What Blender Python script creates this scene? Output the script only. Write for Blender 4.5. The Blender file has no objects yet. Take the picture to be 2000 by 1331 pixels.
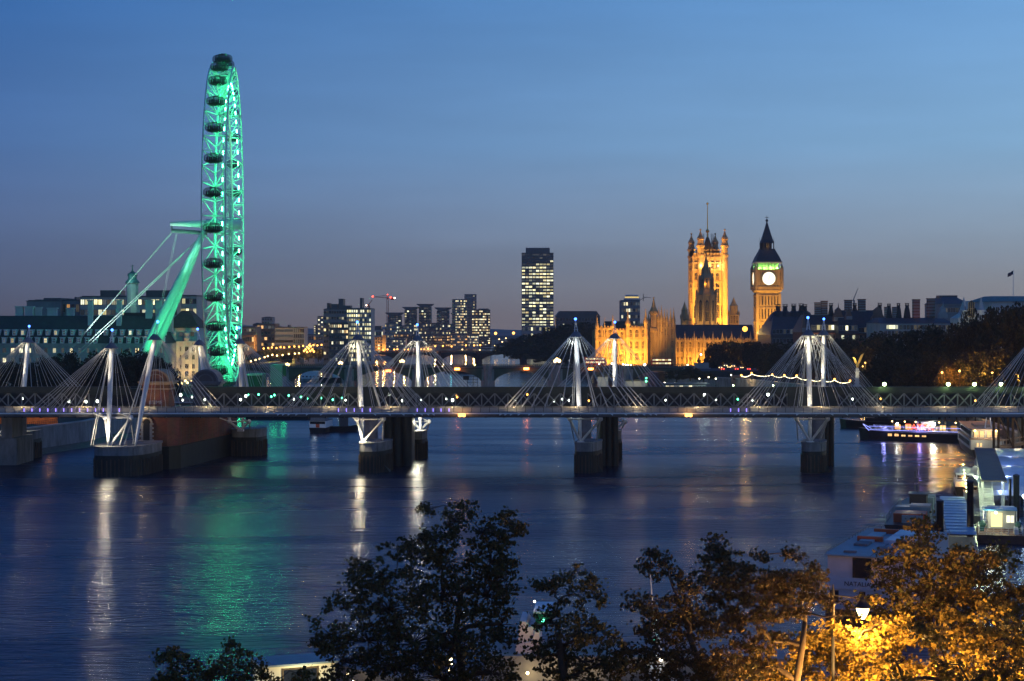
import bpy, math, random
import numpy as np
from mathutils import Vector, Matrix
R = math.radians
rnd = random.Random(7)
sc = bpy.context.scene
# ---------------------------------------------------------------- camera, sky, sun, exposure
F, HC, YH = 3320.0, 34.3, 623.0          # focal length in photo pixels, eye height over the river, horizon row
cd = bpy.data.cameras.new("camera"); cam = bpy.data.objects.new("camera", cd); sc.collection.objects.link(cam)
cam.location = (0, 0, HC); cam.rotation_euler = (R(90), 0, 0)
cd.sensor_width = 36; cd.lens = 36 * F / 2000; cd.shift_y = -(665.5 - YH) / 2000
cd.clip_start = 1; cd.clip_end = 30000
sc.camera = cam
sc.render.resolution_x, sc.render.resolution_y = 1024, 681
sc.view_settings.view_transform = 'Standard'; sc.view_settings.look = 'None'; sc.view_settings.exposure = 0; sc.view_settings.gamma = 1
cy = sc.cycles
cy.use_denoising = True; cy.use_light_tree = True; cy.max_bounces = 5; cy.diffuse_bounces = 2; cy.glossy_bounces = 3
cy.transmission_bounces = 3; cy.transparent_max_bounces = 12; cy.sample_clamp_indirect = 4; cy.caustics_reflective = False; cy.caustics_refractive = False

def lin(r, g, b):
    return tuple(((c / 255 + .055) / 1.055) ** 2.4 if c > 10 else c / 255 / 12.92 for c in (r, g, b)) + (1,)

wd = bpy.data.worlds.new("World"); sc.world = wd; wd.use_nodes = True
nt = wd.node_tree; N = nt.nodes; Lk = nt.links; N.clear()
tc = N.new('ShaderNodeTexCoord'); sep = N.new('ShaderNodeSeparateXYZ'); Lk.new(tc.outputs['Generated'], sep.inputs[0])
def ramp(stops):
    r = N.new('ShaderNodeValToRGB'); Lk.new(sep.outputs['Z'], r.inputs[0]); cr = r.color_ramp
    while len(cr.elements) < len(stops): cr.elements.new(.5)
    for e, (p, c) in zip(cr.elements, stops): e.position = p; e.color = lin(*c)
    return r
east = ramp([(0, (88, 86, 102)), (.02, (90, 99, 126)), (.055, (88, 110, 152)), (.10, (76, 114, 170)), (.185, (50, 102, 168)), (.36, (20, 76, 160)), (1, (26, 62, 122))])
west = ramp([(0, (146, 138, 140)), (.02, (150, 153, 158)), (.045, (150, 168, 186)), (.10, (134, 178, 216)), (.185, (112, 165, 219)), (.36, (48, 110, 196)), (1, (34, 76, 138))])
mr = N.new('ShaderNodeMapRange'); mr.inputs[1].default_value = -.31; mr.inputs[2].default_value = .31; Lk.new(sep.outputs['X'], mr.inputs[0])
mx = N.new('ShaderNodeMixRGB'); Lk.new(mr.outputs[0], mx.inputs[0]); Lk.new(east.outputs[0], mx.inputs[1]); Lk.new(west.outputs[0], mx.inputs[2])
# thin high streaks of cloud
mpw = N.new('ShaderNodeMapping'); mpw.inputs['Scale'].default_value = (3, 3, 26); Lk.new(tc.outputs['Generated'], mpw.inputs[0])
nzw = N.new('ShaderNodeTexNoise'); nzw.inputs['Scale'].default_value = 2.2; nzw.inputs['Detail'].default_value = 4; Lk.new(mpw.outputs[0], nzw.inputs[0])
mrw = N.new('ShaderNodeMapRange'); mrw.inputs[1].default_value = .35; mrw.inputs[2].default_value = .75; mrw.inputs[3].default_value = .96; mrw.inputs[4].default_value = 1.05
Lk.new(nzw.outputs[0], mrw.inputs[0])
ml = N.new('ShaderNodeMixRGB'); ml.blend_type = 'MULTIPLY'; ml.inputs[0].default_value = 1; Lk.new(mx.outputs[0], ml.inputs[1]); Lk.new(mrw.outputs[0], ml.inputs[2])
sky = N.new('ShaderNodeTexSky'); sky.sky_type = 'NISHITA'; sky.sun_disc = False; sky.sun_elevation = R(-3); sky.sun_rotation = R(75)
b1 = N.new('ShaderNodeBackground'); b1.inputs[1].default_value = 1.0; Lk.new(ml.outputs[0], b1.inputs[0])
b2 = N.new('ShaderNodeBackground'); b2.inputs[1].default_value = .05; Lk.new(sky.outputs[0], b2.inputs[0])
ad = N.new('ShaderNodeAddShader'); Lk.new(b1.outputs[0], ad.inputs[0]); Lk.new(b2.outputs[0], ad.inputs[1])
wo = N.new('ShaderNodeOutputWorld'); Lk.new(ad.outputs[0], wo.inputs[0])

sl = bpy.data.lights.new("afterglow_sun", 'SUN'); sl.energy = .05; sl.angle = R(25); sl.color = (1, .8, .65)
so = bpy.data.objects.new("afterglow_sun", sl); sc.collection.objects.link(so); so.rotation_euler = (R(84), 0, R(75))

# ---------------------------------------------------------------- helpers
def X(px, Y): return (px - 1000) * Y / F
def Z(py, Y): return HC - (py - YH) * Y / F
def P(px, py, Y): return Vector((X(px, Y), Y, Z(py, Y)))

ROOT = {}
def tag(o, label, cat, group=None, kind=None):
    if label: o['label'] = label
    if cat: o['category'] = cat
    if group: o['group'] = group
    if kind: o['kind'] = kind
    return o
def thing(name, label, cat, loc=(0, 0, 0), rz=0, group=None):
    o = bpy.data.objects.new(name, None); sc.collection.objects.link(o)
    o.empty_display_size = .5
    o.location = loc; o.rotation_euler = (0, 0, rz)
    tag(o, label, cat, group); ROOT[o.name] = Vector(loc)
    return o
def rootloc(o):
    while o.parent: o = o.parent
    return ROOT.get(o.name, Vector((0, 0, 0)))
def adopt(o, par):
    if par is not None: o.parent = par
def put(mesh, name, par, loc=(0, 0, 0), rot=(0, 0, 0), scale=None, world=False):
    o = bpy.data.objects.new(name, mesh); sc.collection.objects.link(o)
    o.location = Vector(loc) - (rootloc(par) if world and par is not None else Vector((0, 0, 0)))
    o.rotation_euler = rot
    if scale: o.scale = scale
    adopt(o, par); return o
def dup(root, loc=None, rz=None, label=None, scale=None, par=None, keep=True):
    c = root.copy(); sc.collection.objects.link(c)
    if par is not None: c.parent = par
    for ch in root.children: dup(ch, par=c)
    if loc is not None: c.location = loc; ROOT[c.name] = Vector(loc)
    if rz is not None: c.rotation_euler = (0, 0, rz)
    if label: c['label'] = label
    if scale: c.scale = scale
    return c

class MB:
    def __init__(s): s.v = []; s.f = []; s.m = []
    def add(s, vs, fs, mi=0):
        b = len(s.v); s.v += [tuple(p) for p in vs]; s.f += [tuple(i + b for i in f) for f in fs]; s.m += [mi] * len(fs); return s
    def bx(s, x0, x1, y0, y1, z0, z1, mi=0):
        if x0 > x1: x0, x1 = x1, x0
        if y0 > y1: y0, y1 = y1, y0
        if z0 > z1: z0, z1 = z1, z0
        return s.add([(x0, y0, z0), (x1, y0, z0), (x1, y1, z0), (x0, y1, z0), (x0, y0, z1), (x1, y0, z1), (x1, y1, z1), (x0, y1, z1)],
                     [(0, 3, 2, 1), (4, 5, 6, 7), (0, 1, 5, 4), (1, 2, 6, 5), (2, 3, 7, 6), (3, 0, 4, 7)], mi)
    def box(s, c, sz, mi=0):
        return s.bx(c[0] - sz[0] / 2, c[0] + sz[0] / 2, c[1] - sz[1] / 2, c[1] + sz[1] / 2, c[2] - sz[2] / 2, c[2] + sz[2] / 2, mi)
    def tube(s, a, b, r0, r1=None, n=6, mi=0, cap=True):
        a = Vector(a); b = Vector(b); r1 = r0 if r1 is None else r1
        d = b - a
        if d.length < 1e-6: return s
        d.normalize(); u = d.cross(Vector((0, 0, 1)) if abs(d.z) < .9 else Vector((1, 0, 0))).normalized(); w = d.cross(u)
        vs = []
        for c, r in ((a, r0), (b, r1)):
            for i in range(n):
                t = 2 * math.pi * (i + .5) / n; vs.append(c + u * math.cos(t) * r + w * math.sin(t) * r)
        fs = [(i, i + n, (i + 1) % n + n, (i + 1) % n) for i in range(n)]
        if cap: fs += [tuple(range(n)), tuple(range(2 * n - 1, n - 1, -1))]
        return s.add(vs, fs, mi)
    def path(s, pts, rs, n=6, mi=0):
        pts = [Vector(p) for p in pts]
        if not isinstance(rs, (list, tuple)): rs = [rs] * len(pts)
        vs = []; u = None
        for i, p in enumerate(pts):
            d = (pts[min(i + 1, len(pts) - 1)] - pts[max(i - 1, 0)])
            if d.length < 1e-6: d = Vector((0, 0, 1))
            d.normalize()
            if u is None: u = d.cross(Vector((.13, .99, .05))).normalized() if abs(d.y) < .95 else d.cross(Vector((0, 0, 1))).normalized()
            u = (u - d * u.dot(d)).normalized(); w = d.cross(u)
            for k in range(n):
                t = 2 * math.pi * k / n; vs.append(p + (u * math.cos(t) + w * math.sin(t)) * rs[i])
        fs = []
        for i in range(len(pts) - 1):
            for k in range(n): fs.append((i * n + k, i * n + (k + 1) % n, (i + 1) * n + (k + 1) % n, (i + 1) * n + k))
        fs += [tuple(range(n - 1, -1, -1)), tuple(range((len(pts) - 1) * n, len(pts) * n))]
        return s.add(vs, fs, mi)
    def lathe(s, prof, c=(0, 0, 0), n=10, mi=0, a0=0.0, sx=1, sy=1):
        vs = []; m = len(prof)
        for r, z in prof:
            for k in range(n):
                t = a0 + 2 * math.pi * k / n; vs.append((c[0] + r * math.cos(t) * sx, c[1] + r * math.sin(t) * sy, c[2] + z))
        fs = []
        for i in range(m - 1):
            for k in range(n): fs.append((i * n + k, i * n + (k + 1) % n, (i + 1) * n + (k + 1) % n, (i + 1) * n + k))
        fs += [tuple(range(n - 1, -1, -1)), tuple(range((m - 1) * n, m * n))]
        return s.add(vs, fs, mi)
    def ball(s, c, r, nu=8, nv=6, mi=0, sz=1.0):
        prof = [(max(r * math.sin(math.pi * i / nv), r * .02), -r * sz * math.cos(math.pi * i / nv)) for i in range(nv + 1)]
        return s.lathe(prof, c, nu, mi)
    def prism(s, poly, lo, hi, axis='z', mi=0, top=None):
        n = len(poly); top = top or poly
        def q(p, h): return (p[0], p[1], h) if axis == 'z' else ((p[0], h, p[1]) if axis == 'y' else (h, p[0], p[1]))
        vs = [q(p, lo) for p in poly] + [q(p, hi) for p in top]
        fs = [tuple(range(n - 1, -1, -1)), tuple(range(n, 2 * n))] + [(i, (i + 1) % n, (i + 1) % n + n, i + n) for i in range(n)]
        return s.add(vs, fs, mi)
    def build(s, name, mats, par=None, smooth=False, w=True, loc=None):
        off = rootloc(par) if (w and par is not None) else Vector((0, 0, 0))
        me = bpy.data.meshes.new(name)
        me.from_pydata([(v[0] - off.x, v[1] - off.y, v[2] - off.z) for v in s.v], [], s.f)
        if not isinstance(mats, (list, tuple)): mats = [mats]
        for m in mats: me.materials.append(m)
        if len(mats) > 1: me.polygons.foreach_set('material_index', s.m)
        if smooth: me.polygons.foreach_set('use_smooth', [True] * len(s.f))
        me.update()
        o = bpy.data.objects.new(name, me); sc.collection.objects.link(o); adopt(o, par)
        if loc: o.location = loc
        return o
    def mesh(s, name, mats):
        me = bpy.data.meshes.new(name); me.from_pydata(s.v, [], s.f)
        if not isinstance(mats, (list, tuple)): mats = [mats]
        for m in mats: me.materials.append(m)
        if len(mats) > 1: me.polygons.foreach_set('material_index', s.m)
        me.update(); return me

def mat(name, col, rough=.75, metal=0, var=.25, scale=.4, spec=.35, stretch=(1, 1, 1), col2=None, bump=0):
    m = bpy.data.materials.new(name); m.use_nodes = True; n = m.node_tree.nodes; l = m.node_tree.links
    b = n['Principled BSDF']; b.inputs['Roughness'].default_value = rough; b.inputs['Metallic'].default_value = metal
    b.inputs['Specular IOR Level'].default_value = spec
    c = tuple(col) + (1,) if len(col) == 3 else col
    if var:
        t = n.new('ShaderNodeTexCoord'); mp = n.new('ShaderNodeMapping'); mp.inputs['Scale'].default_value = stretch
        nz = n.new('ShaderNodeTexNoise'); nz.inputs['Scale'].default_value = scale; nz.inputs['Detail'].default_value = 5; nz.inputs['Roughness'].default_value = .65
        rp = n.new('ShaderNodeValToRGB'); e = rp.color_ramp.elements
        e[0].position = .3; e[1].position = .7
        lo = tuple(x * (1 - var) for x in c[:3]) + (1,); hi = tuple(min(1, x * (1 + var)) for x in c[:3]) + (1,)
        if col2: hi = tuple(col2) + (1,)
        e[0].color = lo; e[1].color = hi
        l.new(t.outputs['Object'], mp.inputs[0]); l.new(mp.outputs[0], nz.inputs[0]); l.new(nz.outputs[0], rp.inputs[0]); l.new(rp.outputs[0], b.inputs['Base Color'])
        if bump:
            bp = n.new('ShaderNodeBump'); bp.inputs['Strength'].default_value = bump; bp.inputs['Distance'].default_value = .1
            l.new(nz.outputs[0], bp.inputs['Height']); l.new(bp.outputs[0], b.inputs['Normal'])
    else: b.inputs['Base Color'].default_value = c
    return m
def emat(name, col, s, sample=True):
    m = bpy.data.materials.new(name); m.use_nodes = True; n = m.node_tree.nodes; l = m.node_tree.links
    n.remove(n['Principled BSDF']); e = n.new('ShaderNodeEmission'); e.inputs[0].default_value = tuple(col) + (1,); e.inputs[1].default_value = s
    l.new(e.outputs[0], n['Material Output'].inputs[0])
    m.cycles.emission_sampling = 'AUTO' if sample else 'NONE'
    return m
def lit_window(name, cols, lo, hi, scale=1.5):
    """a lit room behind the pane: every pane and every copy has its own brightness and tint"""
    m = bpy.data.materials.new(name); m.use_nodes = True; n = m.node_tree.nodes; l = m.node_tree.links
    n.remove(n['Principled BSDF'])
    oi = n.new('ShaderNodeObjectInfo'); ge = n.new('ShaderNodeNewGeometry'); ad = n.new('ShaderNodeMath'); ad.operation = 'ADD'
    fr = n.new('ShaderNodeMath'); fr.operation = 'FRACT'
    l.new(oi.outputs['Random'], ad.inputs[0]); l.new(ge.outputs['Random Per Island'], ad.inputs[1]); l.new(ad.outputs[0], fr.inputs[0])
    rp = n.new('ShaderNodeValToRGB'); cr = rp.color_ramp
    while len(cr.elements) < len(cols): cr.elements.new(.5)
    for i, c in enumerate(cols): cr.elements[i].position = i / max(1, len(cols) - 1); cr.elements[i].color = tuple(c) + (1,)
    l.new(fr.outputs[0], rp.inputs[0])
    t = n.new('ShaderNodeTexCoord'); ad2 = n.new('ShaderNodeVectorMath'); l.new(t.outputs['Object'], ad2.inputs[0]); l.new(oi.outputs['Location'], ad2.inputs[1])
    nz = n.new('ShaderNodeTexNoise'); nz.inputs['Scale'].default_value = scale; l.new(ad2.outputs[0], nz.inputs[0])
    mu = n.new('ShaderNodeMath'); mu.operation = 'MULTIPLY'; mu.inputs[1].default_value = 7.31; l.new(fr.outputs[0], mu.inputs[0])
    fr2 = n.new('ShaderNodeMath'); fr2.operation = 'FRACT'; l.new(mu.outputs[0], fr2.inputs[0])
    pr = n.new('ShaderNodeMath'); pr.operation = 'MULTIPLY'; l.new(fr2.outputs[0], pr.inputs[0]); l.new(nz.outputs[0], pr.inputs[1])
    mr = n.new('ShaderNodeMapRange'); mr.inputs[1].default_value = 0; mr.inputs[2].default_value = .55; mr.inputs[3].default_value = lo; mr.inputs[4].default_value = hi; l.new(pr.outputs[0], mr.inputs[0])
    e = n.new('ShaderNodeEmission'); l.new(rp.outputs[0], e.inputs[0]); l.new(mr.outputs[0], e.inputs[1]); l.new(e.outputs[0], n['Material Output'].inputs[0])
    m.cycles.emission_sampling = 'NONE'
    return m
def sheer(name, col, a, rough=.3):
    m = mat(name, col, rough, 0, 0); n = m.node_tree.nodes; l = m.node_tree.links
    t = n.new('ShaderNodeBsdfTransparent'); mxs = n.new('ShaderNodeMixShader'); mxs.inputs[0].default_value = a
    l.new(t.outputs[0], mxs.inputs[1]); l.new(n['Principled BSDF'].outputs[0], mxs.inputs[2]); l.new(mxs.outputs[0], n['Material Output'].inputs[0])
    return m
def brickmat(name, c1, c2, mortar, scale=1.0):
    m = mat(name, c1, .85, 0, 0); n = m.node_tree.nodes; l = m.node_tree.links
    t = n.new('ShaderNodeTexCoord'); mp = n.new('ShaderNodeMapping'); mp.inputs['Rotation'].default_value = (R(90), 0, 0)
    bk = n.new('ShaderNodeTexBrick'); bk.inputs['Color1'].default_value = tuple(c1) + (1,); bk.inputs['Color2'].default_value = tuple(c2) + (1,); bk.inputs['Mortar'].default_value = tuple(mortar) + (1,)
    bk.inputs['Scale'].default_value = scale
    nz = n.new('ShaderNodeTexNoise'); nz.inputs['Scale'].default_value = .35; nz.inputs['Detail'].default_value = 5
    mm = n.new('ShaderNodeMixRGB'); mm.blend_type = 'MULTIPLY'; mm.inputs[0].default_value = .7
    l.new(t.outputs['Object'], mp.inputs[0]); l.new(mp.outputs[0], bk.inputs[0]); l.new(t.outputs['Object'], nz.inputs[0])
    l.new(bk.outputs[0], mm.inputs[1]); l.new(nz.outputs['Color'], mm.inputs[2]); l.new(mm.outputs[0], n['Principled BSDF'].inputs['Base Color'])
    return m

M = {}
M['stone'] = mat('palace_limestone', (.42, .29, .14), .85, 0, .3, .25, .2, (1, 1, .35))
M['stone_grey'] = mat('portland_stone', (.36, .36, .34), .85, 0, .25, .2)
M['stone_pale'] = mat('pale_render', (.5, .5, .48), .8, 0, .15, .2)
M['concrete'] = mat('weathered_concrete', (.24, .24, .23), .85, 0, .4, .5, .2, (1, 1, .3), bump=.4)
M['tide'] = mat('wet_algae_concrete', (.02, .023, .016), .55, 0, .5, .6, .4, (1, 1, .25), bump=.4)
M['slate'] = mat('slate_roof', (.035, .04, .05), .6, 0, .3, .8)
M['copper'] = mat('green_copper', (.06, .16, .14), .6, 0, .25, .5)
M['tile'] = mat('red_clay_tile', (.12, .06, .04), .8, 0, .3, .8)
M['white'] = mat('white_steel_paint', (.78, .78, .76), .45, 0, .06, .6)
M['steel'] = mat('grey_green_steel', (.035, .045, .04), .55, .3, .25, .5)
M['dark'] = mat('dark_metal', (.022, .024, .028), .5, .2, .25, .7)
M['black'] = mat('black_hull_paint', (.012, .013, .016), .4, 0, .3, .5)
M['deckgrey'] = mat('grey_deck', (.16, .16, .17), .8, 0, .25, .6)
M['glassdark'] = mat('dark_window_glass', (.012, .016, .022), .12, 0, 0, 1, .6)
M['brick_red'] = brickmat('red_brick', (.36, .12, .065), (.26, .09, .05), (.26, .19, .14), .9)
M['brick_far'] = mat('brown_brick', (.22, .12, .085), .85, 0, .25, .15)
M['office_grey'] = mat('grey_cladding', (.25, .24, .225), .7, 0, .2, .12)
M['office_dark'] = mat('dark_cladding', (.1, .095, .095), .5, 0, .25, .1)
M['office_pale'] = mat('pale_cladding', (.45, .42, .37), .75, 0, .15, .1)
M['mauve'] = mat('mauve_precast', (.4, .29, .26), .8, 0, .2, .1)
M['gold'] = mat('gilded_bronze', (.8, .5, .12), .35, .9, .1, 1)
M['bronze'] = mat('dark_bronze', (.03, .028, .024), .5, .5, .2, 1)
M['timber'] = mat('weathered_timber', (.1, .075, .05), .85, 0, .4, 1.5, .2, (1, 1, .2))
M['asphalt'] = mat('asphalt', (.05, .05, .05), .9, 0, .2, .3)
M['paving'] = mat('paving', (.16, .15, .14), .85, 0, .2, .3)
M['grasspark'] = mat('dark_ground', (.035, .04, .03), .95, 0, .3, .1)
M['orange_paint'] = mat('orange_red_paint', (.55, .09, .03), .5, 0, .1)
M['red_paint'] = mat('red_bus_paint', (.45, .02, .02), .35, 0, .05)
M['bark'] = mat('plane_bark', (.085, .065, .045), .9, 0, .45, 1.6, .2, (1, 1, .5), bump=.6)
M['bark_dark'] = mat('dark_bark', (.05, .04, .03), .9, 0, .3, 1.6, .2)
M['blue_roof'] = mat('pale_blue_sheet_roof', (.42, .5, .58), .4, .2, .12, .6)
M['deckteal'] = mat('teal_deck_paint', (.2, .27, .3), .55, 0, .2, .7)
M['awning'] = mat('brown_grey_canopy', (.085, .07, .07), .6, 0, .25, .5)
M['glass'] = sheer('capsule_glass', (.015, .03, .03), .34, .08)
M['mesh'] = sheer('railing_mesh', (.5, .46, .4), .45, .5)
M['lattice'] = mat('lit_lattice_steel', (.2, .21, .2), .55, .2, .2, .5)  # paler than the chord steel: footbridge light put into the colour
M['cable'] = mat('white_cable', (.5, .5, .48), .5, 0, 0)
# lit things
M['w_yel'] = lit_window('lit_room_yellow', [(1, .72, .28), (1, .86, .5), (.95, .92, .62), (1, .62, .25)], .25, 2.2, .5)
M['w_white'] = lit_window('lit_room_white', [(1, .84, .36), (1, .93, .55), (.95, 1, .72), (1, .76, .32)], .3, 2.4, .35)
M['w_dim'] = lit_window('dim_room', [(.3, .27, .2), (.14, .18, .22), (.25, .2, .12), (.1, .13, .16)], .04, .55, .5)
M['w_or'] = lit_window('lit_room_orange', [(1, .45, .12), (1, .6, .22), (1, .5, .2)], .3, 2.0, .5)
M['bulb_w'] = emat('lamp_white', (1, .86, .62), 8)
M['bulb_o'] = emat('lamp_sodium', (1, .42, .08), 6)
M['bulb_y'] = emat('lamp_warm', (1, .66, .26), 7)
M['bulb_g'] = emat('lamp_green', (.1, 1, .45), 9)
M['bulb_gw'] = emat('lamp_greenish_white', (.75, 1, .45), 22)
M['bulb_b'] = emat('lamp_blue', (.06, .2, 1), 7)
M['bulb_v'] = emat('lamp_violet', (.3, .22, 1), 2.6)
M['bulb_r'] = emat('lamp_red', (1, .06, .03), 9)
M['bulb_ro'] = emat('lamp_amber_red', (1, .22, .04), 22)
M['tube_g'] = emat('green_tube_light', (.25, 1, .6), 5)
M['clock'] = emat('opal_clock_glass', (1, .92, .7), 1.9)
M['neon_r'] = emat('red_lettering', (1, .12, .05), 2.6)
M['neon_b'] = emat('blue_rope_light', (.3, .35, 1), 3.2)
M['festoon'] = emat('festoon_bulbs', (1, .85, .5), 7)

def text(name, body, size, par, loc, rot, m):
    fc = bpy.data.curves.new(name, 'FONT'); fc.body = body; fc.size = size; fc.extrude = .02
    fo = bpy.data.objects.new(name, fc); sc.collection.objects.link(fo); dg = bpy.context.evaluated_depsgraph_get()
    me = bpy.data.meshes.new_from_object(fo.evaluated_get(dg)); bpy.data.objects.remove(fo); me.name = name; me.materials.clear(); me.materials.append(m)
    o = bpy.data.objects.new(name, me); sc.collection.objects.link(o); adopt(o, par); o.location = loc; o.rotation_euler = rot; return o
def light(kind, name, loc, power, col, par=None, size=.3, target=None, cone=60, blend=.6):
    d = bpy.data.lights.new(name, kind); d.energy = power; d.color = col
    if kind in ('POINT', 'SPOT'): d.shadow_soft_size = size
    if kind == 'SPOT': d.spot_size = R(cone); d.spot_blend = blend
    o = bpy.data.objects.new(name, d); sc.collection.objects.link(o)
    o.location = Vector(loc) - (rootloc(par) if par is not None else Vector((0, 0, 0)))
    if target is not None: o.rotation_euler = (Vector(target) - Vector(loc)).to_track_quat('-Z', 'Y').to_euler()
    adopt(o, par); return o
SODIUM = (1, .5, .13); WARM = (1, .78, .48); PAL = (1, .47, .065); GREEN = (.03, 1, .35); COOL = (.85, .95, 1)

# ---------------------------------------------------------------- setting: river, banks
def water_mat():
    m = mat('river_water', (.0, .010, .04), .34, 0, 0, 1, .5); n = m.node_tree.nodes; l = m.node_tree.links; b = n['Principled BSDF']
    b.inputs['IOR'].default_value = 1.48; b.inputs['Specular Tint'].default_value = (.74, .93, 1, 1)
    t = n.new('ShaderNodeTexCoord'); last = None
    for sx, sy, s, d, st, dist in ((.045, .11, 1, 4, .35, 1.1), (.16, .42, 1, 3, .55, .42), (.38, 1.15, 1, 3, 1, .3), (.22, .6, 1, 2, .7, .34)):
        mp = n.new('ShaderNodeMapping'); mp.inputs['Scale'].default_value = (sx, sy, 1); mp.inputs['Rotation'].default_value = (0, 0, R(4))
        nz = n.new('ShaderNodeTexNoise'); nz.inputs['Scale'].default_value = s; nz.inputs['Detail'].default_value = d; nz.inputs['Distortion'].default_value = .4
        bp = n.new('ShaderNodeBump'); bp.inputs['Strength'].default_value = st; bp.inputs['Distance'].default_value = dist
        l.new(t.outputs['Object'], mp.inputs[0]); l.new(mp.outputs[0], nz.inputs[0]); l.new(nz.outputs[0], bp.inputs['Height'])
        if sx > .1:   # short ripples belong to the open reach below the bridges; upstream the water lies calmer
            sp = n.new('ShaderNodeSeparateXYZ'); l.new(t.outputs['Object'], sp.inputs[0]); mr = n.new('ShaderNodeMapRange')
            mr.inputs[1].default_value = 420; mr.inputs[2].default_value = 800; mr.inputs[3].default_value = st; mr.inputs[4].default_value = st * .12
            l.new(sp.outputs['Y'], mr.inputs[0]); l.new(mr.outputs[0], bp.inputs['Strength'])
        if last: l.new(last.outputs[0], bp.inputs['Normal'])
        last = bp
    l.new(last.outputs[0], b.inputs['Normal'])
    # wind waves run across the reach: slopes are steeper along the river than across it; calmer and rougher lanes of current
    cx = n.new('ShaderNodeCombineXYZ'); cx.inputs[1].default_value = 1; l.new(cx.outputs[0], b.inputs['Tangent']); b.inputs['Anisotropic'].default_value = .76
    mp = n.new('ShaderNodeMapping'); mp.inputs['Scale'].default_value = (.007, .035, 1); mp.inputs['Rotation'].default_value = (0, 0, R(8))
    nz = n.new('ShaderNodeTexNoise'); nz.inputs['Scale'].default_value = 1; nz.inputs['Detail'].default_value = 5; nz.inputs['Distortion'].default_value = 1.2
    mr = n.new('ShaderNodeMapRange'); mr.inputs[1].default_value = .35; mr.inputs[2].default_value = .65; mr.inputs[3].default_value = .19; mr.inputs[4].default_value = .31
    l.new(t.outputs['Object'], mp.inputs[0]); l.new(mp.outputs[0], nz.inputs[0]); l.new(nz.outputs[0], mr.inputs[0])
    m2 = n.new('ShaderNodeMapRange'); m2.inputs[1].default_value = 430; m2.inputs[2].default_value = 880; m2.inputs[3].default_value = 1; m2.inputs[4].default_value = .3; l.new(sp.outputs['Y'], m2.inputs[0])
    mu = n.new('ShaderNodeMath'); mu.operation = 'MULTIPLY'; l.new(mr.outputs[0], mu.inputs[0]); l.new(m2.outputs[0], mu.inputs[1]); l.new(mu.outputs[0], b.inputs['Roughness'])
    return m
M['water'] = water_mat()
def structure(name, mb, m): return tag(mb.build(name, m), None, None, None, 'structure')
structure('river', MB().add([(-900, -60, 0), (900, -60, 0), (900, 2600, 0), (-900, 2600, 0)], [(0, 1, 2, 3)]), M['water'])
GZ = 5.0
NB = [(-260, 108), (-60, 116), (20, 122), (60, 165), (88, 250), (108, 330), (123, 400), (131, 470), (136, 560), (137, 666), (112, 785), (80, 860), (70, 930), (50, 1300), (24, 1700), (-10, 2300)]
SB = [(-10, 2300), (-62, 1900), (-105, 1500), (-150, 1330), (-150, 900), (-137, 838), (-114, 600), (-116, 461), (-126, 418), (-160, 300), (-260, -40)]
north = NB + [(60, 2600), (60, 3600), (2400, 3600), (2400, -40), (-260, -40)]
south = [(60, 3600), (60, 2600)] + SB + [(-2400, -40), (-2400, 3600)]
def sheet(poly, z): return MB().add([(p[0], p[1], z) for p in poly], [tuple(range(len(poly)))])
structure('north_bank_ground', sheet(north[::-1], GZ), M['grasspark'])
structure('south_bank_ground', sheet(south[::-1], GZ), M['grasspark'])
def wallstrip(name, label, line, z0, z1, th, m, sgn, coping=True):
    mb = MB(); n = len(line)
    def off(d):
        out = []
        for i, p in enumerate(line):
            a = Vector(line[max(i - 1, 0)]); b = Vector(line[min(i + 1, n - 1)]); t = (b - a).normalized()
            out.append((p[0] + t.y * d * sgn, p[1] - t.x * d * sgn))
        return out
    for d0, d1, za, zb, mi in ((.35, -th, z0, z1, 0), (.55, -th * .6, z1 + .003, z1 + .35, 1)):
        A = off(d0); B = off(d1)
        for i in range(n - 1):
            q = [A[i], A[i + 1], B[i + 1], B[i]]
            mb.prism(q, za, zb, 'z', mi)
    o = mb.build(name, [m, M['stone_grey']]); return tag(o, label, 'wall')
wallstrip('embankment_wall', 'long granite river wall along the embankment under the plane trees', NB[:-1], -1, 6, 1.0, M['concrete'], -1)
wallstrip('embankment_wall', 'dark stone river wall behind the big wheel and bridge piers', SB, -1, 6.4, 1.0, M['concrete'], -1)
# foreshore strip of mud below the south wall
structure('foreshore', MB().add([(-131, 395, .06), (-121, 418, .06), (-110.5, 461, .05), (-110, 500, .05), (-116, 500, 1.2), (-117.5, 461, 1.3), (-128, 418, 1.4), (-140, 395, 1.4)], [(0, 1, 6, 7), (1, 2, 5, 6), (2, 3, 4, 5)]), mat('river_mud', (.12, .1, .07), .6, 0, .3, .5))
# far ridge on the horizon, mauve haze put into its colour
mbh = MB(); ys = 2900; prof = []
for i in range(61):
    x = -2000 + i * 4000 / 60
    prof.append((x, 19 + 4 * math.sin(i * .37) + 3 * math.sin(i * .93 + 1) + rnd.uniform(-2, 2)))
vs = [(x, ys, 4) for x, h in prof] + [(x, ys + 250, h) for x, h in prof] + [(x, ys + 650, 4) for x, h in prof]
k = len(prof); fs = []
for i in range(k - 1): fs += [(i, i + 1, k + i + 1, k + i), (k + i, k + i + 1, 2 * k + i + 1, 2 * k + i)]
structure('hills', mbh.add(vs, fs), mat('hazed_hill', (.22, .18, .17), .95, 0, .2, .01))
# embankment road on the north bank
structure('embankment_road', MB().add([(152, 420, GZ + .05), (160, 420, GZ + .05), (160, 680, GZ + .05), (128, 830, GZ + .05), (118, 830, GZ + .05), (150, 672, GZ + .05)], [(0, 1, 2, 5), (5, 2, 3, 4)]), M['asphalt'])
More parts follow.
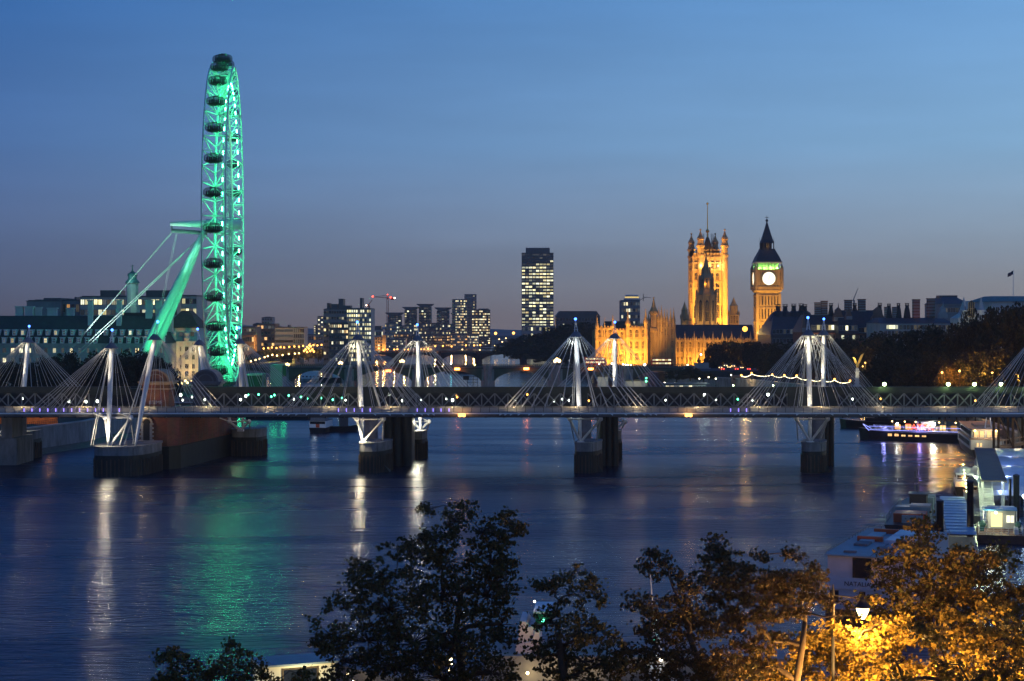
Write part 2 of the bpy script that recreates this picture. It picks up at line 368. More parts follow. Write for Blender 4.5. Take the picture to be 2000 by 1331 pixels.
# ---------------------------------------------------------------- the two footbridges and the railway bridge between them
def wire_mesh(nm, n=5):
    return MB().tube((0, 0, 0), (0, 0, 1), 1, 1, n).mesh(nm, M['cable'])
CABLE = wire_mesh('stay_cable')
def strut(name, par, a, b, r, mesh=None):
    a = Vector(a); b = Vector(b); d = b - a
    o = put(mesh or CABLE, name, par, a - rootloc(par)); o.rotation_euler = d.to_track_quat('Z', 'Y').to_euler(); o.scale = (r, r, d.length); return o
BLUE = MB().ball((0, 0, 0), .3).mesh('aviation_light', M['bulb_b'])
LAMP = MB().ball((0, 0, 0), .24).mesh('lamp', M['bulb_w'])

def pylon(br, base, top, yl, yn, yf, zd, left, right, stays, power, col, low=None, lowk=1.0):
    """base, top: mast ends; yl: side on which the floodlight stands; yn, yf: deck edges; left/right: cable offsets along the deck"""
    base = Vector(base); top = Vector(top); ax = top - base
    def at(t): return base + ax * t
    tc_ = 1 - 3.4 / ax.length                     # collar height
    m = MB().path([at(0), at(.05), at(.28), at(.55), at(.8), at(tc_)], [.16, .3, .52, .58, .5, .36], 10)
    py = m.build('pylon', M['white'], br, True)
    c = at(tc_)
    cb = MB().lathe([(.42, .95), (.95, .35), (1.55, -.35), (1.5, -.42), (.9, .2), (.36, .7)], c, 14)
    cb.build('collar', [M['deckgrey']], py)
    nd = MB()
    for k in range(4):
        t = math.pi / 4 + k * math.pi / 2
        nd.tube(c + Vector((math.cos(t) * .5, math.sin(t) * .5, .6)), top + Vector((math.cos(t) * .08, math.sin(t) * .08, 0)), .09, .06, 5)
    for q in (.25, .5, .75):
        z = c.z + .6 + (top.z - c.z - .6) * q; nd.lathe([(.5 * (1 - q) + .1, z - .04), (.5 * (1 - q) + .1, z + .04)], (c.x + (top.x - c.x) * q, c.y + (top.y - c.y) * q, 0), 8)
    nd.build('needle', M['white'], py)
    put(BLUE, 'aviation_light', py, top + Vector((0, 0, .25)), world=True)
    for side, offs in ((-1, left), (1, right)):
        for i, o_ in enumerate(offs):
            for ye in (yn, yf):
                a = c + Vector((side * (.25 + 1.25 * min(1, o_ / 15)), (.9 if ye > c.y else -.9) * (1 - .6 * o_ / 18), -.3))
                strut('stay_cable', py, a, (base.x + (top.x - base.x) * .3 + side * o_, ye, zd), .047)
    for dx, dy, dz, r in stays:
        strut('backstay', py, c + Vector((dx * .06, 0, -.2)), base + Vector((dx, dy, dz)), r)
    strut('mast_tie', py, at(.28), (at(.28).x, yn, zd - .4), .12)
    s = .55
    light('SPOT', 'pylon_floodlight', (base.x - 1.2, yl, zd + 1.2), power * 9, col, br, .3, c + Vector((0, 0, 1)), 24, .7)
    light('POINT', 'pylon_head_light', c + Vector((-.9, -1.6 if yl < c.y else -1.6, -1.6)), power * .11, col, br, .3)
    if not (low and low[1] < 370) and base.y > 371: light('POINT', 'mast_foot_light', at(.32) + Vector((-1.3, -2.2, 0)), power * .1, col, br, .3)
    if low: light('POINT', 'pier_light', low, power * .55 * lowk, col, br, .3)
    return py

def footbridge(name, label, y0, y1, x0, x1, zt, rail_front):
    br = thing(name, label, 'footbridge', (0, (y0 + y1) / 2, zt))
    mb = MB(); mb.bx(x0, x1, y0 + .1, y1 - .1, zt - 1.15, zt - .55); mb.bx(x0, x1, y0 + .5, y1 - .5, zt - 1.5, zt - 1.15)
    mb.build('deck', M['deckgrey'], br)
    for y in (y0, y1):
        MB().bx(x0, x1, y - .1, y + .1, zt - .9, zt - .62).build('edge_beam', M['white'], br)
    for y in (y0 + .03, y1 - .03):
        mb = MB(); n = int((x1 - x0) / 1.95)
        for i in range(n + 1):
            x = x0 + (x1 - x0) * i / n; mb.bx(x - .055, x + .055, y - .07, y + .05, zt - .6, zt + .5)
        mb.bx(x0, x1, y - .05, y + .05, zt + .5, zt + .57); mb.bx(x0, x1, y - .03, y + .03, zt - .5, zt - .46)
        mb.build('railing', M['dark'], br)
        MB().bx(x0, x1, y - .008, y + .008, zt - .44, zt + .48).build('railing_panel', M['mesh'], br)
    mb = MB()
    for i in range(int((x1 - x0) / 3.9)):
        mb.box((x0 + i * 3.9, (y0 + y1) / 2, zt - 1.6), (.3, y1 - y0 - .4, .35))
    mb.bx(x0, x1, y0 + 1, y0 + 1.2, zt - 1.7, zt - 1.45); mb.build('crossbeam_grating', M['dark'], br)
    return br

ZT = 14.35          # walking level + railing zero of the near bridge
near = footbridge('footbridge', 'white cable stayed footbridge with mesh railing in front of the dark railway truss', 371.6, 377.0, -150, 150, ZT, True)
far = footbridge('footbridge', 'white cable stayed footbridge mostly hidden behind the railway truss', 421.0, 426.0, -170, 160, ZT, False)
L7 = [4.2, 8.3, 11.4, 13.7, 15.4, 16.6, 17.7]; R7 = [3.4, 6.6, 9.6, 12, 13.6, 15, 16.2]
ZD = ZT - .75
YM = 379.5
def npx(px): return X(px, YM)
def fpx(px): return X(px, 418)
# near pylons
E = pylon(near, (npx(709), YM, 6.9), (npx(698), YM, 33.3), 373.5, 371.7, 376.9, ZD, L7, R7, [(3.6, 3, 7.6, .27), (-.9, 2.4, 7, .09), (-1.3, 2.4, 7, .09)], 2600, (1, .86, .6), (npx(703), 376.8, 8.0))
G = pylon(near, (npx(1134), YM, 6.9), (npx(1124), YM, 34.0), 373.5, 371.7, 376.9, ZD, L7, R7, [(4.0, 3, 7.2, .11), (3.5, 2.4, 7, .09), (-1.9, 2.4, 7, .09), (-1.4, 3, 7, .09)], 2300, (.9, 1, 1), None)
I = pylon(near, (npx(1583), YM, 6.9), (npx(1578), YM, 34.3), 373.5, 371.7, 376.9, ZD, L7, R7, [(-2.0, 3, 7.4, .11), (-1.5, 3, 7.4, .09), (3.6, 3, 7.2, .09), (3.1, 3, 7.2, .09)], 3000, (1, .9, .66), None)
K = pylon(near, (npx(2038), YM, 6.9), (npx(2033), YM, 34.3), 373.5, 371.7, 376.9, ZD, L7, R7, [(-2.0, 3, 7.4, .11), (3.6, 3, 7.2, .09)], 1200, (1, .9, .66), None)
YA = 370.3
def apx(px): return X(px, YA)
A = pylon(near, (apx(211), YA, 6.6), (apx(219), YA, 31.6), 367.5, 371.7, 376.9, ZD, L7 + [18.8], [1.6, 4.5], [(-4.0, .8, .1, .13), (-3.6, 1.5, .1, .09), (-.6, 2, .1, .1)], 1500, (1, .86, .62), (apx(207), 368.9, 9.5), 1.9)
B = pylon(near, (apx(264), YA, 6.6), (apx(308), YA, 33.4), 367.5, 371.7, 376.9, ZD, [1.2], [1.2, 4.0, 7.5, 11.4, 13.4, 14.9, 16.2, 17.5], [(-3.6, 1, .1, .16), (-2.9, 2.5, .1, .13), (-1.4, 3.5, .1, .1)], 1300, (1, .84, .6), None)
strut('tie_rod', near, (apx(224), YA, 30.4), (apx(303), YA, 30.4), .05)
# far pylons
Yf = 418
Xp = pylon(far, (fpx(40), Yf, 6.6), (fpx(57), Yf, 32.2), 416.2, 421.1, 425.9, ZD, L7, R7, [(2.2, 3, 6, .1), (-1.5, 3, 6, .1)], 2000, (1, .87, .62), (fpx(34), 414.8, 9))
Fp = pylon(far, (fpx(821), Yf, 6.9), (fpx(815), Yf, 32.6), 416.2, 421.1, 425.9, ZD, L7, R7, [(2.6, 3, 7, .1), (-1.5, 3, 7, .1), (1.4, 3, 7, .1)], 3200, (1, .93, .72), (fpx(816), 414.5, 9), 1.5)
Hp = pylon(far, (fpx(1200), Yf, 6.9), (fpx(1201), Yf, 33.2), 416.2, 421.1, 425.9, ZD, L7, R7, [(2.6, 3, 7, .1), (-2.2, 3, 7, .1), (1.4, 3, 7, .1)], 3200, (1, .92, .7), None)
Jp = pylon(far, (fpx(1607), Yf, 6.9), (fpx(1609), Yf, 34.0), 416.2, 421.1, 425.9, ZD, L7, R7, [(2.6, 3, 7, .1), (-2.2, 3, 7, .1), (1.4, 3, 7, .1)], 3000, (1, .86, .56), None)
Yc = 424 - 2.5
Cp = pylon(far, (X(412, Yc), Yc, 6.8), (X(386, Yc), Yc, 31.5), 416.4, 421.1, 425.9, ZD, L7, [1.5, 4], [(5.0, -1, 2, .36), (2.4, -1, 4, .34), (3.3, -.5, 4, .2)], 2600, (1, .8, .5), None)
Dp = pylon(far, (X(475, Yc), Yc, 6.8), (X(467, Yc), Yc, 31.8), 416.4, 421.1, 425.9, ZD, [1.5], [3.4, 6.6, 9.6, 12, 13.6, 15, 16.2, 17.4], [(2.3, -1, 4, .36), (.9, .5, 4, .3)], 2600, (1, .8, .5), None)
strut('tie_rod', far, (X(392, Yc), Yc, 29.3), (X(462, Yc), Yc, 29.3), .07)
# struts between pier head and deck
def vstruts(br, x, y, z0, xl, xr, yd, zn, extra=True):
    b = Vector((x, y, z0))
    nl = Vector((xl, yd, zn)); nr = Vector((xr, yd, zn))
    strut('deck_strut', br, b, nl, .3); strut('deck_strut', br, b, nr, .3); strut('deck_strut', br, nl, nr, .2)
    strut('deck_strut', br, nl, nl + Vector((-2.2, -1.5, 1.1)), .16); strut('deck_strut', br, nr, nr + Vector((-2.4, -1.5, 1.2)), .16)
    strut('deck_strut', br, nr, Vector((xr - .6, y + 6, z0)), .2); strut('deck_strut', br, nl, Vector((xl + 1.2, y + 5, z0)), .14)
    mb = MB(); mb.ball(nl, .55, 8, 6); mb.ball(nr, .55, 8, 6); mb.box(b + Vector((0, 0, -.1)), (1.5, 1.5, .5)); mb.build('strut_node', M['white'], br)
for p, l, r in ((709, 697, 749), (1134, 1113, 1173), (1583, 1556, 1617)):
    vstruts(near, X(p, 378), 378.4, 6.9, X(l, 378), X(r, 378), 378.2, Z(819, 378))
for p, l, r in ((821, 806, 838), (1200, 1188, 1222), (1607, 1596, 1628)):
    vstruts(far, X(p, 420), 419, 6.9, X(l, 420), X(r, 420), 420.6, Z(824, 420))
vstruts(near, X(213, 371), 371.2, 6.4, X(204, 371), X(255, 371), 371.4, Z(816, 371))
vstruts(far, X(470, 420), 420, 6.8, X(446, 420), X(486, 420), 420.6, Z(824, 420))
# concrete piers: pale cap over a dark tidal part
def pier(br, px0, px1, y0, y1, zt, skew=2.6, nose=True, light_cap=True):
    xa, xb = X(px0, y0), X(px1, y0)
    w = xb - xa
    cxp, cyp, hwp, hdp = (xa + xb) / 2 + skew / 2, (y0 + y1) / 2, w / 2, (y1 - y0) / 2
    poly = []
    for k in range(28):
        t = 2 * math.pi * k / 28 - math.pi * .75; c_, s_ = math.cos(t), math.sin(t)
        ex = math.copysign(abs(c_) ** .55, c_) * hwp; ey = math.copysign(abs(s_) ** .7, s_) * hdp
        poly.append((cxp + ex + ey / hdp * skew / 2, cyp + ey))
    body = MB().prism(poly, -1.5, zt - 1.7).build('pier', M['tide'], br)
    MB().prism([(x, y) for x, y in poly], zt - 1.7, zt - .003).build('pier_cap', M['concrete'], body)
    ca = (sum(p[0] for p in poly) / len(poly), sum(p[1] for p in poly) / len(poly))
    big = [(ca[0] + (x - ca[0]) * 1.03, ca[1] + (y - ca[1]) * 1.03) for x, y in poly]
    MB().prism(big, zt, zt + .35).build('pier_coping', M['concrete'], body)
    fe = MB()
    for i in range(len(poly)):
        p, q = Vector(poly[i]), Vector(poly[(i + 1) % len(poly)]); n_ = max(1, int((q - p).length / .8))
        for k in range(n_):
            c = p.lerp(q, (k + .5) / n_); o_ = (c - Vector(ca)).normalized() * .1; fe.bx(c.x + o_.x - .11, c.x + o_.x + .11, c.y + o_.y - .11, c.y + o_.y + .11, -1.2, zt - 2.4 - .5 * ((k * 7 + i * 3) % 5) / 5)
    fe.build('fender_plank_cladding', M['timber'], body)
    ld = MB(); lx, ly = poly[6][0] - .3, poly[6][1] - .15
    for dx in (-.25, .25): ld.tube((lx + dx, ly, -.5), (lx + dx, ly, zt + .6), .04, .04, 4)
    for k in range(12): ld.tube((lx - .25, ly, k * .5), (lx + .25, ly, k * .5), .03, .03, 4)
    ld.build('ladder', M['dark'], body)
    # fender fin at the foot
    if nose: MB().prism([(xb - .2, -1), (xb + 2.6, -1), (xb - .2, 2.6)], y0 + 2.5, y0 + 6, 'y').build('pier_fin', M['tide'], body)
    return body
pier(near, 694, 744, 377.2, 389, 6.5)
pier(near, 1117, 1164, 377.2, 389, 6.5)
pier(near, 1563, 1612, 377.2, 389, 6.5)
pier(near, 2016, 2066, 377.2, 389, 6.5)
pier(near, 168, 273, 369.2, 389, 6.2, 2.4, False)
pier(far, 806, 826, 413.6, 423, 6.6, 1, False); pier(far, 1178, 1212, 413.6, 423, 6.6, 1, False); pier(far, 1592, 1624, 413.6, 423, 6.6, 1, False)
pier(far, 446, 508, 424, 434, 6.4, 1, False); pier(far, 28, 54, 413, 424, 6.4, 1, False)
# violet deck lights on the railing posts of the near bridge
DL = MB().bx(-.07, .07, -.05, .05, -.35, .35).mesh('deck_light', M['bulb_v'])
for a, b in ((47, 240), (661, 726), (815, 880), (1427, 1470)):
    x = a
    while x <= b: put(DL, 'deck_light', near, (X(x, 371.5), 371.45, ZT + .0), world=True); x += 15.5
# small warm lamps along the handrail light the walkway
DKL = MB().ball((0, 0, 0), .09, 6, 5).mesh('handrail_lamp', M['bulb_y'])
for i in range(19):
    x = -122 + i * 13.6
    put(DKL, 'handrail_lamp', near, (x, 375.9, ZT + .35), world=True); light('POINT', 'walkway_light', (x, 375.2, ZT + .5), 520, (1, .78, .46), near, .2)
# cable anchor lugs on the girder
LUG = MB().prism([(-.22, -.2), (.3, .14), (.3, .3), (-.3, .12)], -.1, .1, 'y').mesh('cable_anchor', M['white'])
for p in (709, 1134, 1583):
    for o in L7 + [-q for q in R7]: put(LUG, 'cable_anchor', near, (X(p, YM) - o - .1, 371.4, ZT - 1.05), scale=((1 if o > 0 else -1), 1, 1), world=True)
# amber navigation lights under the near deck
NAV = MB().ball((-.45, 0, 0), .22).ball((.45, 0, 0), .22).bx(-.8, .8, .1, .25, -.1, .35).mesh('navigation_light', M['bulb_o'])
for p in (902, 1345):
    put(NAV, 'navigation_light', near, (X(p, 371.2), 371.15, ZT - 1.3), world=True)
    light('POINT', 'navigation_lamp_light', (X(p, 370), 370.2, ZT - 1.0), 190, SODIUM, near, .3)

# ---- railway bridge
rail = thing('railway_bridge', 'dark green iron lattice railway bridge on cylinder and brick piers between two footbridges', 'railway bridge', (0, 402, 14))
RY0, RY1 = 392, 412
zb, ZT_ = 13.6, 18.5
spans = [(-175, -97.6), (-69.6, -34.6), (-31.2, 14.2), (17.4, 63.5), (75, 112), (115, 175)]
for y in (RY0, 402, RY1):
    zt_ = ZT_ if y == RY0 else 17.7
    for a, b in ((-175, -88), (-71, 175)):
        MB().bx(a, b, y - .45, y + .45, zt_ - 1.35, zt_).bx(a, b, y - .6, y + .6, zt_ + .003, zt_ + .12).bx(a, b, y - .52, y + .52, zt_ - 1.0, zt_ - .92).build('top_chord', M['steel'], rail)
        MB().bx(a, b, y - .4, y + .4, zb - .9, zb + .25).build('bottom_chord', M['steel'], rail)
    if y == 402:  # added dark screen, shuts out the open view behind the near lattice
        MB().bx(-175, -88, 401.8, 402.2, zb + .25, zt_ - 1.353).bx(-71, 175, 401.8, 402.2, zb + .25, zt_ - 1.353).build('lattice_backing_screen', M['dark'], rail)
        continue
    for a, b in spans:
        mb = MB(); n = max(2, round((b - a) / 3.1)); st = (b - a) / n; z0, z1 = zb + .25, zt_ - 1.35
        for i in range(n + 1):
            x = a + st * i; mb.bx(x - .13, x + .13, y - .16, y + .16, z0, z1)
        for i in range(n):
            x = a + st * i
            for x0_, x1_, d in ((x, x + st, -.26), (x + st, x, .26)):
                if min(x0_, x1_) < a or max(x0_, x1_) > b: continue
                w = .2
                mb.prism([(x0_ - w, z0), (x0_ + w, z0), (x1_ + w, z1), (x1_ - w, z1)], y + d - .04, y + d + .04, 'y')
        mb.build('truss_lattice', M['lattice'], rail)
for a, b in ((-34.6, -31.2), (14.2, 17.4), (63.5, 75)):
    for y in (RY0, RY1): MB().bx(a, b, y - .38, y + .38, zb + .25, (ZT_ if y == RY0 else 17.7) - 1.353).build('pier_panel', M['steel'], rail)
zt_ = ZT_
MB().bx(-175, 175, RY0 + .5, RY1 - .5, zb - .6, zb - .25).build('track_deck', M['dark'], rail)
# trackside cabinets and cable trough seen through the lattice
mb = MB()
for i in range(40):
    x = -110 + i * 5.7 + rnd.uniform(-1.5, 1.5); h = rnd.uniform(.3, .9); mb.bx(x, x + rnd.uniform(.5, 2), 396.3, 396.9, zb - .25, zb - .25 + h)
tag(mb.build('trackside_cabinet_edging', M['deckgrey'], rail), None, None)
# cylinder piers
def cyl(px, y, r, z1=13, m='dark'):
    MB().lathe([(r * 1.06, -1), (r * 1.06, 3), (r, 3.2), (r, 8), (r * 1.02, 8.05), (r * 1.02, 8.3), (r, 8.35), (r, z1 - .9), (r * 1.12, z1 - .6), (r * 1.12, z1)], (X(px, y), y, 0), 20).build('cylinder_pier', M[m], rail, True)
for px in (725, 1142, 1598): cyl(px, 392.5, 1.55, m='deckgrey')
for px, w in ((780, 6.4), (1186, 4.2), (1604, 3.4)):
    xc = X(px, 403)
    mb = MB().bx(xc - w / 2, xc + w / 2, 396.5, 411, -1, 12.7)
    for dx in (-.32, 0, .36): mb.lathe([(w * .17, -1), (w * .17, 12.6)], (xc + dx * w, 396.4, 0), 12)
    mb.build('river_pier', M['tide'], rail)
for px in (18,):
    mb = MB().bx(X(0, 402), X(42, 402), 398, 412, -1, 6.3).bx(X(10, 402), X(31, 402), 399, 411, 6.3, 12.7); mb.build('river_pier', M['concrete'], rail)
# brick pier with two arched pavilions
def sk(x, y): return (x + (y - 389) * .19, y)
xa, xb = X(273, 389), X(330, 389)
tp = MB().prism([sk(xa, 389), sk(xb, 388), sk(xb + 1.5, 391), sk(xb - .2, 434), sk(xb - 2, 436), sk(xa + 2, 436), sk(xa - .3, 434)], 5.2, 12.6)
tower = tp.build('brick_pier', M['brick_red'], rail)
MB().prism([sk(xa - .8, 388), sk(xb + .8, 387), sk(xb + 2.3, 390), sk(xb + .4, 435), sk(xb - 2, 438), sk(xa + 2, 438), sk(xa - .8, 435)], -1.5, 5.2).build('pier_base', M['tide'], tower)
# arched doorway in the near face, stone quoins round it
dx, dz = X(287, 388.6), Z(862, 388)
arch = [(dx - .75, dz), (dx + .75, dz)] + [(dx + .75 * math.cos(t), dz + 4.0 + .95 * math.sin(t)) for t in [i * math.pi / 8 for i in range(9)]]
MB().prism(arch, 388.1, 388.75, 'y').build('arched_doorway', M['dark'], tower)
sur = MB()
for i in range(9):
    for sx in (-1, 1): sur.bx(dx + sx * .75, dx + sx * (1.25 if i % 2 else 1.6), 388.0, 388.4, dz + i * .46, dz + i * .46 + .4)
for i in range(9):
    t = math.pi * (i + .5) / 9; c = Vector((dx + 1.15 * math.cos(t), 388.2, dz + 4.1 + 1.3 * math.sin(t))); sur.box(c, (.42, .4, .42))
sur.bx(dx - 1.6, dx + 1.6, 387.4, 388.3, dz - .4, dz - .05)
sur.build('doorway_surround', M['stone_grey'], tower)
light('POINT', 'doorway_light', (X(277, 387.2), 387.0, Z(813, 387)), 170, (1, .68, .34), rail, .2)
light('POINT', 'under_deck_light', (X(350, 380), 381, 11.2), 150, (1, .7, .45), rail, .4)
light('POINT', 'under_deck_light', (X(425, 380), 383, 11.2), 80, (1, .7, .45), rail, .4)
def pavilion(xl, xr, y0, y1, wallm, stonem):
    w = xr - xl; xc = (xl + xr) / 2; zc = Z(752, y0); ra = w * .46
    body = MB().bx(xl + .4, xr - .4, y0 + .3, y1 - .3, 12.6, zc).build('pavilion', wallm, rail)
    tr = MB().bx(xl - .1, xr + .1, y0 - .1, y1 + .1, zc, zc + .35).bx(xl - .45, xr + .45, y0 - .4, y1 + .4, zc + .353, zc + .8).bx(xl, xr, y0 - .02, y1, zc - 1.1, zc - .8)
    z0 = zc + .8; H = Z(722, y0) - z0
    def hoop(k, n=18): return [(xc + ra * k * math.cos(math.pi * i / n), z0 + H * k * math.sin(math.pi * i / n)) for i in range(n + 1)]
    o, i_ = hoop(1.0), hoop(.86)
    for q in range(18): tr.prism([o[q], o[q + 1], i_[q + 1], i_[q]], y0 - .1, y1 + .1, 'y')
    o, i_ = hoop(.62), hoop(.55)
    for q in range(18): tr.prism([o[q], o[q + 1], i_[q + 1], i_[q]], y0 - .02, y0 + .4, 'y')
    tr.build('arch_moulding', stonem, body)
    MB().prism(hoop(.86), y0 + .2, y1 - .2, 'y').build('arched_gable', wallm, body)
    return body
PV = mat('buff_stone_trim', (.34, .24, .15), .8, 0, .25, .6)
pavilion(X(272, 385), X(331, 385), 386, 393, M['brick_red'], PV)
pavilion(X(372, 412), X(428, 412), 412.6, 420, M['office_dark'], M['deckgrey'])
light('SPOT', 'pavilion_light', (X(262, 383), 381.5, 15.6), 420, (1, .62, .3), rail, .3, (X(302, 386), 387, 20), 75)
text('graffiti_lettering', 'BTIME', 1.15, rail, Vector((X(290, 386), 386.22, 14.9)) - Vector((0, 402, 14)), (R(90), 0, 0), M['stone_pale'])
# lamps seen inside and on the lattice
def lamp_mesh(nm, m, r=.24, post=2.2):
    return MB().ball((0, 0, 0), r, 8, 6, 0, 1.25).tube((0, .05, -post), (0, .05, -r), .05, .05, 5, 1).mesh(nm, [m, M['dark']])
LW = lamp_mesh('platform_lamp', emat('lamp_cool_white', (.9, 1, .85), 7)); LG = lamp_mesh('platform_lamp', M['bulb_g'], .2); LO = lamp_mesh('platform_lamp', M['bulb_o'], .2)
for px, py in ((44, 779), (135, 784), (190, 784), (353, 772), (357, 782), (375, 776), (470, 781), (480, 774), (573, 780), (675, 782), (761, 770), (786, 783), (823, 781), (872, 779), (884, 782), (1006, 782), (1082, 783), (1098, 780), (1110, 782), (1300, 782), (1376, 772), (1398, 781), (1470, 783), (1500, 771), (1626, 783), (1665, 780), (168, 785), (400, 781)):
    put(LW, 'platform_lamp', rail, P(px, py, 397 + rnd.uniform(-3, 3)), scale=(.7 + rnd.random() * .6,) * 3, world=True)
for px, py in ((505, 771), (536, 772), (564, 773), (588, 776), (600, 779), (627, 778), (650, 781), (485, 772), (530, 775), (668, 778), (1441, 780)):
    put(LG, 'platform_lamp', rail, P(px, py, 398 + rnd.uniform(-2, 2.5)), world=True)
for px, py in ((890, 772), (893, 776), (1030, 771), (1150, 783), (1905, 783), (1720, 779)):
    put(LO, 'platform_lamp', rail, P(px, py, 398 + rnd.uniform(-2, 2.5)), world=True)
TG = MB().bx(-.35, .35, -.3, .3, .35, .5, 1).ball((0, 0, 0), .42, 10, 8).tube((0, .3, -.6), (0, .3, .4), .06, .06, 5, 1).mesh('chord_lamp', [M['bulb_gw'], M['dark']])
for px in (1727, 1852, 1903, 1955, 2010):
    put(TG, 'chord_lamp', rail, (X(px, 391.2), 391.1, zt_ + .75), world=True)
    light('POINT', 'chord_lamp_light', (X(px, 390), 390.3, zt_ + .35), 230, (.65, 1, .35), rail, .3)
for px in (1432, 1510): put(TG, 'chord_lamp', rail, (X(px, 391.4), 391.3, zt_ + .45), scale=(.4, .4, .4), world=True)
# signal gantry standing on the truss
g = thing('signal_gantry', 'small dark signal gantry standing on the railway bridge top', 'signal', P(917, 757, 405))
gx, gy, gz = g.location
mb = MB()
for dx in (-.5, .9, 1.9): mb.tube((gx + dx, gy, gz - .2), (gx + dx, gy, gz + 2.7), .06)
for dz in (1.2, 1.9, 2.6): mb.tube((gx - .6, gy, gz + dz), (gx + 2.0, gy, gz + dz), .05)
mb.build('frame', M['dark'], g)
MB().bx(gx - 1.5, gx - .1, gy - .4, gy + .3, gz + 1.8, gz + 2.75).build('signal_head', M['black'], g)

# ---------------------------------------------------------------- observation wheel
WX, WY, WZ = -111, 656, 70.6
wh = thing('observation_wheel', 'giant cantilevered observation wheel lit bright green with glass capsules beside the river', 'ferris wheel', (WX, WY, WZ), R(6))
def wl(r, a, x=0): return Vector((x, r * math.cos(a), r * math.sin(a)))
NS = 64; RO, RI, HW = 60.5, 53.5, 4.15
mb = MB()
GR = mat('rim_white_paint', (.62, .7, .66), .4, 0, .05)
outl = [wl(RO, 2 * math.pi * i / NS, -HW) for i in range(NS)]; outr = [wl(RO, 2 * math.pi * i / NS, HW) for i in range(NS)]; inn = [wl(RI, 2 * math.pi * i / NS) for i in range(NS)]
mid = MB()
for i in range(NS):
    j = (i + 1) % NS
    mb.tube(outl[i], outl[j], .28, .28, 8, 0, False); mb.tube(outr[i], outr[j], .28, .28, 8, 0, False); mb.tube(inn[i], inn[j], .42, .42, 8, 0, False)
    mid.tube(outl[i], inn[i], .19, .19, 5); mid.tube(outr[i], inn[i], .19, .19, 5); mid.tube(outl[i], outr[i], .13, .13, 5)
    if i % 2 == 0:
        for q in (1, -1):
            k = (i + q) % NS; mid.tube(outl[k], inn[i], .19, .19, 5); mid.tube(outr[k], inn[i], .19, .19, 5)
    mid.tube(outl[i], outr[j], .09, .09, 4); mid.tube(outr[i], outl[j], .09, .09, 4)
    if i % 2: mid.tube(outl[i], (outr[i] + outr[j] + outl[i] + outl[j]) / 4 + wl(.0, 0), .08, .08, 4)
b_ = len(mb.v); mb.v += mid.v; mb.f += [tuple(q + b_ for q in f) for f in mid.f]; mb.m += mid.m
mb.build('rim_lattice', GR, wh, w=False)
# capsules: glass egg, frame hoops, floor, each on its own ring outside the rim
cf = MB()
for x in (-4.0, -2.6, -1.1, 1.1, 2.6, 4.0):
    rr = 2.05 * math.sqrt(max(.08, 1 - abs(x / 4.4) ** 4))
    pts = [(x, rr * math.cos(t), rr * .95 * math.sin(t)) for t in [2 * math.pi * k / 14 for k in range(15)]]
    cf.path(pts, .05, 4)
for a in range(6):
    t = 2 * math.pi * a / 6 + .3
    pts = [(4.4 * s, 2.05 * math.sqrt(max(0, 1 - s ** 4)) * math.cos(t), 1.95 * math.sqrt(max(0, 1 - s ** 4)) * math.sin(t)) for s in [-.98 + 1.96 * k / 10 for k in range(11)]]
    cf.path(pts, .04, 4)
ring = [(0, 2.3 * math.cos(t), 2.3 * math.sin(t)) for t in [2 * math.pi * k / 20 for k in range(21)]]
cf.path([(-1.1, p[1], p[2]) for p in ring], .12, 5); cf.path([(1.1, p[1], p[2]) for p in ring], .12, 5)
cfm = cf.mesh('capsule_frame', M['dark'])
fl = MB().lathe([(.9, -1.75), (1.4, -1.35), (1.75, -.95), (1.75, -.88)], (0, 0, 0), 14, 0, 0, 2.25, 1)
fl.bx(-1.3, 1.3, -.35, .35, -.88, -.2)
for q in range(13):   # seats and shapes of the riders' benches along the glass
    xx_ = -3.0 + q * .5; hh = .55 + .35 * abs(math.sin(q * 2.3)); fl.bx(xx_ - .17, xx_ + .17, (-1.2 if q % 2 else .5), (-.7 if q % 2 else 1.0), -.9, hh - .1)
fl.bx(-1.1, 1.1, -1.2, 1.2, 1.75, 2.0)
flm = fl.mesh('capsule_floor', M['black'])
XS = [-4.38, -4.2, -3.7, -2.8, -1.4, 0, 1.4, 2.8, 3.7, 4.2, 4.38]
gm = MB().path([(x, 0, 0) for x in XS], [2.0 * math.sqrt(max(.01, 1 - abs(x / 4.4) ** 4)) for x in XS], 16).mesh('capsule_glass', M['glass'])
NCAP = 32
for i in range(NCAP):
    a = 2 * math.pi * (i + .37) / NCAP
    cpt = wl(RO + 3.0, a)
    cp = put(cfm, 'capsule', wh, cpt, scale=(.78, .92, .92))
    put(flm, 'capsule_floor', cp); put(gm, 'capsule_glass', cp)
RL = MB().bx(-.16, .16, -.22, .22, -.75, .75).mesh('rim_lamp', emat('rim_lamp_green', (.06, 1, .4), 85))
for i in range(NS):
    a = 2 * math.pi * (i + .5) / NS
    put(RL, 'rim_lamp', wh, wl(RI + .6, a, HW * .35 + 1.2), rot=(a - math.pi / 2 + math.pi / 2, 0, 0))
for i in range(48):
    a = 2 * math.pi * (i + .5) / 48
    light('POINT', 'rim_light', Vector((WX, WY, WZ)), 800, GREEN, wh, 1.0).location = wl(57.5, a, .4)
SP = MB().tube((0, 0, 0), (0, 1, 0), 1, 1, 4, 0, False).mesh('spoke', M['cable'])
for i in range(NS):
    a = 2 * math.pi * i / NS; x0 = 2.2 if i % 2 else -3.2
    d = wl(RI, a) - wl(1.6, a, x0); o = put(SP, 'spoke', wh, wl(1.6, a, x0)); o.rotation_euler = d.to_track_quat('Y', 'Z').to_euler(); o.scale = (.05, d.length, .05)
